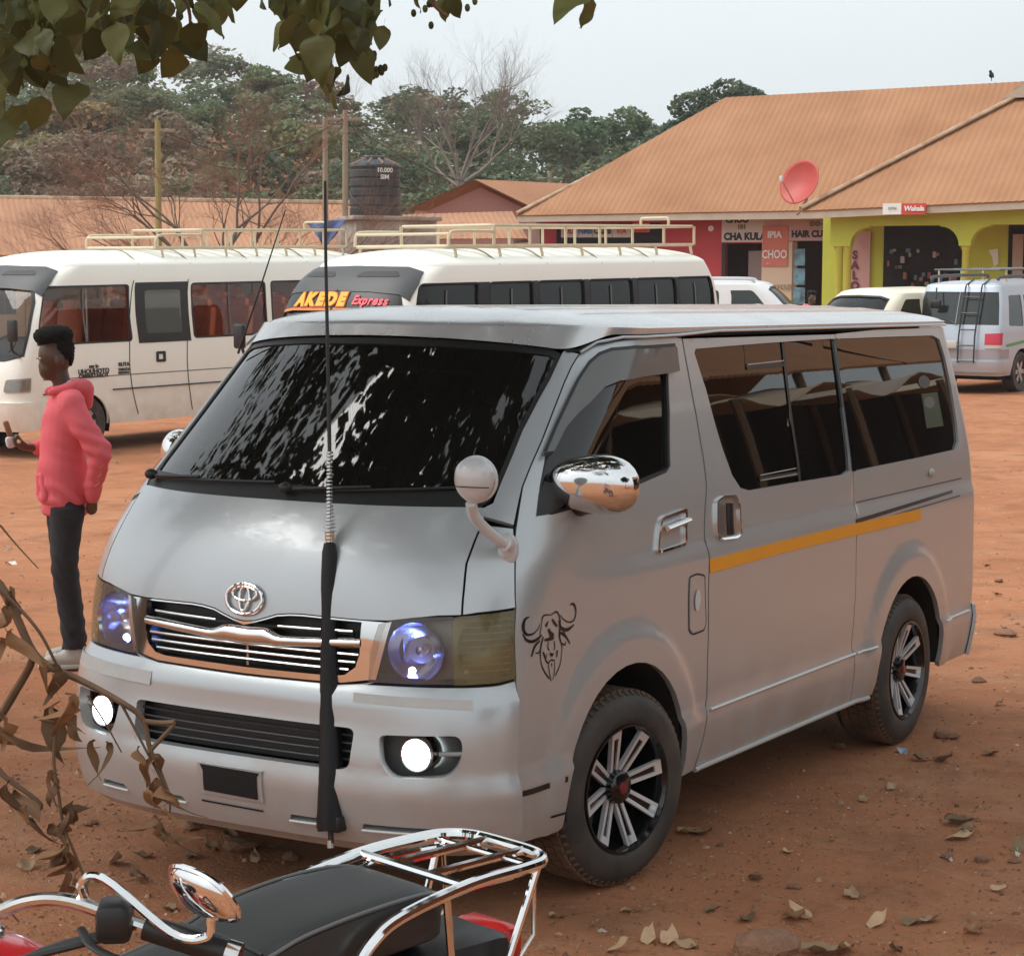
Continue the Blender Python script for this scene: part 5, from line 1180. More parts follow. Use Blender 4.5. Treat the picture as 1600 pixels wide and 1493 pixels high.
def simple_wheel(parent, x, y, r, w=.2, spokes=6, rimc=None, sg=1):
    key = (r, w, spokes)
    if key not in _whm:
        ty = MB().lathe([(r * .62, -w), (r * .9, -w - .01), (r, -w + .03), (r, -.03), (r * .92, .008), (r * .68, .006), (r * .62, -.01)], 36, ax=0).mesh('tyre', 40)
        rm = MB().lathe([(r * .63, .0), (r * .60, .004), (r * .56, -.03), (r * .5, -.07), (.0001, -.075)], 28, ax=0).mesh('rim', 40)
        sp = MB()
        for k in range(spokes):
            a = 2 * math.pi * k / spokes; e = np.array((0, math.cos(a), math.sin(a))); t = np.array((0, -math.sin(a), math.cos(a)))
            sp.prism([(r * .08, -r * .09), (r * .58, -r * .11), (r * .58, r * .11), (r * .08, r * .09)], -.07, -.02, lambda u, v_, h: e * u + t * v_ + np.array((h, 0, 0)))
        hb = MB().lathe([(r * .2, -.06), (r * .18, -.005), (.0001, 0)], 20, ax=0).mesh('hub', 40)
        _whm[key] = (ty, rm, sp.mesh('spokes', 30), hb)
    ty, rm, sp, hb = _whm[key]
    o = put('wheel', ty, rubber, parent); o.location = (x, y, r); o.rotation_euler = (0, 0, 0 if sg > 0 else math.pi)
    for nm, me, m in (('rim', rm, pm('rim_dark', (.05, .05, .05), .5)), ('spoke', sp, rimc or pm('rim_alloy', (.45, .44, .42), .4, .8)), ('hub', hb, rimc or MATS['rim_alloy'])): put(nm, me, m, o)
cream = pm('cream_paint', (.86, .86, .79), .38, 0, coat=.25, n1=(2, .3, (.80, .79, .71), 6), dust=(.0, 1.0, (.40, .26, .17), .30))
rackm = pm('rack_cream', (.62, .54, .38), .55, n1=(8, .4, (.48, .38, .24)))
BUS_TAB = [(.34, .10, .96, .34, 3.2), (.55, .03, .995, .34, 3.4), (.80, .0, 1.01, .34, 3.4), (1.1, .03, 1.015, .36, 3.2), (1.30, .09, 1.012, .38, 3.0), (1.75, .24, .995, .42, 2.8), (2.10, .40, .97, .46, 2.6), (2.28, .54, .945, .5, 2.5), (2.42, .78, .90, .55, 2.4), (2.5, 1.0, .86, .6, 2.4)]
BUS_REAR = [(.34, 6.90), (.8, 6.95), (1.3, 6.93), (2.1, 6.80), (2.5, 6.6)]
def build_bus(label, M4, winB, door, dark, rack_y, seats, name='coaster_bus'):
    S = Surf(BUS_TAB, BUS_REAR, cr=.25, LS=5.6, LR=1.0, sig=.05)
    b = thing(name, label, 'bus', M4=M4); bpy.context.view_layer.update()
    ry = lambda y, z: (float(S.u_side(y, z)), z)
    gl = pm('bus_tint', (.012, .013, .013), .05, ior=1.38) if dark else glass_clear
    ws = [(0, 1.24), (.45, 1.24), (.66, 1.30), (.66, 1.6), (.62, 1.95), (.55, 2.12), (.3, 2.15), (0, 2.16)]
    wsp = sym(ws); holes = [wsp]; wins = []
    for y0, y1 in winB:
        z0, z1 = 1.42, (2.20 if dark else 2.14)
        P = roundpoly([ry(y0 - (.12 if y0 < 1 else 0), z0), ry(y1, z0), ry(y1, z1), ry(y0 + (.10 if y0 < 1 else 0), z1)], .05, 3); wins.append(P)
    dz = None
    for P in wins: holes += [P, [(-p[0], p[1]) for p in P]]
    rw = [(S.b3 - .55, 1.45), (S.b3 - .001, 1.45), (S.b3 - .001, 2.1), (S.b3 - .52, 2.1)]
    bd = shell(S, 'body', cream, b, .36, 2.40, arches=(1.16, 5.05), holes=holes, res=.09)
    roof_cap(S, cream, b, 2.395, .20, 1.75, 5.9)
    w_ = panel(S, wsp, 'windscreen', glassmat('bus_screen', (.55, .62, .62), 1.5, .01), bd, off=-.02, thick=0, res=.1)
    panel(S, inset(wsp, -.02), 'windscreen_seal', blackp, bd, holes=[inset(wsp, .02)], off=.003, thick=.02, res=.08)
    MB().tube(line3(S, [(0, 1.26), (0, 2.14)], -.0), .02, 6).build('screen_divider', blackp, bd)
    # dark fascia over the windscreen with two vents
    fc = sym([(0, 2.13), (.3, 2.12), (.56, 2.09), (.70, 2.02), (.74, 2.20), (.70, 2.33), (.5, 2.385), (0, 2.40)])
    fa = panel(S, fc, 'front_fascia', pm('fascia_grey', (.055, .057, .06), .5), b, off=.012, thick=.03, res=.06)
    for u in (-.30, .30): panel(S, roundpoly([(u - .2, 2.28), (u + .2, 2.28), (u + .15, 2.335), (u - .15, 2.335)], .03), 'fascia_vent', blackp, fa, off=.016, thick=.01, res=.05)
    for P, (y0, y1) in zip(wins, winB):
        for mr in (False, True):
            pn = panel(S, P, 'side_window', gl, bd, off=-.02, thick=0, res=.15, mir=mr)
            panel(S, inset(P, -.012), 'window_seal', blackp if not dark else seam_black, bd, holes=[inset(P, .012)], off=.004, thick=.02, res=.1, mir=mr)
            ym = (y0 + y1) / 2; st = MB(); strip(S, [ry(ym, 1.43), ry(ym, 2.13)], .03, -.008, st, mir=mr); st.build('window_divider', pm('divider_grey', (.10, .11, .11), .5), bd)
    if dark:   # dark band between the panes
        for mr in (False, True):
            for (a, c), (a2, c2) in zip(winB[:-1], winB[1:]): panel(S, [ry(c + .0, 1.41), ry(a2, 1.41), ry(a2, 2.21), ry(c, 2.21)], 'window_pillar', pm('pillar_dark', (.010, .010, .011), .3, ior=1.38), bd, off=.006, thick=.01, mir=mr)
    y0, y1 = door
    st = MB(); 
    for pl in ([ry(y0, .45), ry(y0, 2.2)], [ry(y1, .45), ry(y1, 2.2)]): strip(S, pl, .014, .003, MB()).build('door_gap', seam_black, bd)
    if not dark:
        di = roundpoly([ry(y0 + .16, 1.50), ry(y1 - .16, 1.50), ry(y1 - .16, 2.07), ry(y0 + .16, 2.07)], .05)
        # black surround lies over the skin; its glass is the pane behind
        panel(S, [ry(y0 + .02, 1.38), ry(y1 - .02, 1.38), ry(y1 - .02, 2.17), ry(y0 + .02, 2.17)], 'door_surround', blackp, bd, holes=[di], off=.007, thick=.02, res=.08)
        panel(S, di, 'door_window', pm('door_glass', (.10, .11, .10), .05, 0, ior=1.5), bd, off=.004, thick=0)
        hq = roundpoly([ry(y0 + .30, 1.12), ry(y0 + .46, 1.12), ry(y0 + .46, 1.26), ry(y0 + .30, 1.26)], .02); panel(S, hq, 'door_handle', blackp, bd, off=.012, thick=.01, holes=[inset(hq, .035)], res=.05)
    for a, c in ((.5, .73), (1.62, 4.55), (5.55, 6.6)):
        for mr in (False, True): ln = MB().tube(line3(S, [ry(a, .80), ry(c, .80)], .008), .018, 6, flat=.5); ln.v = [(-x, y, z) if mr else (x, y, z) for x, y, z in ln.v]; ln.build('body_trim', blackp, bd)
    for z in (.98,):
        for mr in (False, True): ln = MB(); strip(S, [ry(.5, z), ry(6.6, z)], .012, .003, ln, mir=mr); ln.build('body_line', pm('line_grey', (.12, .11, .09), .6), bd)
    for y in (2.2, 3.1, 4.2, 5.3):   # roof seams
        Q = [(x, y, 2.39 + .20 * math.sin(min(1, (1 - abs(x) / .90) * 1.9) * math.pi / 2) ** .9 + .012) for x in np.linspace(-.90, .90, 17)]; MB().tube(Q, .010, 5).build('roof_seam', pm('seam_tan', (.30, .25, .17), .7), bd)
    # lamps, bumper, arches, wheels, mirrors
    for mr in (False, True):
        panel(S, roundpoly([(.48, .84), (.92, .84), (.90, 1.02), (.50, 1.00)], .03), 'headlamp', glassmat('bus_lamp', (.8, .8, .78), 1.45, .05, milky=.4, milkcol=(.4, .36, .32)), b, off=.012, thick=.02, mir=mr)
        panel(S, [(.50, .86), (.70, .86), (.70, .99), (.52, .98)], 'lamp_reflector', pm('bus_refl', (.5, .5, .5), .2, 1.0), b, off=.004, thick=0, mir=mr)
        panel(S, [(.70, .86), (.90, .86), (.89, 1.0), (.70, .99)], 'turn_lamp', pm('amber', (.45, .16, .08), .3), b, off=.004, thick=0, mir=mr)
        panel(S, [(S.b3 - .75, .7), (S.b3 - .5, .7), (S.b3 - .5, 1.2), (S.b3 - .75, 1.2)], 'tail_lamp', pm('red_lens', (.45, .012, .01), .2), b, off=.01, mir=mr)
        sg = -1 if mr else 1
        for yc in (1.16, 5.05):
            simple_wheel(b, sg * .97, yc, .38, .22, 8, pm('steel_grey', (.35, .34, .32), .5, .6), sg)
            wl = MB(); ts = np.linspace(-.3, math.pi + .3, 20); k = len(ts); vs = [(sg * .99, yc + .41 * math.cos(t), .38 + .41 * math.sin(t)) for t in ts] + [(sg * .6, yc + .41 * math.cos(t), .38 + .41 * math.sin(t)) for t in ts]; wl.add(vs, [(i, i + 1, k + i + 1, k + i) for i in range(k - 1)]).build('wheel_well', seam_black, b)
        ms = MB().tube(spline([(sg * .88, .30, 1.25), (sg * 1.05, .02, 1.38), (sg * 1.10, -.02, 1.6)], 5), .018, 6); ms.build('mirror_arm', blackp, b); MB().rbox((sg * 1.12, -.02, 1.62), (.16, .07, .28), .03).build('mirror', blackp, b)
    bpn = panel(S, sym([(0, .36), (.9, .36), (.97, .42), (.97, .72), (0, .72)]), 'front_bumper', cream, b, off=.05, thick=.08, res=.08)
    MB().rbox((0, 3.5, .50), (1.8, 6.0, .18), .03).build('chassis', seam_black, b); MB().box((0, 3.4, .78), (1.86, 6.0, .04)).build('floor', pm('bus_floor', (.12, .10, .09), .9), b)
    MB().rbox((0, .75, 1.15), (1.75, .45, .25), .06).build('dashboard', pm('dash_grey', (.10, .10, .10), .7), b)
    MB().tube([(-.45 + .22 * math.cos(t), 1.0 + .12 * math.sin(t), 1.34 + .14 * math.sin(t)) for t in np.linspace(0, 2 * math.pi, 20, endpoint=False)], .016, 6, closed=True).build('steering_wheel', blackp, b)
    if seats:
        sm = MB().rbox((0, 0, 1.06), (.46, .46, .14), .05).rbox((0, .24, 1.42), (.46, .13, .66), .06, rotx(-.12)).rbox((0, .28, 1.78), (.28, .10, .14), .05).rbox((0, .05, .9), (.3, .3, .22), .02).mesh('seat', 40); k = 0
        for y in (1.7, 2.5, 3.2, 3.9, 4.6, 5.3, 6.0):
            for x in (-.72, -.25, .72, .25) if y > 3 else (-.72, -.25, .68):
                if y < 2 and x > .5: continue
                o = put('seat', sm, pm('seat_orange', (.85, .20, .08), .6, n1=(5, .4, (.33, .07, .03))), b); o.location = (x, y, .08)
        for y in (1.6, 3.0): MB().tube([(.55, y, .8), (.55, y, 2.3)], .016, 6).build('grab_pole', chrome_worn, b)
    # roof rack
    y0, y1, x_, zb, zt = rack_y[0], rack_y[1], .72, 2.62, 2.86
    rk = MB().tube(roundpoly([(-x_, y0, zb), (x_, y0, zb), (x_, y1, zb), (-x_, y1, zb)], .08), .024, 6, closed=True).build('roof_rack', rackm, b)
    MB().tube([np.array(p) for p in roundpoly([(-x_, y0 + .8, zt), (x_, y0 + .8, zt), (x_, y1, zt), (-x_, y1, zt)], .10)], .022, 6, closed=True).build('top_rail', rackm, rk)
    for sg in (-1, 1):
        MB().tube(roundpoly([(sg * x_, y0 + .82, zb), (sg * x_, y0 + .82, zt)], 0), .02, 6).build('rack_post', rackm, rk)
        MB().tube(spline([(sg * x_, y0, zb), (sg * x_, y0 + .02, zb + .13), (sg * x_, y0 + .15, zb + .17), (sg * x_, y0 + .8, zb + .17)], 4), .02, 6).build('front_hoop', rackm, rk)
        for k in range(6): y = y0 + .8 + (y1 - y0 - .8) * (k + 1) / 6; MB().tube([(sg * x_, y, zb), (sg * x_, y, zt)], .018, 6).build('rack_post', rackm, rk)
        for k in range(7): y = y0 + .1 + (y1 - y0 - .2) * k / 6; MB().tube([(sg * x_, y, zb), (sg * (x_ + .03), y, 2.50)], .018, 6).build('rack_foot', rackm, rk)
    MB().tube([(-x_, y0 + .02, zb + .14), (x_, y0 + .02, zb + .14)], .02, 6).build('front_bar', rackm, rk)
    for k in range(12): y = y0 + .2 + (y1 - y0 - .3) * k / 11; MB().rbox((0, y, zb), (x_ * 2, .07, .02), .005).build('rack_slat', rackm, rk)
    for k in range(5): y = y1 - .05; MB().tube(roundpoly([(.35, y, zt), (.35, y, zt + .12), (-.1, y, zt + .12), (-.1, y, zt)], .05), .018, 6).build('rack_handle', rackm, rk) if k == 0 else None
    return b, S
def bus_at(px, D, yaw, lx=1.0, ly=.35):
    X = (px - 800) / FPX * D; p = CAM + HR * X + HF * D; c, s = math.cos(yaw), math.sin(yaw); p = p - np.array((c * lx - s * ly, s * lx + c * ly, 0)); p[2] = float(ground_z(p[0], p[1])); return ground_matrix(p, yaw)
BY = -R(8.5)
M1 = bus_at(52, 26.2, BY)
def side_y(M4, px, py, x=1.0):
    Mi = np.array(M4.inverted()); o = Mi[:3, :3] @ CAM + Mi[:3, 3]; d = Mi[:3, :3] @ ray(px, py); t = (x - o[0]) / d[0]; return (o + d * t)[1:]
yy = [float(side_y(M1, px, 500)[0]) for px in (62, 205, 214, 299, 303, 417)]
w1 = [(yy[0], yy[1]), (yy[4], yy[5])]; gap = yy[5] - yy[4]; y = yy[5] + .12
while y + gap < 6.6: w1.append((y, y + gap)); y += gap + .12
if 6.5 - y > .5: w1.append((y, 6.45))
bus1, S1 = build_bus('white minibus with clear windows, orange seats and a black-framed side door', M1, w1, (yy[2], yy[3]), False, (2.65, 6.3), True)
_e = np.array(M1)[:3, 1]; _n = np.array(M1)[:3, 0]
def side_text(b, M4, body, px, py, h, m, off=.02, **k):
    y, z = side_y(M4, px, py, 1.012); p = np.array(M4) @ np.array((1.022, y, z, 1)); text(body, frame4(p[:3], np.array(M4)[:3, 1], np.array(M4)[:3, 2]), h, m, b, **k)
ink = pm('ink_dark', (.05, .05, .05), .7)
for s_, px, py, h in (('my lu', 146, 572, .07), ('UHOUHOTO', 146, 580, .085), ('OMBESTAROY', 146, 587, .075), ('RUTA', 193, 569, .07), ('TABATA', 193, 577, .05), ('MBAGALA', 193, 582, .04)): side_text(bus1, M1, s_, px, py, h, ink, bold=.002)
M2 = bus_at(624, 22.8, BY + R(1), ly=.30)
w2 = [(.62, 1.75), (1.95, 2.75), (2.85, 3.75), (3.85, 4.75), (4.85, 5.7), (5.75, 6.55)]
bus2, S2 = build_bus('white minibus with dark tinted windows and yellow lettering above its windscreen', M2, w2, (1.80, 2.80), True, (1.5, 6.5), False)
def bus_front():
    S = S2; band = sym([(0, 1.93), (.4, 1.93), (.60, 1.90), (.56, 2.10), (.3, 2.14), (0, 2.15)])
    o = panel(S, band, 'sun_strip', pm('strip_black', (.02, .02, .022), .4), bus2, off=.004, thick=0, res=.06)
    st = MB(); strip(S, [(-.6, 1.895), (-.4, 1.925), (0, 1.93), (.4, 1.925), (.6, 1.895)], .035, .008, st); st.build('orange_stripe', pm('stripe_orange', (.62, .20, .03), .5), bus2)
    M4 = M2; up = S.P(0, 2.12) - S.P(0, 1.95); up /= np.linalg.norm(up)
    def put_word(body, us, size, m, off, **k):
        # one letter at a time so that the word follows the curved glass
        for ch, u in zip(body, us):
            z = 2.03 - .018 * (u / .5) ** 2; p = S.P(u, z) + S.N(u, z) * off; ex = S.P(u + .03, z) - S.P(u - .03, z); ez = S.P(u, z + .03) - S.P(u, z - .03)
            F4 = M4 @ frame4(p, ex, ez); text(ch, F4, size, m, bus2, **k)
    yel = pm('letter_yellow', (.80, .42, .03), .5); ora = pm('letter_red', (.55, .10, .02), .5)
    us = np.linspace(-.34, .08, 5)
    put_word('AKEDE', us, .215, ora, .010, bold=.024, shear=.1); put_word('AKEDE', us, .205, yel, .016, bold=.016, shear=.1)
    put_word('Express', np.linspace(.20, .46, 7), .15, pm('letter_pink', (.80, .10, .13), .5), .012, bold=.006, shear=.3, sx=.85)
bus_front()

# ---- generic cars
def build_car(name, label, cat, M4, tab, rear, paint, zt, rise, ry0, ry1, wins, ws, axles, rw, cr=.2, LS=3.0, rearw=None, rim=None, lowpaint=None, zs=None, glassm=None):
    S = Surf(tab, rear, cr=cr, LS=LS, LR=.9, sig=.03); c = thing(name, label, cat, M4=M4); bpy.context.view_layer.update()
    ry = lambda y, z: (float(S.u_side(y, z)), z)
    holes = []; pans = []
    for q in wins:
        P = roundpoly([ry(y, z) for y, z in q], .04, 3); pans.append(P); holes += [P, [(-a, b) for a, b in P]]
    wsp = sym(ws); holes.append(wsp)
    rp = None
    if rearw:
        z0, z1, du = rearw; rp = [(S.b3 - du, z0), (S.b3 - .002, z0), (S.b3 - .002, z1), (S.b3 - du + .03, z1)]; holes += [rp, [(-a, b) for a, b in rp]]
    bd = shell(S, 'body', paint, c, tab[0][0] + .02, zt, arches=axles, holes=holes, res=.07, ra=rw + .05, za=rw)
    roof_cap(S, paint, c, zt - .004, rise, ry0, ry1)
    gm = glassm or pm('car_glass', (.02, .025, .024), .03, 0, ior=1.55)
    panel(S, wsp, 'windscreen', glassmat('car_screen', (.50, .56, .53), 1.5, .01), bd, off=-.015, thick=0, res=.1)
    panel(S, inset(wsp, -.012), 'windscreen_seal', blackp, bd, holes=[inset(wsp, .015)], off=.003, thick=.01, res=.08)
    for P in pans:
        for mr in (False, True): panel(S, P, 'side_window', gm, bd, off=-.012, thick=0, res=.12, mir=mr)
    if rp:
        for mr in (False, True): panel(S, rp, 'rear_window', gm, bd, off=-.012, thick=0, res=.1, mir=mr)
    for sg in (1, -1):
        for yc in axles:
            simple_wheel(c, sg * (tab[1][2] - .02), yc, rw, .2, 6, rim, sg)
            wl = MB(); ts = np.linspace(-.3, math.pi + .3, 18); k = len(ts); r = rw + .05; vs = [(sg * (tab[1][2] - .01), yc + r * math.cos(t), rw + r * math.sin(t)) for t in ts] + [(sg * .4, yc + r * math.cos(t), rw + r * math.sin(t)) for t in ts]; wl.add(vs, [(i, i + 1, k + i + 1, k + i) for i in range(k - 1)]).build('wheel_well', seam_black, c)
    zh = tab[2][0]
    for mr in (False, True):
        panel(S, roundpoly([(.50, zh - .09), (.86, zh - .07), (.84, zh + .06), (.52, zh + .04)], .03), 'headlamp', glassmat('bus_lamp', (.8, .8, .78), 1.45, .05, milky=.4, milkcol=(.4, .36, .32)), bd, off=.008, thick=.01, mir=mr)
        for y_ in (wins[0][0][0] - .12, wins[1][0][0] - .035, wins[1][1][0] + .05):
            g_ = MB(); strip(S, [ry(y_, tab[1][0] - .1), ry(y_, wins[0][0][1] - .02)], .012, .002, g_, mir=mr); g_.build('door_gap', seam_black, bd)
        for y_ in (wins[0][1][0] - .12, wins[1][1][0] - .12):
            g_ = MB().tube(line3(S, [ry(y_ - .08, wins[0][0][1] - .12), ry(y_ + .06, wins[0][0][1] - .12)], .012), .012, 6)
            if mr: g_.v = [(-a, b_, c_) for a, b_, c_ in g_.v]
            g_.build('door_handle', blackp, bd)
    panel(S, roundpoly([(-.42, zh - .10), (.42, zh - .10), (.42, zh + .02), (-.42, zh + .02)], .03), 'grille', blackp, bd, off=.006, thick=.01)
    L_ = rear[0][1]; MB().rbox((0, L_ / 2, .32), (tab[1][2] * 1.7, L_ * .9, .16), .03).build('chassis', seam_black, c)
    return c, S, bd
def car_matrix(px, D, yaw, lx, ly): return bus_at(px, D, yaw, lx, ly)
# silver people-carrier seen from behind: its front points away
syaw = BY + math.pi - R(4) + R(6)
mv_tab = [(.30, .06, .82, .4, 3), (.5, .0, .85, .4, 3), (.80, .05, .85, .45, 2.8), (.95, .30, .84, .5, 2.6), (1.10, .75, .835, .5, 2.5), (1.55, 1.25, .78, .5, 2.4), (1.85, 1.6, .72, .5, 2.4), (1.92, 1.75, .70, .5, 2.4)]
mv_rear = [(.30, 4.55), (.55, 4.62), (.9, 4.60), (1.2, 4.55), (1.85, 4.33), (1.92, 4.3)]
mvp = pm('silver_blue_paint', (.47, .53, .60), .35, .35, coat=.3, n1=(2, .3, (.40, .45, .52)), dust=(.2, .8, (.26, .18, .15), .35))
mv_wins = [[(1.75, 1.15), (2.50, 1.15), (2.50, 1.70), (2.05, 1.70)], [(2.60, 1.15), (3.45, 1.15), (3.45, 1.70), (2.60, 1.70)], [(3.55, 1.15), (4.15, 1.18), (4.05, 1.70), (3.55, 1.70)]]
def mv():
    # rear right corner at px 1566 ; local right side is x = -.85
    M4 = car_matrix(1560, 36.0, syaw, -.84, 4.55)
    c, S, bd = build_car('silver_people_carrier', 'silver people carrier with a black ladder on its tailgate and a roof rack', 'minivan', M4, mv_tab, mv_rear, mvp, 1.86, .10, 2.1, 4.0, mv_wins, [(0, 1.12), (.5, 1.14), (.62, 1.2), (.58, 1.7), (.4, 1.76), (0, 1.78)], (.85, 3.65), .36, cr=.14, rearw=(1.20, 1.76, .62))
    for sg in (1, -1):
        ru = [(S.b3 - .80, .86), (S.b3 - .38, .86), (S.b3 - .38, 1.05), (S.b3 - .82, 1.07)]
        panel(S, ru, 'tail_lamp', pm('tail_red', (.50, .02, .05), .2, coat=.4), bd, off=.02, thick=.03, mir=sg < 0); panel(S, [(S.b3 - .83, .80), (S.b3 - .38, .80), (S.b3 - .38, .86), (S.b3 - .83, .86)], 'reverse_lamp', pm('lamp_pale', (.5, .48, .46), .3), bd, off=.018, thick=.03, mir=sg < 0)
        panel(S, [(S.b2 - .2, .40), (S.b3, .40), (S.b3, .58), (S.b2 - .2, .58)], 'rear_bumper', mvp, bd, off=.05, thick=.06, mir=sg < 0)
        panel(S, [(S.b2 - .2, .62), (S.b3, .62), (S.b3, .78), (S.b2 - .2, .78)], 'lower_band', pm('band_mauve', (.34, .31, .33), .45, .3), bd, off=.006, thick=.01, mir=sg < 0)
        q = MB(); strip(S, [(float(S.u_side(.6, .86)), .86), (float(S.u_side(2.6, .95)), .95), (float(S.u_side(4.3, .84)), .84)], .05, .005, q, mir=sg < 0); q.build('green_stripe', pm('stripe_green', (.10, .30, .10), .5), bd)
        q = MB(); strip(S, [(float(S.u_side(2.2, .92)), .92), (float(S.u_side(3.2, 1.04)), 1.04)], .05, .005, q, mir=sg < 0); q.build('green_flash', MATS['stripe_green'], bd)
        MB().tube(spline([(sg * .62, 1.9, 1.97), (sg * .64, 2.1, 2.02), (sg * .64, 4.0, 2.02), (sg * .62, 4.2, 1.97)], 5), .03, 6).build('roof_rail', pm('rail_grey', (.08, .085, .09), .5), c)
        for y in (2.1, 3.0, 3.9): MB().tube([(sg * .64, y, 1.92), (sg * .64, y, 2.14)], .015, 6).build('rack_post', rackm, c)
        MB().tube([(sg * .62, 1.8, 2.14), (sg * .62, 4.1, 2.14)], .016, 6).build('rack_rail', MATS['rail_grey'], c)
    for y in (1.8, 2.6, 3.4, 4.1): MB().tube([(-.62, y, 2.14), (.62, y, 2.14)], .016, 6).build('rack_bar', MATS['rail_grey'], c)
    lad = pm('ladder_black', (.02, .02, .022), .4); f = lambda x, z: np.array((x, float(np.interp(z, S.zz, S.Rr)) + .07, z))
    for x in (-.12, -.42): MB().tube([f(x, .55), f(x, 1.0), f(x, 1.5), f(x, 1.88), f(x, 1.98) - (0, .3, 0)], .014, 6).build('ladder_rail', lad, c)
    for z in (.58, .85, 1.12, 1.4, 1.68): MB().tube([f(-.12, z), f(-.42, z)], .012, 6).build('ladder_rung', lad, c)
    MB().rbox((.12, 4.66, .86), (.42, .02, .14), .01).build('number_plate', pm('plate_pale', (.55, .53, .50), .5), c)
    p = f(.36, 1.55); MB().rbox(p + (0, .07, 0), (.20, .06, .15), .03).build('rear_mirror', blackp, c); MB().tube([p + (.05, -.05, .28), p + (.0, .06, .05)], .013, 6).build('rear_mirror_arm', blackp, c)
    MB().tube([f(-.05, 1.2) - (0, .04, 0), f(.25, 1.32) - (0, .04, 0)], .010, 6).build('rear_wiper', blackp, c)
mv()
# cream hatchback facing the square, and a white estate beyond
hb_tab = [(.25, .08, .78, .4, 3), (.45, .0, .80, .4, 3), (.70, .06, .80, .45, 2.8), (.86, .30, .79, .5, 2.6), (.95, .95, .78, .45, 2.4), (1.30, 1.40, .70, .42, 2.4), (1.42, 1.62, .66, .42, 2.4), (1.48, 1.8, .64, .42, 2.4)]
hb_rear = [(.25, 3.85), (.5, 3.95), (.9, 3.92), (1.42, 3.45), (1.48, 3.3)]
hb_w = [[(1.55, .98), (2.35, .98), (2.35, 1.34), (1.95, 1.34)], [(2.42, .98), (3.2, .98), (3.05, 1.34), (2.42, 1.34)]]
crp = pm('car_cream', (.76, .74, .60), .4, coat=.3, n1=(2, .3, (.70, .67, .54)))
whp = pm('car_white', (.70, .71, .72), .35, coat=.3)
def hatch():
    k = 1.22
    tab = [(z * k, f * 1.05, w * 1.05, c, n) for z, f, w, c, n in hb_tab]; rear = [(z * k, y * 1.05) for z, y in hb_rear]; wn = [[(y * 1.05, z * k) for y, z in q] for q in hb_w]
    M4 = car_matrix(1388, 36.5, BY - R(8), .72, 1.6)
    c, S, bd = build_car('cream_hatchback', 'cream hatchback with open windscreen view parked beside the silver people carrier', 'car', M4, tab, rear, crp, 1.42 * k, .10, 2.1, 3.2, wn, [(0, .97 * k), (.5, .98 * k), (.62, 1.0 * k), (.60, 1.34 * k), (.4, 1.38 * k), (0, 1.39 * k)], (.72, 3.2), .30, rearw=(1.15, 1.62, .5), glassm=pm('car_glass_olive', (.035, .035, .02), .04, ior=1.5))
    MB().rbox((0, 1.25, 1.02), (1.35, .4, .2), .05).build('dashboard', pm('dash_pale', (.30, .29, .27), .8), c)
    MB().tube([(-.36 + .17 * math.cos(t), 1.55 + .08 * math.sin(t), 1.25 + .13 * math.sin(t)) for t in np.linspace(0, 2 * math.pi, 18, endpoint=False)], .016, 6, closed=True).build('steering_wheel', blackp, c)
    for x in (-.36, .36): MB().rbox((x, 2.2, 1.12), (.46, .14, .6), .05, rotx(-.2)).build('seat', pm('seat_pale', (.34, .33, .31), .8), c)
    M4 = car_matrix(1190, 38.5, R(112), -.70, 1.75)
    c, S, bd = build_car('white_estate_car', 'white estate car with roof rails parked outside the hair salon', 'car', M4, [(z * 1.32, f, w * 1.05, c_, n) for z, f, w, c_, n in hb_tab], [(z * 1.32, y * 1.12) for z, y in hb_rear], whp, 1.42 * 1.32, .08, 2.2, 3.5, [[(y * (1.0 + .06 * i), z * 1.32) for y, z in q] for i, q in enumerate(hb_w)], [(0, .97 * 1.32), (.5, .98 * 1.32), (.62, 1.0 * 1.32), (.60, 1.34 * 1.32), (.4, 1.38 * 1.32), (0, 1.39 * 1.32)], (.72, 3.3), .31, rearw=(1.05, 1.5, .5))
    for sg in (1, -1): MB().tube(spline([(sg * .56, 1.9, 1.91), (sg * .58, 2.1, 1.97), (sg * .58, 3.3, 1.97), (sg * .56, 3.6, 1.91)], 5), .025, 6).build('roof_rail', pm('rail_bright', (.5, .5, .5), .4, .6), c)
hatch()

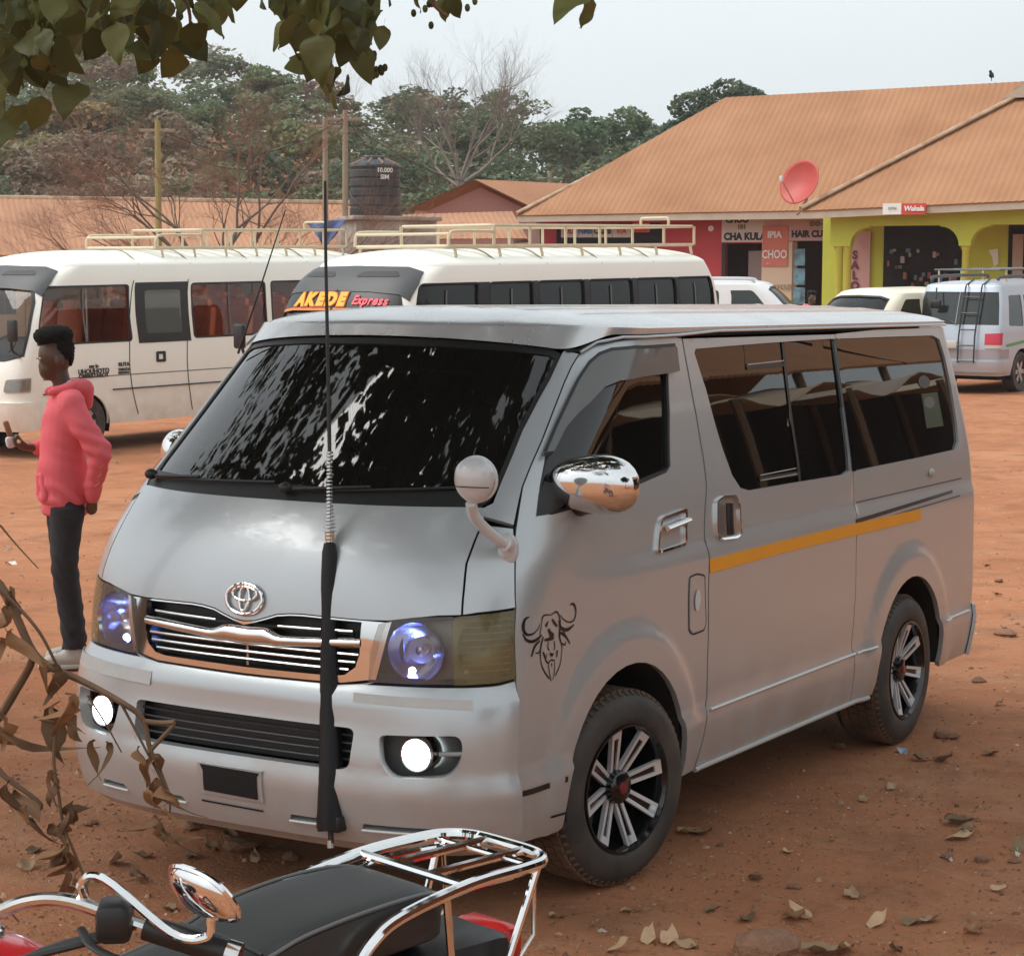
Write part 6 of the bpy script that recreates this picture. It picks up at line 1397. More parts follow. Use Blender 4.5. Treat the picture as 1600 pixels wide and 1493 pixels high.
# ------------------------------------------------------------------ people
def organic(name, caps, m, parent, voxel=.012, smooth=6, disp=None):
    """one continuous skin grown over tapered capsules: caps = [(p, q, r_p, r_q)] or ('e', centre, radii, rot)"""
    mb = MB()
    for c in caps:
        if isinstance(c[0], str) and c[0] == 'm': mb.add(*c[1]); continue
        if isinstance(c[0], str): mb.ell(c[1], c[2], 16, 12, c[3] if len(c) > 3 else None); continue
        p, q, a, b = np.array(c[0], float), np.array(c[1], float), c[2], c[3]
        fl = c[4] if len(c) > 4 else 1.0; n = 9; d = q - p; L_ = np.linalg.norm(d) + 1e-9; d = d / L_
        pts = [p - d * a * .92, p - d * a * .6] + [p + (q - p) * t for t in np.linspace(0, 1, 5)] + [q + d * b * .6, q + d * b * .92]
        rs = [a * .35, a * .8] + [a + (b - a) * t for t in np.linspace(0, 1, 5)] + [b * .8, b * .35]; mb.tube(pts, rs, 14, flat=fl)
    me = mb.mesh('tmp', 0); o = bpy.data.objects.new('tmp', me); COL.objects.link(o)
    r = o.modifiers.new('r', 'REMESH'); r.mode = 'VOXEL'; r.voxel_size = voxel; r.use_smooth_shade = True; s = o.modifiers.new('s', 'SMOOTH'); s.factor = .5; s.iterations = smooth
    dg = bpy.context.evaluated_depsgraph_get(); me2 = bpy.data.meshes.new_from_object(o.evaluated_get(dg)); bpy.data.objects.remove(o, do_unlink=True); me2.name = name
    if disp:
        for v in me2.vertices: v.co += Vector(v.normal) * disp(v.co)
    me2.polygons.foreach_set('use_smooth', [True] * len(me2.polygons)); me2.materials.clear(); return put(name, me2, m, parent)
skin = pm('skin_dark', (.098, .052, .035), .38, n1=(9, .4, (.13, .070, .047)))
hoodie_m = pm('hoodie_coral', (.78, .145, .175), .9, n1=(5, .35, (.70, .10, .125)), bump=(240, .25, .002))
jeans_m = pm('jeans_black', (.022, .021, .025), .85, n1=(10, .6, (.042, .040, .044)), bump=(45, .3, .004))
shoe_m = pm('shoe_white', (.50, .47, .43), .7, n1=(20, .5, (.34, .28, .23)))
def person():
    D = 10.55; pos = gp((97 - 800) / FPX * D, D); f = -HR * .93 - HF * .36; f /= np.linalg.norm(f); rz = math.atan2(f[0], -f[1])
    p = thing('person', 'person in a coral red hoodie and black jeans standing beside the white minibus', 'person', pos, rz); p.scale = (.93, .90, 1.0)
    hd = np.array((0, -.05, 1.555)); fwd = np.array((0, -1., 0))
    hand = [(-.150, -.285, 1.120)]
    caps = [((-.04, .0, .93), (-.05, .01, 1.28), .080, .085), ((.04, .0, .93), (.05, .01, 1.28), .080, .085), ((-.09, .02, 1.325), (.09, .02, 1.325), .045, .045), ((0, .02, 1.30), (0, .015, 1.38), .07, .06), ((0, .01, 1.38), (0, -.02, 1.50), .052, .050),
            ('e', hd + (0, .012, .025), (.074, .096, .100)), ('e', hd + (0, -.028, -.045), (.049, .054, .060)), ((0, -.072, 1.515), (0, -.082, 1.480), .026, .026),
            ((0, -.098, 1.560), (0, -.120, 1.528), .010, .016), ((0, -.10, 1.505), (0, -.112, 1.503), .024, .019), ((-.035, -.085, 1.583), (.035, -.085, 1.583), .018, .018),
            ('e', hd + (.077, .022, -.005), (.012, .022, .032)), ('e', hd + (-.077, .022, -.005), (.012, .022, .032)), ((.040, -.060, 1.535), (-.040, -.060, 1.535), .022, .022),
            ((-.15, .02, 1.33), (-.23, .0, 1.11), .042, .038), ((-.23, .0, 1.11), (-.155, -.135, 1.105), .038, .027), ((-.155, -.135, 1.105), (-.142, -.200, 1.112), .028, .030, .7),
            ((.15, .02, 1.33), (.25, .15, 1.12), .042, .038), ((.25, .15, 1.12), (.16, .13, .885), .041, .028), ((.16, .13, .885), (.135, .13, .81), .028, .034, .7),
            ((.075, .0, .90), (.095, -.03, .50), .062, .050), ((.095, -.03, .50), (.10, .035, .10), .053, .036), ((.10, .03, .06), (.105, -.12, .04), .036, .028),
            ((-.075, .0, .90), (-.085, .02, .50), .062, .050), ((-.085, .02, .50), (-.08, .075, .10), .053, .036), ((-.08, .07, .06), (-.082, -.07, .04), .036, .028)]
    # fingers of the raised hand, curled round the snack; thumb off the side of the palm
    k0 = np.array((-.142, -.200, 1.112))
    for i, (dx, L_) in enumerate(((-.026, .030), (-.009, .034), (.008, .033), (.024, .027))):
        a = k0 + (dx, -.018, .004); b = a + (0, -L_, .010); c = b + (.004, -.006, .030); d = c + (.006, .018, .016); caps += [(a, b, .0098, .009), (b, c, .009, .0082), (c, d, .0082, .0072)]
    caps += [(k0 + (.026, .012, .008), k0 + (.042, -.012, .026), .011, .0095), (k0 + (.042, -.012, .026), k0 + (.030, -.026, .048), .0095, .008)]
    body = organic('body', caps, skin, p, .0075, 3)
    for sg in (-1, 1): MB().ell(hd + (sg * .031, -.078, .008), (.012, .009, .006), 10, 8).build('eye', pm('eye_white', (.5, .47, .43), .3), body); MB().ell(hd + (sg * .031, -.0855, .008), (.005, .003, .005), 8, 6).build('iris', paint_k, body)
    hair = pm('hair_black', (.006, .0055, .005), .95, bump=(160, 1.0, .01))
    organic('hair', [('e', hd + (0, .045, .055), (.079, .074, .082)), ('e', hd + (0, -.022, .118), (.072, .088, .050)), ('e', hd + (0, .03, .125), (.074, .085, .052)), ('e', hd + (0, .088, .02), (.062, .026, .055))], hair, p, .009, 3, lambda c: .006 * math.sin(c.x * 190) * math.sin(c.y * 170) * math.sin(c.z * 180))
    def loft(secs, n=20):
        P = [np.array(q, float) for q in spline(secs, 5)]; vs = []; fs = []
        for z, cx, cy, rx, ry_ in P:
            for k in range(n): t = 2 * math.pi * k / n; vs.append((cx + rx * math.cos(t), cy + ry_ * math.sin(t), z))
        for i_ in range(len(P) - 1):
            for k in range(n): k2 = (k + 1) % n; fs.append((i_ * n + k, i_ * n + k2, (i_ + 1) * n + k2, (i_ + 1) * n + k))
        fs += [tuple(range(n - 1, -1, -1)), tuple((len(P) - 1) * n + k for k in range(n))]; return (vs, fs)
    def folds(c):
        w = math.exp(-((c.z - .86) / .09) ** 2); a = .009 * w * math.sin(c.z * 70 + 14 * c.x + 3 * math.sin(c.y * 17)) + .0045 * math.sin(c.z * 30 + c.y * 46 - c.x * 24) * math.sin(c.z * 11 + c.y * 9 + 1)
        e = math.exp(-(((c.z - 1.12) / .10) ** 2 + ((abs(c.x) - .25) / .08) ** 2)); return a + .007 * e * math.sin(c.z * 95 + c.y * 30)
    tors = loft([(.795, 0, .005, .140, .120), (.815, 0, .005, .150, .128), (.87, 0, .0, .170, .142), (.98, 0, -.005, .172, .142), (1.10, 0, .0, .168, .132), (1.22, 0, .008, .172, .128), (1.32, 0, .018, .168, .112), (1.38, 0, .022, .125, .090), (1.43, 0, .018, .078, .072)])
    hcaps = [('m', tors), ((.06, .022, 1.345), (.150, .025, 1.335), .078, .076), ((-.06, .022, 1.345), (-.150, .025, 1.335), .078, .074), ((.150, .025, 1.335), (.205, .075, 1.23), .070, .068), ((.205, .075, 1.23), (.250, .165, 1.10), .068, .064), ((.250, .165, 1.10), (.160, .130, .915), .063, .048), ((-.150, .025, 1.335), (-.225, .01, 1.10), .070, .060), ((-.225, .01, 1.10), (-.165, -.115, 1.105), .058, .042)]
    hm = organic('hoodie', hcaps, hoodie_m, p, .010, 4, folds)
    organic('hood', [((-.10, .045, 1.425), (0, .115, 1.415), .030, .048), ((0, .115, 1.415), (.10, .045, 1.425), .048, .030), ((-.10, .045, 1.425), (-.055, -.075, 1.395), .030, .022), ((.10, .045, 1.425), (.055, -.075, 1.395), .030, .022), ((0, .12, 1.40), (0, .14, 1.33), .06, .03)], hoodie_m, p, .010, 4)
    organic('hem_band', [('m', loft([(.772, 0, .005, .140, .118), (.785, 0, .005, .154, .130), (.825, 0, .005, .158, .134), (.838, 0, .005, .148, .126)]))], hoodie_m, p, .009, 1)
    organic('cuff', [((.175, .137, .935), (.150, .132, .880), .050, .046)], hoodie_m, p, .009, 2)
    organic('pocket', [((-.09, -.118, .87), (.09, -.118, .87), .026, .026), ((-.06, -.128, .98), (.06, -.128, .98), .020, .020), ((-.09, -.118, .87), (-.06, -.128, .98), .025, .020), ((.09, -.118, .87), (.06, -.128, .98), .025, .020), ((0, -.126, .89), (0, -.130, .97), .03, .026)], hoodie_m, p, .009, 3)
    organic('shirt_collar', [((-.06, .03, 1.435), (-.035, -.06, 1.40), .016, .012), ((.06, .03, 1.435), (.035, -.06, 1.40), .016, .012), ((-.06, .03, 1.435), (.06, .03, 1.440), .016, .016)], pm('shirt_white', (.62, .58, .57), .8), p, .006, 2)
    pr = pm('sleeve_print', (.70, .25, .14), .7)
    for i in range(9):
        t = i / 8; c = np.array((.190, .06, 1.25)) * (1 - t / .6) + np.array((.250, .165, 1.10)) * t / .6 if t < .6 else np.array((.250, .165, 1.10)) * (1 - (t - .6) / .4) + np.array((.175, .137, .95)) * (t - .6) / .4
        MB().tube(spline([c + (.060, .0, .02), c + (.064, .015, 0), c + (.058, -.005, -.02)], 3), .004, 5).build('sleeve_mark', pr, p)
    jn = lambda c: .0035 * math.sin(c.z * 75 + 5 * math.sin(c.y * 22 + c.x * 9)) * (1 if c.z < .30 or .44 < c.z < .58 else .35)
    organic('jeans', [('m', loft([(.10, .100, .030, .062, .070), (.14, .100, .028, .060, .066), (.30, .098, .008, .064, .068), (.50, .094, -.018, .070, .074), (.70, .088, -.005, .084, .088), (.82, .080, .004, .092, .104)])), ('m', loft([(.10, -.082, .066, .062, .070), (.14, -.082, .064, .060, .066), (.30, -.083, .044, .064, .068), (.50, -.085, .016, .070, .074), (.70, -.083, .006, .084, .088), (.82, -.078, .008, .092, .104)])), ('m', loft([(.72, 0, .006, .11, .085), (.80, 0, .008, .158, .115), (.90, 0, .010, .150, .112), (.95, 0, .010, .140, .105)]))], jeans_m, p, .010, 3, jn)
    for x, y in ((.103, .03), (-.081, .07)):
        s = organic('shoe', [((x, y + .02, .055), (x, y - .14, .040), .048, .036), ((x, y + .01, .09), (x, y - .03, .08), .044, .040)], shoe_m, p, .008, 2); MB().rbox((x, y - .055, .014), (.092, .29, .028), .013).build('sole', pm('sole_pale', (.55, .53, .50), .6), s)
    # snack in the raised hand: its own thing
    W_ = np.array(p.location) + rotz(rz) @ (k0 + (.0, -.052, .035)); sn = thing('wrapped_snack', 'half-unwrapped snack held up in the hand of the person in coral', 'snack', W_, rz); MB().rbox((0, 0, .045), (.03, .03, .11), .012, rotx(.3)).build('snack', pm('snack_brown', (.30, .16, .07), .7), sn); MB().rbox((0, .008, -.012), (.055, .045, .06), .016, rotx(.2)).build('paper', pm('paper_white', (.62, .58, .55), .7), sn)
    # a second person far off by the salon door: only the head shows over the van
    c = copy_tree(p); c.location = Vector(gp((1262 - 800) / FPX * 41.0, 41.0, -.02)); c.rotation_euler = (0, 0, rz + 2.2); c['label'] = 'person by the hair salon door, only the head showing over the van roof'
person()

# ------------------------------------------------------------------ motorcycle in the near corner
def motorbike():
    A = np.array; O = A((1.95, -1.60, 0.)); h = A((-.27, -.963, 0)); l = A((.963, -.27, 0)); up = A((0, 0, 1.))
    b = thing('motorcycle', 'red motorcycle with black seat and chrome luggage rack in front of the van', 'motorcycle', O)
    W = lambda s, a, z: h * s + l * a + up * z
    T = lambda pts, r, n=8, **k: MB().tube([W(*p) for p in pts], r, n, **k)
    redp = pm('bike_red', (.42, .018, .022), .25, coat=.5); blk = pm('bike_black', (.010, .010, .011), .4)
    seatm = pm('seat_vinyl', (.022, .023, .023), .50, n1=(60, .4, (.03, .03, .03)), bump=(420, .25, .001))
    # rack: outer hoop, cross bars, bars, struts
    def rp(P, r=.05): return roundpoly([A(p) for p in P], r, 5)
    hoop = spline([(.47, .160, .775), (.43, .160, .82), (.36, .152, .848), (.20, .146, .872), (.06, .142, .876), (.005, .128, .876), (-.025, .085, .876), (-.030, .0, .876), (-.025, -.085, .876), (.005, -.128, .876), (.06, -.142, .876), (.20, -.146, .872), (.36, -.152, .848), (.43, -.160, .82), (.47, -.160, .775)], 6)
    rk = T(hoop, .0115, 10).build('luggage_rack', chrome, b)
    T(spline([(.34, .126, .835), (.20, .122, .858), (.05, .118, .860), (.0, .07, .860), (-.005, 0, .860), (.0, -.07, .860), (.05, -.118, .860), (.20, -.122, .858), (.34, -.126, .835)], 6), .007, 8).build('inner_hoop', chrome, rk)
    for s, r in ((.205, .0085), (.03, .006)): T([(s, -.146, .872), (s, .146, .872)], r).build('cross_bar', chrome, rk)
    for a in (-.05, .05): T([(.205, a, .873), (-.028, a, .876)], .0085).build('rack_bar', chrome, rk)
    for sg in (-1, 1):
        T([(.02, sg * .135, .87), (.10, sg * .12, .66), (.28, sg * .12, .55)], .007).build('rack_strut', chrome, rk); T([(.25, sg * .146, .865), (.20, sg * .12, .60)], .0075).build('rack_strut', chrome_worn, rk); T([(.02, sg * .125, .868), (.015, sg * .12, .74), (.12, sg * .11, .62)], .0045).build('rack_strut', chrome_worn, rk)
    # seat: lofted pad with a raised pillion edge and piping
    st = [(.215, .085, .845, .765), (.235, .112, .862, .765), (.30, .128, .872, .765), (.42, .134, .868, .76), (.54, .130, .852, .75), (.62, .124, .828, .74), (.74, .112, .808, .73), (.88, .085, .805, .72), (.98, .062, .810, .72)]
    sd = [A(p) for p in spline(st, 4)]; vs = []; fs = []; n = 18
    for s, w, zt, zb in sd:
        for k in range(n):
            t = math.pi * 2 * k / n; cx, cz = math.cos(t), math.sin(t); x = w * math.copysign(abs(cx) ** .55, cx); z = (zt + zb) / 2 + (zt - zb) / 2 * math.copysign(abs(cz) ** .45, cz); vs.append(W(s, x, z + .010 * (abs(x) / w) ** 3 * (cz > 0)))
    for i in range(len(sd) - 1):
        for k in range(n): k2 = (k + 1) % n; fs.append((i * n + k, i * n + k2, (i + 1) * n + k2, (i + 1) * n + k))
    fs += [tuple(range(n)), tuple((len(sd) - 1) * n + k for k in range(n))]
    so_ = MB().add(vs, fs).build('seat', seatm, b, smooth=50)
    pip = [(s, w * .955, zt - .004) for s, w, zt, zb in sd if s < .9]; T([(s, -w, z) for s, w, z in pip[::-1]] + pip, .0035, 6).build('piping', pm('piping_grey', (.10, .10, .10), .4), so_)
    T([(.62, -.115, .832), (.62, 0, .838), (.62, .115, .832)], .003, 6).build('seat_seam', blk, so_); T([(.88, -.080, .809), (.88, 0, .813), (.88, .080, .809)], .0035, 6).build('seat_seam', MATS['piping_grey'], so_)
    # tail, lamp, side covers, tank
    MB().rbox(W(.20, 0, .70), (.20, .34, .10), .04, np.stack([l, h, up], -1)).build('tail_cowl', blk, b); MB().rbox(W(.02, 0, .70), (.14, .07, .09), .025, np.stack([l, h, up], -1)).build('tail_lamp', pm('red_lens', (.45, .012, .01), .2), b)
    for sg in (-1, 1):
        MB().rbox(W(.33, sg * .125, .62), (.045, .30, .16), .03, np.stack([l, h, up], -1) @ rotx(.25)).build('side_cover', redp, b); MB().ell(W(.04, sg * .15, .66), (.032, .045, .032), 12, 8).build('indicator', pm('indicator_amber', (.5, .2, .03), .3), b); T([(.05, sg * .06, .66), (.04, sg * .14, .66)], .008).build('indicator_stem', blk, b)
        T([(.12, sg * .13, .36), (.24, sg * .13, .70)], .024, 10).build('shock_absorber', chrome_worn, b); T([(1.05, sg * .08, .86), (1.42, sg * .09, .32)], .024, 10).build('fork_leg', chrome_worn, b)
    tk = [(.90, .055, .83, .74), (.95, .115, .890, .70), (1.03, .145, .930, .70), (1.15, .135, .925, .70), (1.24, .07, .88, .72)]; sd = [A(p) for p in spline(tk, 4)]; vs = []; fs = []
    for s, w, zt, zb in sd:
        for k in range(n): t = math.pi * 2 * k / n; cx, cz = math.cos(t), math.sin(t); vs.append(W(s, w * math.copysign(abs(cx) ** .75, cx), (zt + zb) / 2 + (zt - zb) / 2 * math.copysign(abs(cz) ** .75, cz)))
    for i in range(len(sd) - 1):
        for k in range(n): k2 = (k + 1) % n; fs.append((i * n + k, i * n + k2, (i + 1) * n + k2, (i + 1) * n + k))
    fs += [tuple(range(n)), tuple((len(sd) - 1) * n + k for k in range(n))]
    tko = MB().add(vs, fs).build('fuel_tank', redp, b, smooth=50)
    MB().lathe([(.036, 0), (.036, .014), (.028, .022), (.0001, .024)], 24, c=W(1.06, 0, .926)).build('filler_cap', chrome, tko)
    for sg in (-1, 1):
        for k in range(2): MB().tube([W(.97 + .02 * k, sg * (.116 + .003 * k), .885 - .035 * k), W(1.05, sg * .140, .905 - .035 * k), W(1.16, sg * .134, .91 - .035 * k)], [.004, .009, .005], 6).build('tank_flash', pm('flash_pink', (.75, .48, .47), .3), tko)
    # handlebar, switchgear, grips, levers, mirrors, dials
    bar = []
    for sg in (-1, 1):
        T(spline([(1.13, sg * .03, .97), (1.125, sg * .10, .985), (1.09, sg * .19, 1.03), (1.05, sg * .25, 1.035), (.99, sg * .33, 1.005), (.91, sg * .43, .972)], 6), .0105, 10).build('handlebar', chrome_worn, b)
        T([(.985, sg * .335, 1.004), (.905, sg * .437, .970)], [.0185, .0185], 12).build('grip', blk, b); T([(.912, sg * .428, .973), (.900, sg * .443, .968)], .021, 12).build('grip_end', chrome_worn, b)
        MB().rbox(W(1.012, sg * .298, 1.012), (.075, .05, .055), .012, rotz(math.atan2(h[1], h[0]) + math.pi / 2 - sg * .65)).build('switch_box', blk, b)
        T(spline([(1.05, sg * .27, 1.0), (1.06, sg * .33, .985), (1.00, sg * .43, .955)], 5), .007, 8, flat=.6).build('lever', chrome_worn if sg < 0 else blk, b)
        ms = T(spline([(1.035, sg * .262, 1.03), (1.045, sg * .262, 1.062), (1.03, sg * .30, 1.075), (.975, sg * .385, 1.005), (.945, sg * .425, 1.002), (.94, sg * .43, 1.025), (.94, sg * .425, 1.045)], 6), .0065, 8).build('mirror_stem', chrome, b)
        c = W(.940, sg * .415, 1.062); nrm = A(-h) * .55 + up * -.35 - l * .15 * sg; nrm = (h * .80 - up * .50); nrm /= np.linalg.norm(nrm); ex = np.cross(nrm, up); ex /= np.linalg.norm(ex); ey = np.cross(ex, nrm)
        mm = MB(); 
        def shl(i, j): r = math.sin(j * math.pi / 2); t = 2 * math.pi * i; return c + ex * .070 * r * math.copysign(abs(math.cos(t)) ** .8, math.cos(t)) + ey * .044 * r * math.copysign(abs(math.sin(t)) ** .8, math.sin(t)) + nrm * .026 * math.cos(j * math.pi / 2)
        mo = mm.grid(shl, 28, 8).build('mirror_shell', chrome, b, smooth=60); MB().tube([shl(i / 28, 1) for i in range(28)], .005, 6, closed=True).build('mirror_rim', chrome, mo); MB().add([shl(i / 28, 1) + nrm * .002 for i in range(28)], [tuple(range(28))]).build('mirror_glass', chrome, mo)
    T(spline([(1.01, .28, .99), (1.10, .20, .95), (1.16, .12, .86), (1.2, .05, .8)], 5), .006, 6).build('cable', blk, b); T(spline([(1.03, .29, .985), (1.14, .22, .96), (1.22, .10, .93), (1.24, 0, .88)], 5), .005, 6).build('cable', blk, b)
    MB().rbox(W(1.17, 0, .955), (.26, .10, .07), .03, np.stack([l, h, up], -1)).build('dash', blk, b)
    for a in (-.07, .07): MB().lathe([(.050, 0), (.052, .02), (.046, .026), (.0001, .026)], 24, c=W(1.18, a, .985)).build('dial', chrome_worn, b)
    MB().ell(W(1.30, 0, .90), (.095, .095, .10), 20, 14).build('headlamp', blk, b)
    for s, nm in ((.22, 'rear'), (1.48, 'front')):
        ty = MB().lathe([(.235, -.035), (.27, -.045), (.295, -.03), (.302, 0), (.295, .03), (.27, .045), (.235, .035)], 44, ax=0).lathe([(.235, -.03), (.225, 0), (.235, .03)], 44, ax=0); Mx = np.stack([l, h, up], -1); c = W(s, 0, .302)
        ty.v = [tuple(c + Mx @ A(q)) for q in ty.v]; wo_ = ty.build('wheel', rubber, b); hb = MB().lathe([(.03, -.06), (.05, -.03), (.05, .03), (.03, .06)], 20, ax=0); hb.v = [tuple(c + Mx @ A(q)) for q in hb.v]; hb.build('hub', chrome_worn, wo_)
        sp = MB()
        for k in range(18): t = 2 * math.pi * k / 18; sp.tube([c + l * (.03 if k % 2 else -.03) + (h * math.cos(t) + up * math.sin(t)) * .045, c + (h * math.cos(t + .3) + up * math.sin(t + .3)) * .232], .002, 4)
        q = sp.build('spokes', chrome_worn, wo_); q['kind'] = 'stuff'
        MB().grid(lambda i, j: W(s, 0, .302) + (h * math.cos(.5 + i * 2.3) + up * math.sin(.5 + i * 2.3)) * .335 + l * (.06 * (j * 2 - 1)), 18, 3).build('mudguard', redp if nm == 'front' else blk, b)
    T([(1.16, 0, .84), (1.0, 0, .66), (.62, 0, .66), (.30, 0, .70)], .022, 10).build('frame_spine', blk, b); T([(1.12, 0, .78), (1.06, 0, .36), (.62, 0, .32), (.50, 0, .64)], .018, 10).build('frame_cradle', blk, b); T([(.62, .06, .34), (.22, .08, .302)], .018).build('swing_arm', blk, b); T([(.62, -.06, .34), (.22, -.08, .302)], .018).build('swing_arm', blk, b)
    MB().rbox(W(.78, 0, .44), (.24, .34, .22), .06, np.stack([l, h, up], -1)).build('engine', pm('engine_grey', (.22, .21, .20), .5, .7), b); MB().rbox(W(.90, 0, .58), (.16, .14, .2), .03, np.stack([l, h, up], -1) @ rotx(.3)).build('cylinder', MATS['engine_grey'], b)
    T(spline([(.95, -.09, .45), (.85, -.13, .30), (.55, -.14, .30), (.05, -.16, .40)], 6), [.018] * 8 + [.03] * 3 + [.035] * 8, 12).build('exhaust', chrome, b); T([(.66, .10, .34), (.62, .2, .06)], .011).build('side_stand', blk, b); T([(.62, .2, .05), (.60, .225, .0)], .013).build('stand_foot', blk, b)
    for v_ in (): pass
motorbike()


# ------------------------------------------------------------------ vegetation
def np_mesh(name, V, F, col=None):
    me = bpy.data.meshes.new(name); V = np.asarray(V, float).reshape(-1, 3); F = np.asarray(F, np.int32); k = F.shape[1]
    me.vertices.add(len(V)); me.vertices.foreach_set('co', V.ravel()); me.loops.add(F.size); me.loops.foreach_set('vertex_index', F.ravel())
    me.polygons.add(len(F)); me.polygons.foreach_set('loop_start', np.arange(0, F.size, k, dtype=np.int32)); me.polygons.foreach_set('loop_total', np.full(len(F), k, np.int32))
    me.update(calc_edges=True)
    if col is not None:
        a = me.color_attributes.new('tint', 'FLOAT_COLOR', 'POINT'); a.data.foreach_set('color', np.concatenate([col, np.ones((len(col), 1))], 1).ravel())
    return me
def leafmat(name, base=None, rough=.6, trans=.25):
    if name in MATS: return MATS[name]
    m = bpy.data.materials.new(name); m.use_nodes = True; t = m.node_tree; N = t.nodes; L = t.links; b = N['Principled BSDF']; b.inputs['Roughness'].default_value = rough; b.inputs['Specular IOR Level'].default_value = .3
    if base is None: a = N.new('ShaderNodeAttribute'); a.attribute_name = 'tint'; src = a.outputs['Color']
    else:
        oi = N.new('ShaderNodeObjectInfo'); mr = N.new('ShaderNodeMapRange'); mr.inputs[3].default_value = .5; mr.inputs[4].default_value = 1.6; L.new(oi.outputs['Random'], mr.inputs[0])
        tc = N.new('ShaderNodeTexCoord'); z = N.new('ShaderNodeTexNoise'); z.inputs['Scale'].default_value = 9; L.new(tc.outputs['Object'], z.inputs['Vector'])
        x = N.new('ShaderNodeMixRGB'); x.inputs[1].default_value = (*base[0], 1); x.inputs[2].default_value = (*base[1], 1); L.new(z.outputs['Fac'], x.inputs[0])
        y = N.new('ShaderNodeMixRGB'); y.blend_type = 'MULTIPLY'; y.inputs[0].default_value = 1; L.new(x.outputs[0], y.inputs[1]); L.new(mr.outputs[0], y.inputs[2]); src = y.outputs[0]
    L.new(src, b.inputs['Base Color']); tr = N.new('ShaderNodeBsdfTranslucent'); L.new(src, tr.inputs['Color']); ms = N.new('ShaderNodeMixShader'); ms.inputs[0].default_value = trans
    o = N['Material Output']; L.new(b.outputs[0], ms.inputs[1]); L.new(tr.outputs[0], ms.inputs[2]); L.new(ms.outputs[0], o.inputs['Surface']); MATS[name] = m; return m
foliage = leafmat('foliage', None, .7, .38)
bark = pm('bark', (.13, .10, .075), .9, n1=(6, .6, (.22, .19, .16)), bump=(20, .4))
bark_pale = pm('bark_pale', (.27, .24, .21), .9, n1=(6, .6, (.18, .15, .12)))
twig_red = pm('twig_brown', (.24, .11, .065), .9, n1=(1, .5, (.17, .09, .06)))
rng = np.random.default_rng(11)
def leaf_quads(C, size, nrm_bias=.6, asp=.65):
    """one randomly turned leaf quad at every centre"""
    n = len(C); d = rng.normal(size=(n, 3)); d[:, 2] = np.abs(d[:, 2]) + nrm_bias; d /= np.linalg.norm(d, axis=1, keepdims=True)
    a = rng.normal(size=(n, 3)); a -= d * (a * d).sum(1, keepdims=True); a /= np.linalg.norm(a, axis=1, keepdims=True); b = np.cross(d, a)
    s = (size * rng.uniform(.6, 1.35, n))[:, None]; V = np.stack([C - a * s, C - b * s * asp, C + a * s, C + b * s * asp], 1).reshape(-1, 3); return V, np.arange(4 * n).reshape(-1, 4)
def crown_pts(c, rad, n, clumps=14, flat=.55):
    """leaf centres gathered in clumps on an uneven crown"""
    d = rng.normal(size=(clumps, 3)); d[:, 2] = np.abs(d[:, 2]) * .9 - .25; d /= np.linalg.norm(d, axis=1, keepdims=True)
    cc = np.array(c) + d * np.array(rad) * rng.uniform(.45, .85, (clumps, 1)); k = rng.integers(0, clumps, n); r = rng.normal(size=(n, 3)); r /= np.linalg.norm(r, axis=1, keepdims=True); r *= rng.uniform(.5, 1, (n, 1)) ** .5
    cr = rng.uniform(.30, .50, clumps)[k][:, None] * np.mean(rad); r[:, 2] *= flat; return cc[k] + r * cr
def wood():
    VV, FF, CC = [], [], []; off = 0
    greens = np.array([(.125, .160, .085), (.155, .185, .095), (.110, .145, .085), (.185, .195, .105), (.140, .160, .090)]); browns = np.array([(.28, .225, .155), (.25, .215, .15), (.26, .195, .14)])
    trees = []
    for D in (70, 78, 87, 97, 108, 120, 134, 150):
        x = -D * .30
        while x < D * .30:
            trees.append((x + rng.uniform(-1, 1), D + rng.uniform(-4, 4))); x += rng.uniform(2.5, 4.2) * (D / 100) ** .5
    for X, D in trees:
        if D < 82 and X > .12 * D: continue
        p = gp(X, D); px = 800 + X / D * FPX; h = rng.uniform(4.0, 6.2) * (1.0 if D > 80 else .8); r = rng.uniform(1.7, 3.0)
        if D > 128 and px > 820: h *= .62
        n = 1500; C = crown_pts(p + np.array((0, 0, h * .68)), (r, r, h * .36), n, 16, .40); V, F = leaf_quads(C, np.full(n, .078 + .0006 * D), 1.2)
        br = (px < 330 and rng.random() < .45 and D < 105) or (px < 700 and rng.random() < .12); base = (browns if br else greens)[rng.integers(0, 3 if br else 5)]
        c = base * rng.uniform(.82, 1.2) * rng.uniform(.88, 1.14, (n, 1)); VV.append(V); FF.append(F + off); CC.append(np.repeat(np.clip(c, 0, 1), 4, 0)); off += len(V)
        n2 = 420; C = p + rng.normal(size=(n2, 3)) * (r * .7, r * .7, .9) + (0, 0, h * .25); V, F = leaf_quads(C, np.full(n2, .24), .6); VV.append(V); FF.append(F + off); CC.append(np.repeat(base * rng.uniform(.7, 1.3, (n2, 1)), 4, 0)); off += len(V)
    o = put('hillside_wood', np_mesh('hillside_wood', np.concatenate(VV), np.concatenate(FF), np.concatenate(CC)), foliage); tag(o, 'dense olive green wood covering the hill behind the square', 'wood', kind='stuff')
wood()
def tube_tree(segs, n=4):
    """segs: list of (p0, p1, r0, r1)"""
    mb = MB()
    for p, q, a, b in segs: mb.tube([p, q], [a, b], n, caps=False)
    return mb
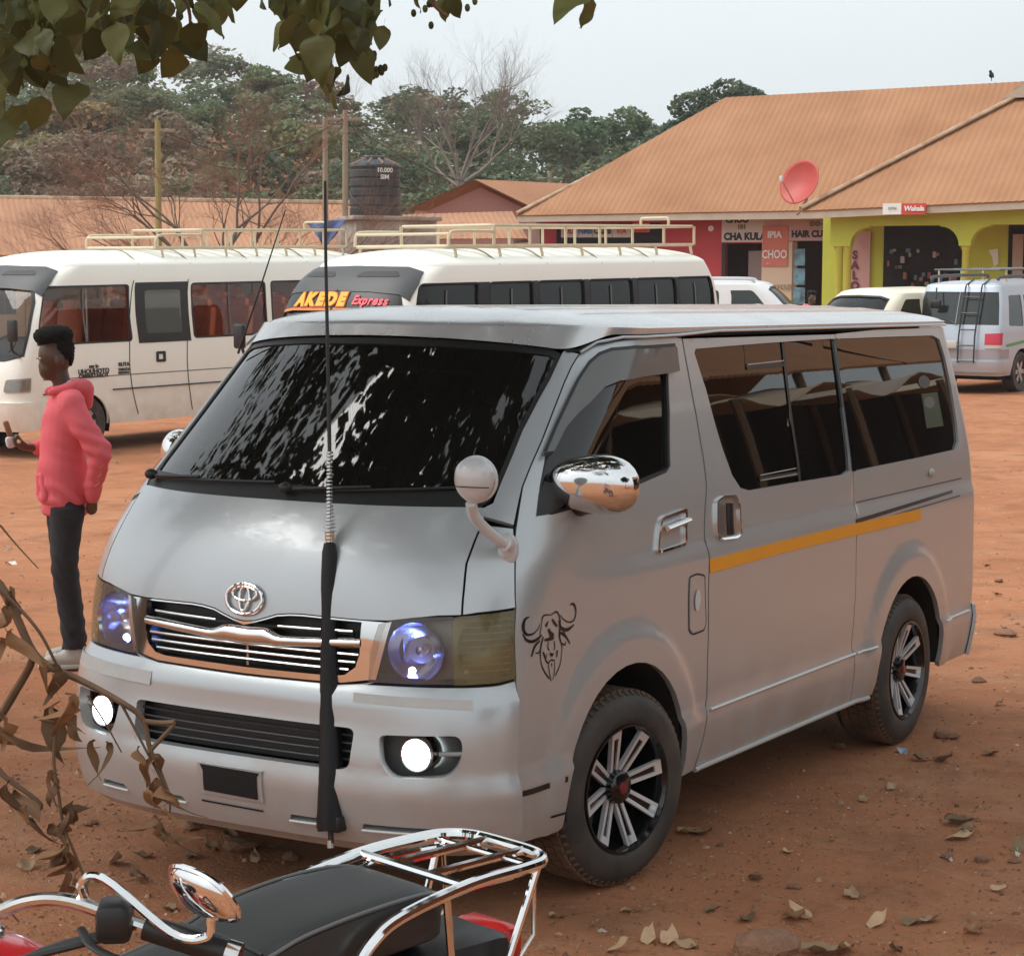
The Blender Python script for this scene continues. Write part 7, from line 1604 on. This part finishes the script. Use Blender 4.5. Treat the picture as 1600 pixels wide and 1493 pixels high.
def grow(p, d, L, r, depth, segs, spread=.5, up=.15, shrink=.74, kids=(2, 3), rnd=None, taper=.7):
    rnd = rnd or random; d = np.array(d, float); k = 3 if depth > 1 else 2; q = np.array(p, float)
    for i in range(k):
        d = d + np.array([rnd.gauss(0, .13) for _ in range(3)]) + np.array((0, 0, up * .3)); d /= np.linalg.norm(d); n = q + d * L / k
        ra, rb = r * (1 - (1 - taper) * i / k), r * (1 - (1 - taper) * (i + 1) / k); segs.append((q, n, ra, rb, depth)); q = n
        if depth > 0 and i < k - 1 and rnd.random() < .45: 
            e = d + np.array([rnd.gauss(0, spread) for _ in range(3)]); e /= np.linalg.norm(e); grow(q, e, L * shrink * .8, r * .5, depth - 1, segs, spread, up, shrink, kids, rnd, taper)
    if depth > 0:
        for _ in range(rnd.randint(*kids)):
            e = d + np.array([rnd.gauss(0, spread), rnd.gauss(0, spread), rnd.gauss(up, spread * .7)]); e /= np.linalg.norm(e); grow(q, e, L * shrink * rnd.uniform(.8, 1.15), r * taper * .72, depth - 1, segs, spread, up, shrink, kids, rnd, taper)
def bare_tree(name, label, base, trunkdirs, L, r, depth, m, mt, spread, up, shrink, cut, seed, tr_top=None):
    rnd = random.Random(seed); t = thing(name, label, 'tree', base); segs = []
    top = np.array((0, 0, 0.)) if tr_top is None else np.array(tr_top, float)
    if tr_top is not None: MB().tube(spline([(0, 0, -.2), top * .5 + (.1, 0, 0), top], 5), [r * 1.5 - r * .4 * i / 10 for i in range(11)], 10).build('trunk', m, t)
    for d in trunkdirs: grow(top, d, L * rnd.uniform(.85, 1.15), r * .8, depth, segs, spread, up, shrink, (2, 3), rnd)
    big = [s for s in segs if s[4] >= cut]; small = [s for s in segs if s[4] < cut]
    mb = tube_tree([s[:4] for s in big], 6); o = put('branches', mb.mesh('branches', 60), m, t); o['kind'] = 'stuff'
    p = np.array([s_[0] for s_ in small]); q = np.array([s_[1] for s_ in small]); a = np.array([s_[2] for s_ in small]); b = np.array([s_[3] for s_ in small]); k = len(small)
    tt = q - p; ax = np.cross(tt, (.3, .5, .8)); ax /= np.linalg.norm(ax, axis=1, keepdims=True); bx = np.cross(tt / np.linalg.norm(tt, axis=1, keepdims=True), ax)
    VV = np.stack([c_ + (ax * math.cos(g * 2.094) + bx * math.sin(g * 2.094)) * rr[:, None] for c_, rr in ((p, a), (q, b)) for g in range(3)], 1).reshape(-1, 3)
    FF = (np.arange(k) * 6)[:, None, None] + np.array([(g, (g + 1) % 3, 3 + (g + 1) % 3, 3 + g) for g in range(3)])[None]; FF = FF.reshape(-1, 4)
    o = put('twigs', np_mesh('twigs', VV, FF), mt, t); o['kind'] = 'stuff'; return t, small
# tall bare tree against the hill
bare_tree('tall_bare_tree', 'tall bare grey tree rising behind the pink gable house', gp(-1.75, 68), [(-.45, 0, .8), (.42, .1, .85), (.05, .2, 1), (-.75, -.1, .5), (.75, 0, .45), (.15, -.3, 1)], 1.30, .075, 6, bark_pale, pm('twig_grey', (.20, .155, .125), .9), .34, .18, .77, 4, 5, tr_top=(0, 0, 4.6))
# wide brown leafless tree between the row and the buses
bare_tree('wide_bare_tree', 'wide leafless reddish brown tree in front of the low market row', gp(-6.4, 45), [HR * a + HF * b + np.array((0, 0, c)) for a, b, c in ((-1.15, 0, .32), (1.2, .1, .35), (-.8, .4, .6), (.85, -.2, .6), (-.3, -.2, .8), (.35, .3, .8), (1.5, .2, .22), (-1.5, -.2, .22), (-1.2, .5, .2))], 1.42, .075, 7, bark, twig_red, .36, .06, .77, 5, 9, tr_top=(0, 0, 1.7))
def leafy(name, label, base, h, rad, tint, n, q, seed, group=None):
    global rng; t = thing(name, label, 'tree', base, group=group); MB().tube(spline([(0, 0, -.3), (.15, 0, h * .4), (0, .1, h * .75)], 5), [.22 - .013 * i for i in range(11)], 8).build('trunk', bark, t)
    C = crown_pts((0, 0, h), rad, n, 16, .6); V, F = leaf_quads(C, np.full(n, q), .5); c = np.array(tint) * rng.uniform(.7, 1.35, (n, 1)); o = put('crown', np_mesh('crown', V, F, np.repeat(c, 4, 0)), foliage, t); o['kind'] = 'stuff'; return t
leafy('roof_ridge_tree', 'dark rounded tree rising behind the ridge of the big rusty roof', gp(10.4, 104), 5.6, (3.0, 2.4, 2.7), (.105, .13, .080), 8000, .14, 1); leafy('shrubby_tree', 'smaller dark tree next to the tree behind the big roof', gp(7.6, 106), 4.4, (1.0, 1.0, 1.0), (.10, .125, .08), 1200, .12, 2)
HILL_LABELS = ['tall olive tree on the hill crest behind the overhanging leaves', 'rounded green tree on the hillside right of the yellow pole', 'green tree on the crest below the hanging leaf spray', 'brownish dry-leaved tree on the hillside left of the yellow pole', 'pale green tree on the hillside just left of the thin grey pole', 'dark green tree between the tall bare tree and the big rusty roof', 'dark green tree whose foot is hidden by the hip of the big rusty roof', 'dry brownish bush-like tree low on the hill above the market row']
for i, (px, py, D, r, tint) in enumerate(((185, 115, 128, 2.6, (.062, .085, .035)), (300, 170, 112, 2.4, (.055, .075, .035)), (420, 125, 135, 2.5, (.060, .078, .034)), (120, 160, 105, 2.3, (.125, .095, .050)), (470, 190, 104, 2.3, (.075, .085, .038)), (880, 205, 118, 2.6, (.048, .070, .034)), (980, 205, 124, 2.4, (.052, .072, .034)), (60, 220, 92, 2.2, (.100, .090, .045)))):
    X = (px - 800) / FPX * D; g = gp(X, D); z = 1.9 + (459 - py) * D / FPX
    tint = np.array(tint) * 2.6
    leafy('hill_tree', HILL_LABELS[i], g, max(3.5, z - g[2] - r * .6), (r, r, r * .7), tint, 2200, .15, i, 'trees standing out of the hillside wood')
# added unseen tree darkening the door-window reflection, then the reflected tree beyond the shed
leafy('window_darkening_tree', 'unseen dense tree added to darken the reflection in the van door window', (9.6, -4.2, 0), 3.4, (2.3, 3.2, 2.4), (.05, .075, .03), 5200, .17, 4)
leafy('shade_tree', 'broad shade tree behind the market shed', (14, 24, 0), 6.0, (3.2, 3.2, 2.4), (.05, .075, .03), 4200, .2, 3)
# ---- utility poles and wires
polew = pm('pole_grey', (.30, .25, .18), .9, n1=(5, .5, (.22, .18, .12))); poley = pm('pole_yellow', (.30, .25, .09), .85)
tops = []
for px, top, D, m, lab in ((249, 196, 54, poley, 'yellow painted utility pole behind the wide bare tree'), (539, 178, 57, polew, 'grey wooden utility pole beside the water tank'), (508, 190, 60, polew, 'thin utility pole left of the taller pole by the tank'), (856, 270, 72, polew, 'short grey pole behind the big rusty roof')):
    g = gp((px - 800) / FPX * D, D); z = 1.9 + (459 - top) * D / FPX - g[2]; t = thing('utility_pole', lab, 'pole', g, group='utility poles'); MB().tube([(0, 0, -.2), (0, 0, z)], [.10, .075], 10).build('post', m, t); MB().rbox((0, 0, z - .25), (.9, .08, .08), .01, rotz(YAW)).build('crossarm', polew, t); tops.append(g + np.array((0, 0, z - .2)))
for i, (a, b, dz) in enumerate(((tops[0], tops[1], 0), (tops[1], tops[3], -.2), (tops[1], tops[3] + np.array((0, 0, -.4)), -.7), (tops[1] - (0, 0, 1.6), tops[3] - (0, 0, .6), -.4), (tops[2] - (0, 0, .4), tops[0] - (0, 0, .3), 0), (tops[1] - (0, 0, 2.3), tops[3] + HR * 3 - (0, 0, 1.0), -.3))):
    P = [a + (b - a) * t + np.array((0, 0, dz * .5 - .8 * math.sin(math.pi * t))) if 0 < t < 1 else a + (b - a) * t for t in np.linspace(0, 1, 14)]; o = MB().tube(P, .014, 4).build('overhead_wire', paint_k); tag(o, 'thin dark overhead wire slung between the utility poles', 'wire', 'overhead wires')

# ---- shade tree over the photographer: crown above the frame, drooping sprays in its top corner
def leaf_shape(L=.13, w=.085, curl=.25, fold=.2, n=6, heart=True):
    V = []; F = []
    for i in range(n + 1):
        t = i / n; ww = w * (math.sin(math.pi * t ** (.62 if heart else .9)) ** .85) if 0 < t < 1 else (.0015)
        x = 0; y = -L * t; z = -curl * L * t * t
        for k in (-1, -.5, 0, .5, 1): V.append((ww * .5 * k * 1.0, y, z + fold * abs(k) * ww * .5 + .006 * math.sin(t * 9 + k * 2)))
    for i in range(n):
        for k in range(4): F.append((i * 5 + k, i * 5 + k + 1, (i + 1) * 5 + k + 1, (i + 1) * 5 + k))
    V += [(0.001, .035, .012), (-.001, .035, .012), (0, .0, 0)]; F.append((len(V) - 3, len(V) - 2, 2)); return V, F
def shade():
    base = np.array((-4.8, -2.2, 0.)); t = thing('shade_tree', 'large-leaved shade tree whose drooping sprays hang above the silver van', 'tree', base)
    MB().tube(spline([(0, 0, -.2), (.1, .1, 1.5), (.5, .6, 3.2), (1.0, 1.5, 4.6)], 6), [.26 - .006 * i for i in range(19)], 12).build('trunk', bark, t)
    for k, (e, r) in enumerate((((4.0, 2.2, 5.4), .09), ((1.5, 4.0, 5.2), .09), ((5.4, 1.0, 5.2), .08), ((3.0, .8, 5.0), .08), ((3.4, 4.2, 5.6), .07), ((5.6, 3.2, 5.6), .06))):
        MB().tube(spline([(.6, .8, 3.5), (np.array((.6, .8, 3.5)) + np.array(e)) / 2 + (0, 0, .5), e], 6), [r * (1 - .05 * i) for i in range(13)], 8).build('limb', bark, t)
    n = 52000; a = rng.uniform(0, 2 * math.pi, n); rr = np.sqrt(rng.uniform(0, 1, n)) ; C = np.stack([-1.7 + 4.1 * rr * np.cos(a), .2 + 3.1 * rr * np.sin(a), 3.9 + rng.uniform(0, 1, n) ** 1.3 * 2.3], -1)
    C += .35 * np.stack([np.sin(C[:, 1] * 3.1 + C[:, 2] * 5), np.cos(C[:, 0] * 2.7 + C[:, 2] * 4), np.sin(C[:, 0] * 3 + C[:, 1] * 2.3)], -1)
    X, D = lat_dep(C[:, 0], C[:, 1]); lim = 1.9 + .150 * np.maximum(D, 0) + .30; hole = fbm(C[:, 0] * .9, C[:, 1] * .9, 3, 77) ; ok = (C[:, 2] > lim) & (hole > -.13) & (np.hypot(C[:, 0] - CAM[0], C[:, 1] - CAM[1]) > .9); C = C[ok]
    V, F = leaf_quads(C - base, np.full(len(C), .062), .8, .66); c = np.array((.050, .062, .022)) * rng.uniform(.6, 1.4, (len(C), 1)); o = put('crown', np_mesh('crown', V, F, np.repeat(c, 4, 0)), foliage, t); o['kind'] = 'stuff'
    lm = leafmat('broad_leaf', ((.070, .092, .026), (.13, .125, .045)), .45, .30); shapes = []
    for k in range(5):
        v, f = leaf_shape(.112 + .008 * k, .100 + .006 * (k % 3), .10 + .08 * k, .05 + .05 * (k % 3), 8); me = MB().add(v, f).mesh('leaf', 60); me.materials.append(lm); shapes.append(me)
    P1 = [(-20, -30), (372, -30), (352, 20), (300, 62), (262, 48), (215, 78), (120, 70), (60, 60), (-20, 80)]; P2 = [(-20, 60), (50, 50), (118, 100), (100, 125), (60, 110), (30, 150), (-20, 175)]; P3 = [(372, -30), (598, -30), (586, 40), (552, 92), (512, 100), (470, 70), (440, 36), (400, 15)]
    # twigs the leaves hang from
    sprays = []
    for k, P in enumerate(([(-60, -160), (60, -60), (130, 10), (205, 70)], [(-60, -160), (-20, -20), (30, 60), (70, 110)], [(-60, -160), (150, -70), (280, -10), (300, 60)], [(60, -200), (330, -90), (450, -10), (505, 80)], [(60, -200), (420, -110), (560, -20), (580, 70)], [(200, -200), (620, -60), (680, 10), (700, 25)], [(-80, -100), (-30, 30), (0, 120), (8, 190)], [(200, -200), (620, -130), (850, -70), (914, -10)])):
        q = spline([at(x, y, 4.4 + .25 * math.sin(k * 2.1) + .1 * i) for i, (x, y) in enumerate(P)], 6); q = [p - base for p in q]; MB().tube(q, [.009 - .0068 * i / len(q) for i in range(len(q))], 6).build('twig', bark, t)
    cnt = 0; rnd = random.Random(4)
    def leaf_at(px, py, D, s=1.0):
        nonlocal cnt; o = put('leaf', shapes[cnt % 5], None, t); p = at(px, py, D) - base; o.location = Vector(p); o.scale = (s, s, s)
        o.rotation_euler = (R(rnd.gauss(62, 26)), R(rnd.gauss(0, 25)), YAW + R(rnd.uniform(-180, 180)) if rnd.random() < .5 else YAW + R(rnd.gauss(0, 50))); cnt += 1
    for P, n in ((P1, 135), (P2, 36), (P3, 105)):
        A_ = np.array(P); lo, hi = A_.min(0), A_.max(0); k = 0
        while k < n:
            x, y = rnd.uniform(lo[0], hi[0]), rnd.uniform(lo[1], hi[1])
            if inpoly(np.array([x]), np.array([y]), A_)[0]: leaf_at(x, y - 20, rnd.uniform(4.0, 4.9), rnd.uniform(.36, .70)); k += 1
    for x, y, s in ((285, 82, .62), (283, 60, .7), (512, 95, .75), (545, 122, .4), (525, 105, .55), (452, 92, .55), (120, 130, .75), (65, 150, .6), (910, -6, .75), (925, -2, .6), (8, 185, .7), (20, 165, .6), (600, 40, .4), (560, 75, .55), (215, 60, .8), (232, 75, .6), (640, -14, .5), (690, -8, .45), (700, -4, .4)): leaf_at(x, y, 4.5, s)
    bud = MB().ell((0, 0, 0), (.007, .007, .009), 6, 4).mesh('bud', 60); 
    for k in range(46):
        x, y = ((rnd.gauss(690, 26), rnd.gauss(8, 11)) if k < 18 else (rnd.gauss(583, 16), rnd.gauss(108, 13)) if k < 34 else (rnd.gauss(255, 12), rnd.gauss(58, 8))); o = put('bud', bud, lm, t); o.location = Vector(at(x, y, 4.55) - base)
shade()

# ---- dead branch in the near corner
def dry_branch():
    D = 3.35; base = np.array(on_z(-60, 1400, 0.0)) * 0 + np.append(at(-70, 1300, 3.5)[:2], 0.0); t = thing('dead_branch', 'broken dead branch with curled brown leaves beside the motorcycle', 'branch', base)
    st = pm('dead_stem', (.10, .055, .03), .85, n1=(20, .5, (.17, .11, .06)))
    def tb(P, r0, r1, nm='stem'):
        q = spline([at(x, y, d) - base for x, y, d in P], 6); MB().tube(q, [r0 + (r1 - r0) * i / (len(q) - 1) for i in range(len(q))], 8).build(nm, st, t)
    g0 = (-90, 1700, 3.45)
    MB().tube(spline([np.array((0, 0, -.05)), np.array((.05, .02, .3)), at(-60, 1118, 3.4) - base, at(-30, 915, 3.35) - base], 6), [.016 - .0004 * i for i in range(19)], 8).build('stem', st, t)
    tb([(-40, 880, 3.35), (0, 915, 3.35), (25, 962, 3.34), (53, 1020, 3.33), (85, 1045, 3.32), (123, 1061, 3.32), (185, 1094, 3.3), (222, 1122, 3.3), (234, 1168, 3.3), (250, 1205, 3.3), (263, 1237, 3.3)], .0085, .0028)
    tb([(-30, 1150, 3.4), (0, 1118, 3.38), (25, 1078, 3.36), (45, 1044, 3.34), (53, 1020, 3.33)], .008, .006); tb([(-20, 905, 3.3), (20, 940, 3.3), (60, 985, 3.3), (90, 1040, 3.31), (105, 1060, 3.32)], .0035, .002); tb([(222, 1126, 3.3), (250, 1129, 3.3), (273, 1128, 3.29)], .0045, .004); tb([(232, 1175, 3.3), (255, 1150, 3.3), (272, 1132, 3.29)], .004, .003)
    tb([(-10, 1190, 3.36), (8, 1213, 3.35), (62, 1254, 3.34), (54, 1270, 3.34)], .005, .003); tb([(88, 1130, 3.3), (84, 1190, 3.3), (92, 1240, 3.3), (100, 1290, 3.3), (128, 1360, 3.3), (138, 1400, 3.3)], .003, .002); tb([(53, 1120, 3.3), (88, 1130, 3.3)], .003, .003); tb([(137, 1086, 3.3), (165, 1130, 3.3), (190, 1175, 3.3)], .002, .0012); tb([(188, 1096, 3.3), (222, 1160, 3.3), (262, 1240, 3.3), (265, 1280, 3.3)], .0025, .0015); tb([(-5, 1400, 3.3), (30, 1440, 3.3)], .003, .0015); tb([(0, 820, 3.5), (25, 850, 3.5), (60, 888, 3.5)], .002, .001)
    lm = leafmat('dead_leaf', ((.11, .055, .026), (.22, .125, .062)), .75, .18); shapes = []
    for k in range(6):
        v, f = leaf_shape(.085 + .012 * (k % 3), .040 + .012 * (k % 2), .5 + .25 * k, .9 + .35 * (k % 3), 7, False); v = [(x + .012 * math.sin(y * 70 + k), y, z + .010 * math.sin(y * 55 + x * 90 + k)) for x, y, z in v]; me = MB().add(v, f).mesh('dead_leaf', 70); me.materials.append(lm); shapes.append(me)
    rnd = random.Random(8); cnt = 0
    def lf(x, y, s=1.0, d=3.3):
        nonlocal cnt; o = put('dead_leaf', shapes[cnt % 6], None, t); o.location = Vector(at(x, y, d + rnd.uniform(-.04, .04)) - base); o.scale = (s, s, s); o.rotation_euler = (R(rnd.gauss(78, 16)), R(rnd.gauss(0, 20)), YAW + R(rnd.uniform(-180, 180))); cnt += 1
    for x, y, n, sx, sy, s in ((76, 1040, 3, 12, 10, 1.0), (95, 1090, 3, 9, 14, .9), (98, 1135, 2, 8, 10, 1.1), (165, 1172, 2, 10, 4, 1.0), (86, 1225, 3, 8, 12, .8), (96, 1275, 4, 12, 12, 1.0), (102, 1330, 4, 7, 16, .9), (108, 1375, 3, 6, 12, .8), (228, 1200, 3, 6, 12, .65), (246, 1250, 5, 9, 14, .8), (256, 1298, 4, 9, 10, .8), (6, 950, 3, 8, 16, .9), (2, 1010, 2, 6, 10, .8), (0, 1140, 2, 4, 8, 1.3), (14, 1250, 4, 12, 10, .9), (34, 1275, 2, 6, 6, .7)):
        for _ in range(n): lf(rnd.gauss(x, sx), rnd.gauss(y, sy) - 14, s * rnd.uniform(.40, .72))
dry_branch()
# ------------------------------------------------------------------ litter on the dirt
def litter():
    rnd = random.Random(21); gz = lambda x, y: float(ground_z(x, y) + bumps(np.array(x), np.array(y))) - .004
    # pebbles and crumbs nobody could count
    n = 15000; V = []; F = []; C = []; px = rng.uniform(-60, 1660, n); py = 560 + (1540 - 560) * rng.uniform(0, 1, n) ** .75
    base = np.array([(-1, -1, -.6), (1, -1, -.6), (1, 1, -.6), (-1, 1, -.6), (-.6, -.5, .7), (.6, -.6, .7), (.5, .6, .7), (-.5, .5, .7)], float); fc = [(0, 1, 5, 4), (1, 2, 6, 5), (2, 3, 7, 6), (3, 0, 4, 7), (4, 5, 6, 7)]
    cols = np.array([(.36, .17, .09), (.27, .13, .075), (.44, .26, .16), (.20, .10, .06), (.55, .46, .38), (.40, .21, .12)])
    P = np.array([on_z(a, b, 0.0) for a, b in zip(px, py)]); D = (P - CAM) @ FWD; clump = fbm(P[:, 0] * 1.3, P[:, 1] * 1.3, 3, 55) > -.03
    k = 0
    zz = ground_z(P[:, 0], P[:, 1]) + bumps(P[:, 0], P[:, 1]) - .004
    for i in range(n):
        if abs(P[i, 0]) < .8 and .1 < P[i, 1] < 4.4 and rnd.random() < .6: continue
        if not clump[i] and rnd.random() < .7: continue
        s = rnd.uniform(.002, .0060) * (1 + .6 * (rnd.random() < .06) * 2.2) * (1 + max(0, D[i] - 7) * .06); q = base * rng.uniform(.6, 1.3, (8, 1)) * s * np.array((1, 1, rnd.uniform(.4, .9))); a = rnd.uniform(0, 6.28); q = q @ rotz(a).T; V.append(q + (P[i, 0], P[i, 1], zz[i] + s * .2)); F += [tuple(j + k for j in f) for f in fc]; k += 8
        c = cols[rnd.choices(range(6), (4, 4, 3, 3, .5, 4))[0]] * rnd.uniform(.8, 1.15); C += [c] * 8
    o = put('gravel', np_mesh('gravel', np.concatenate(V), np.array(F), np.array(C)), leafmat('grit', None, .95, 0.0)); tag(o, 'reddish grit and small pebbles strewn over the dirt', 'gravel', kind='stuff')
    # shredded leaf crumbs
    n = 2600; px = rng.normal(0, 1, n) * 420 + rng.choice([250, 1250, 900, 450], n, p=[.3, .35, .2, .15]); py = rng.uniform(1180, 1520, n); P = np.array([on_z(a, b, 0.0) for a, b in zip(px, py)]); ok = ~((np.abs(P[:, 0]) < .8) & (P[:, 1] > .2)); P = P[ok]; P[:, 2] = ground_z(P[:, 0], P[:, 1]) + bumps(P[:, 0], P[:, 1]) + .003
    V, F2 = leaf_quads(P, np.full(len(P), .010), 1.6, .4); c = np.array((.36, .22, .12)) * rng.uniform(.45, 1.4, (len(P), 1)); o = put('leaf_crumbs', np_mesh('leaf_crumbs', V, F2, np.repeat(c, 4, 0)), foliage); tag(o, 'crumbled dry leaf fragments scattered on the dirt', 'leaf litter', kind='stuff')
    lm = leafmat('fallen_leaf', ((.34, .22, .125), (.46, .32, .20)), .85, .1); shapes = []
    for q in range(5):
        v, f = leaf_shape(.11 + .015 * q, .075 + .008 * (q % 3), -.12 - .07 * q, .10 + .12 * (q % 3), 7, q % 2 == 0); v = [(x, y + .05, z + .012 * math.sin(y * 40 + x * 50 + q) + .006) for x, y, z in v]; me = MB().add(v, f).mesh('fallen_leaf', 70); me.materials.append(lm); shapes.append(me)
    spots = [(1095, 1302, 1.0), (1070, 1300, .7), (1490, 1290, .9), (1512, 1302, .9), (1490, 1312, .7), (1310, 1168, .9), (1470, 1190, .8), (1440, 1188, .7), (1045, 1472, .8), (1012, 1468, .6), (1075, 1480, .7), (1170, 1432, .7), (1240, 1434, .8), (1258, 1430, .7), (1365, 1444, .6), (1425, 1441, .8), (1460, 1440, .7), (1290, 1485, 1.0), (1320, 1478, .8), (960, 1485, .6), (980, 1420, .5), (1545, 1180, .7), (1575, 985, .6), (1490, 1000, .5), (1560, 1100, .5), (330, 1325, .7), (300, 1340, .6), (360, 1310, .6), (180, 1350, .8), (215, 1370, .8), (150, 1380, .6), (60, 1330, .7), (40, 1360, .7), (430, 1325, .6), (400, 1345, .5), (225, 1340, .7), (265, 1420, .6), (185, 1250, .5), (20, 760, .5), (15, 830, .6), (1580, 780, .5), (1540, 870, .5), (1560, 925, .5), (1390, 1230, .5), (1350, 1250, .5), (1230, 1330, .5), (1180, 1370, .6), (1330, 1400, .6), (1555, 1390, .6), (1590, 1330, .6), (870, 1430, .6), (1110, 1420, .5), (1520, 1460, .7), (1400, 1480, .6)]
    for i, (x, y, s) in enumerate(spots):
        p = on_z(x, y, 0.0); o = put('fallen_leaf', shapes[i % 5], None); o.location = (p[0], p[1], gz(p[0], p[1]) + .006 * s); o.rotation_euler = (R(rnd.gauss(0, 9)), R(rnd.gauss(0, 9)), rnd.uniform(0, 6.28)); o.scale = (s * .9,) * 3; tag(o, 'curled tan leaf fallen on the red dirt', 'leaf', 'leaves fallen on the dirt around the van')
    sm = []
    for q in range(4):
        bm = bmesh.new(); bmesh.ops.create_icosphere(bm, subdivisions=2, radius=1.0); r_ = random.Random(q)
        ph = [r_.uniform(0, 6) for _ in range(6)]
        for v in bm.verts: c = v.co; k_ = 1 + .18 * math.sin(2.3 * c.x + ph[0]) + .16 * math.sin(2.9 * c.y + ph[1]) + .12 * math.sin(4.1 * c.z + ph[2]); v.co = Vector((c.x * k_ * 1.2, c.y * k_, c.z * k_ * .62))
        me = bpy.data.meshes.new('stone'); bm.to_mesh(me); bm.free(); me.materials.append(pm('stone_red', (.26, .125, .07), .95, n1=(3, .7, (.38, .22, .14)), bump=(8, .5, .05))); sm.append(me)
    for i, (x, y, r) in enumerate(((1570, 990, .055), (1365, 1150, .03), (1482, 1152, .045), (1530, 1065, .03), (1240, 1385, .02), (1535, 1345, .022), (380, 1325, .05), (300, 1295, .03), (1585, 1345, .02), (1205, 1500, .09), (1480, 1340, .02), (1015, 1330, .018), (140, 1290, .025), (1400, 1075, .03), (1560, 900, .03), (455, 1340, .025))):
        p = on_z(x, y, 0.0); o = put('stone', sm[i % 4], None); o.location = (p[0], p[1], gz(p[0], p[1]) + r * .3); o.scale = (r,) * 3; o.rotation_euler = (0, 0, i * 1.7); tag(o, 'small rough reddish stone lying on the dirt', 'stone', 'stones lying on the dirt')
    for x, y, r, c in ((1478, 1344, .012, 0), (1590, 1335, .012, 0), (1408, 1172, .03, 1), (1512, 998, .02, 0), (8, 860, .05, 0)):
        p = on_z(x, y, 0.0); v, f = leaf_shape(r * 2.2, r * 1.6, .3, .6, 5, False); o = MB().add(v, f).build('paper_scrap', pm(('scrap_white', 'scrap_blue')[c], ((.6, .57, .52), (.30, .36, .48))[c], .7), None, smooth=0); o.location = (p[0], p[1], gz(p[0], p[1]) + .008); o.rotation_euler = (0, 0, x); tag(o, ('crumpled white paper scrap on the dirt', 'pale blue plastic scrap lying by the rear wheel')[c], 'litter', None if c else 'white paper scraps')
litter()

# ------------------------------------------------------------------ the air: thin dusty haze round the whole scene
def haze():
    hb = MB().box((0, 0, 0), (1, 1, 1)); m = bpy.data.materials.new('haze'); m.use_nodes = True; t = m.node_tree; t.nodes.clear()
    v = t.nodes.new('ShaderNodeVolumePrincipled'); v.inputs['Color'].default_value = (.92, .94, .96, 1); v.inputs['Density'].default_value = .0005; v.inputs['Anisotropy'].default_value = .2
    o = t.nodes.new('ShaderNodeOutputMaterial'); t.links.new(v.outputs[0], o.inputs['Volume'])
    ob = hb.build('haze', m, None, smooth=0); ob.scale = (1240, 1340, 40); ob.location = (.9, .6, 15.5); ob['kind'] = 'stuff'; tag(ob, 'thin pale haze in the air over the square', 'haze')
haze()
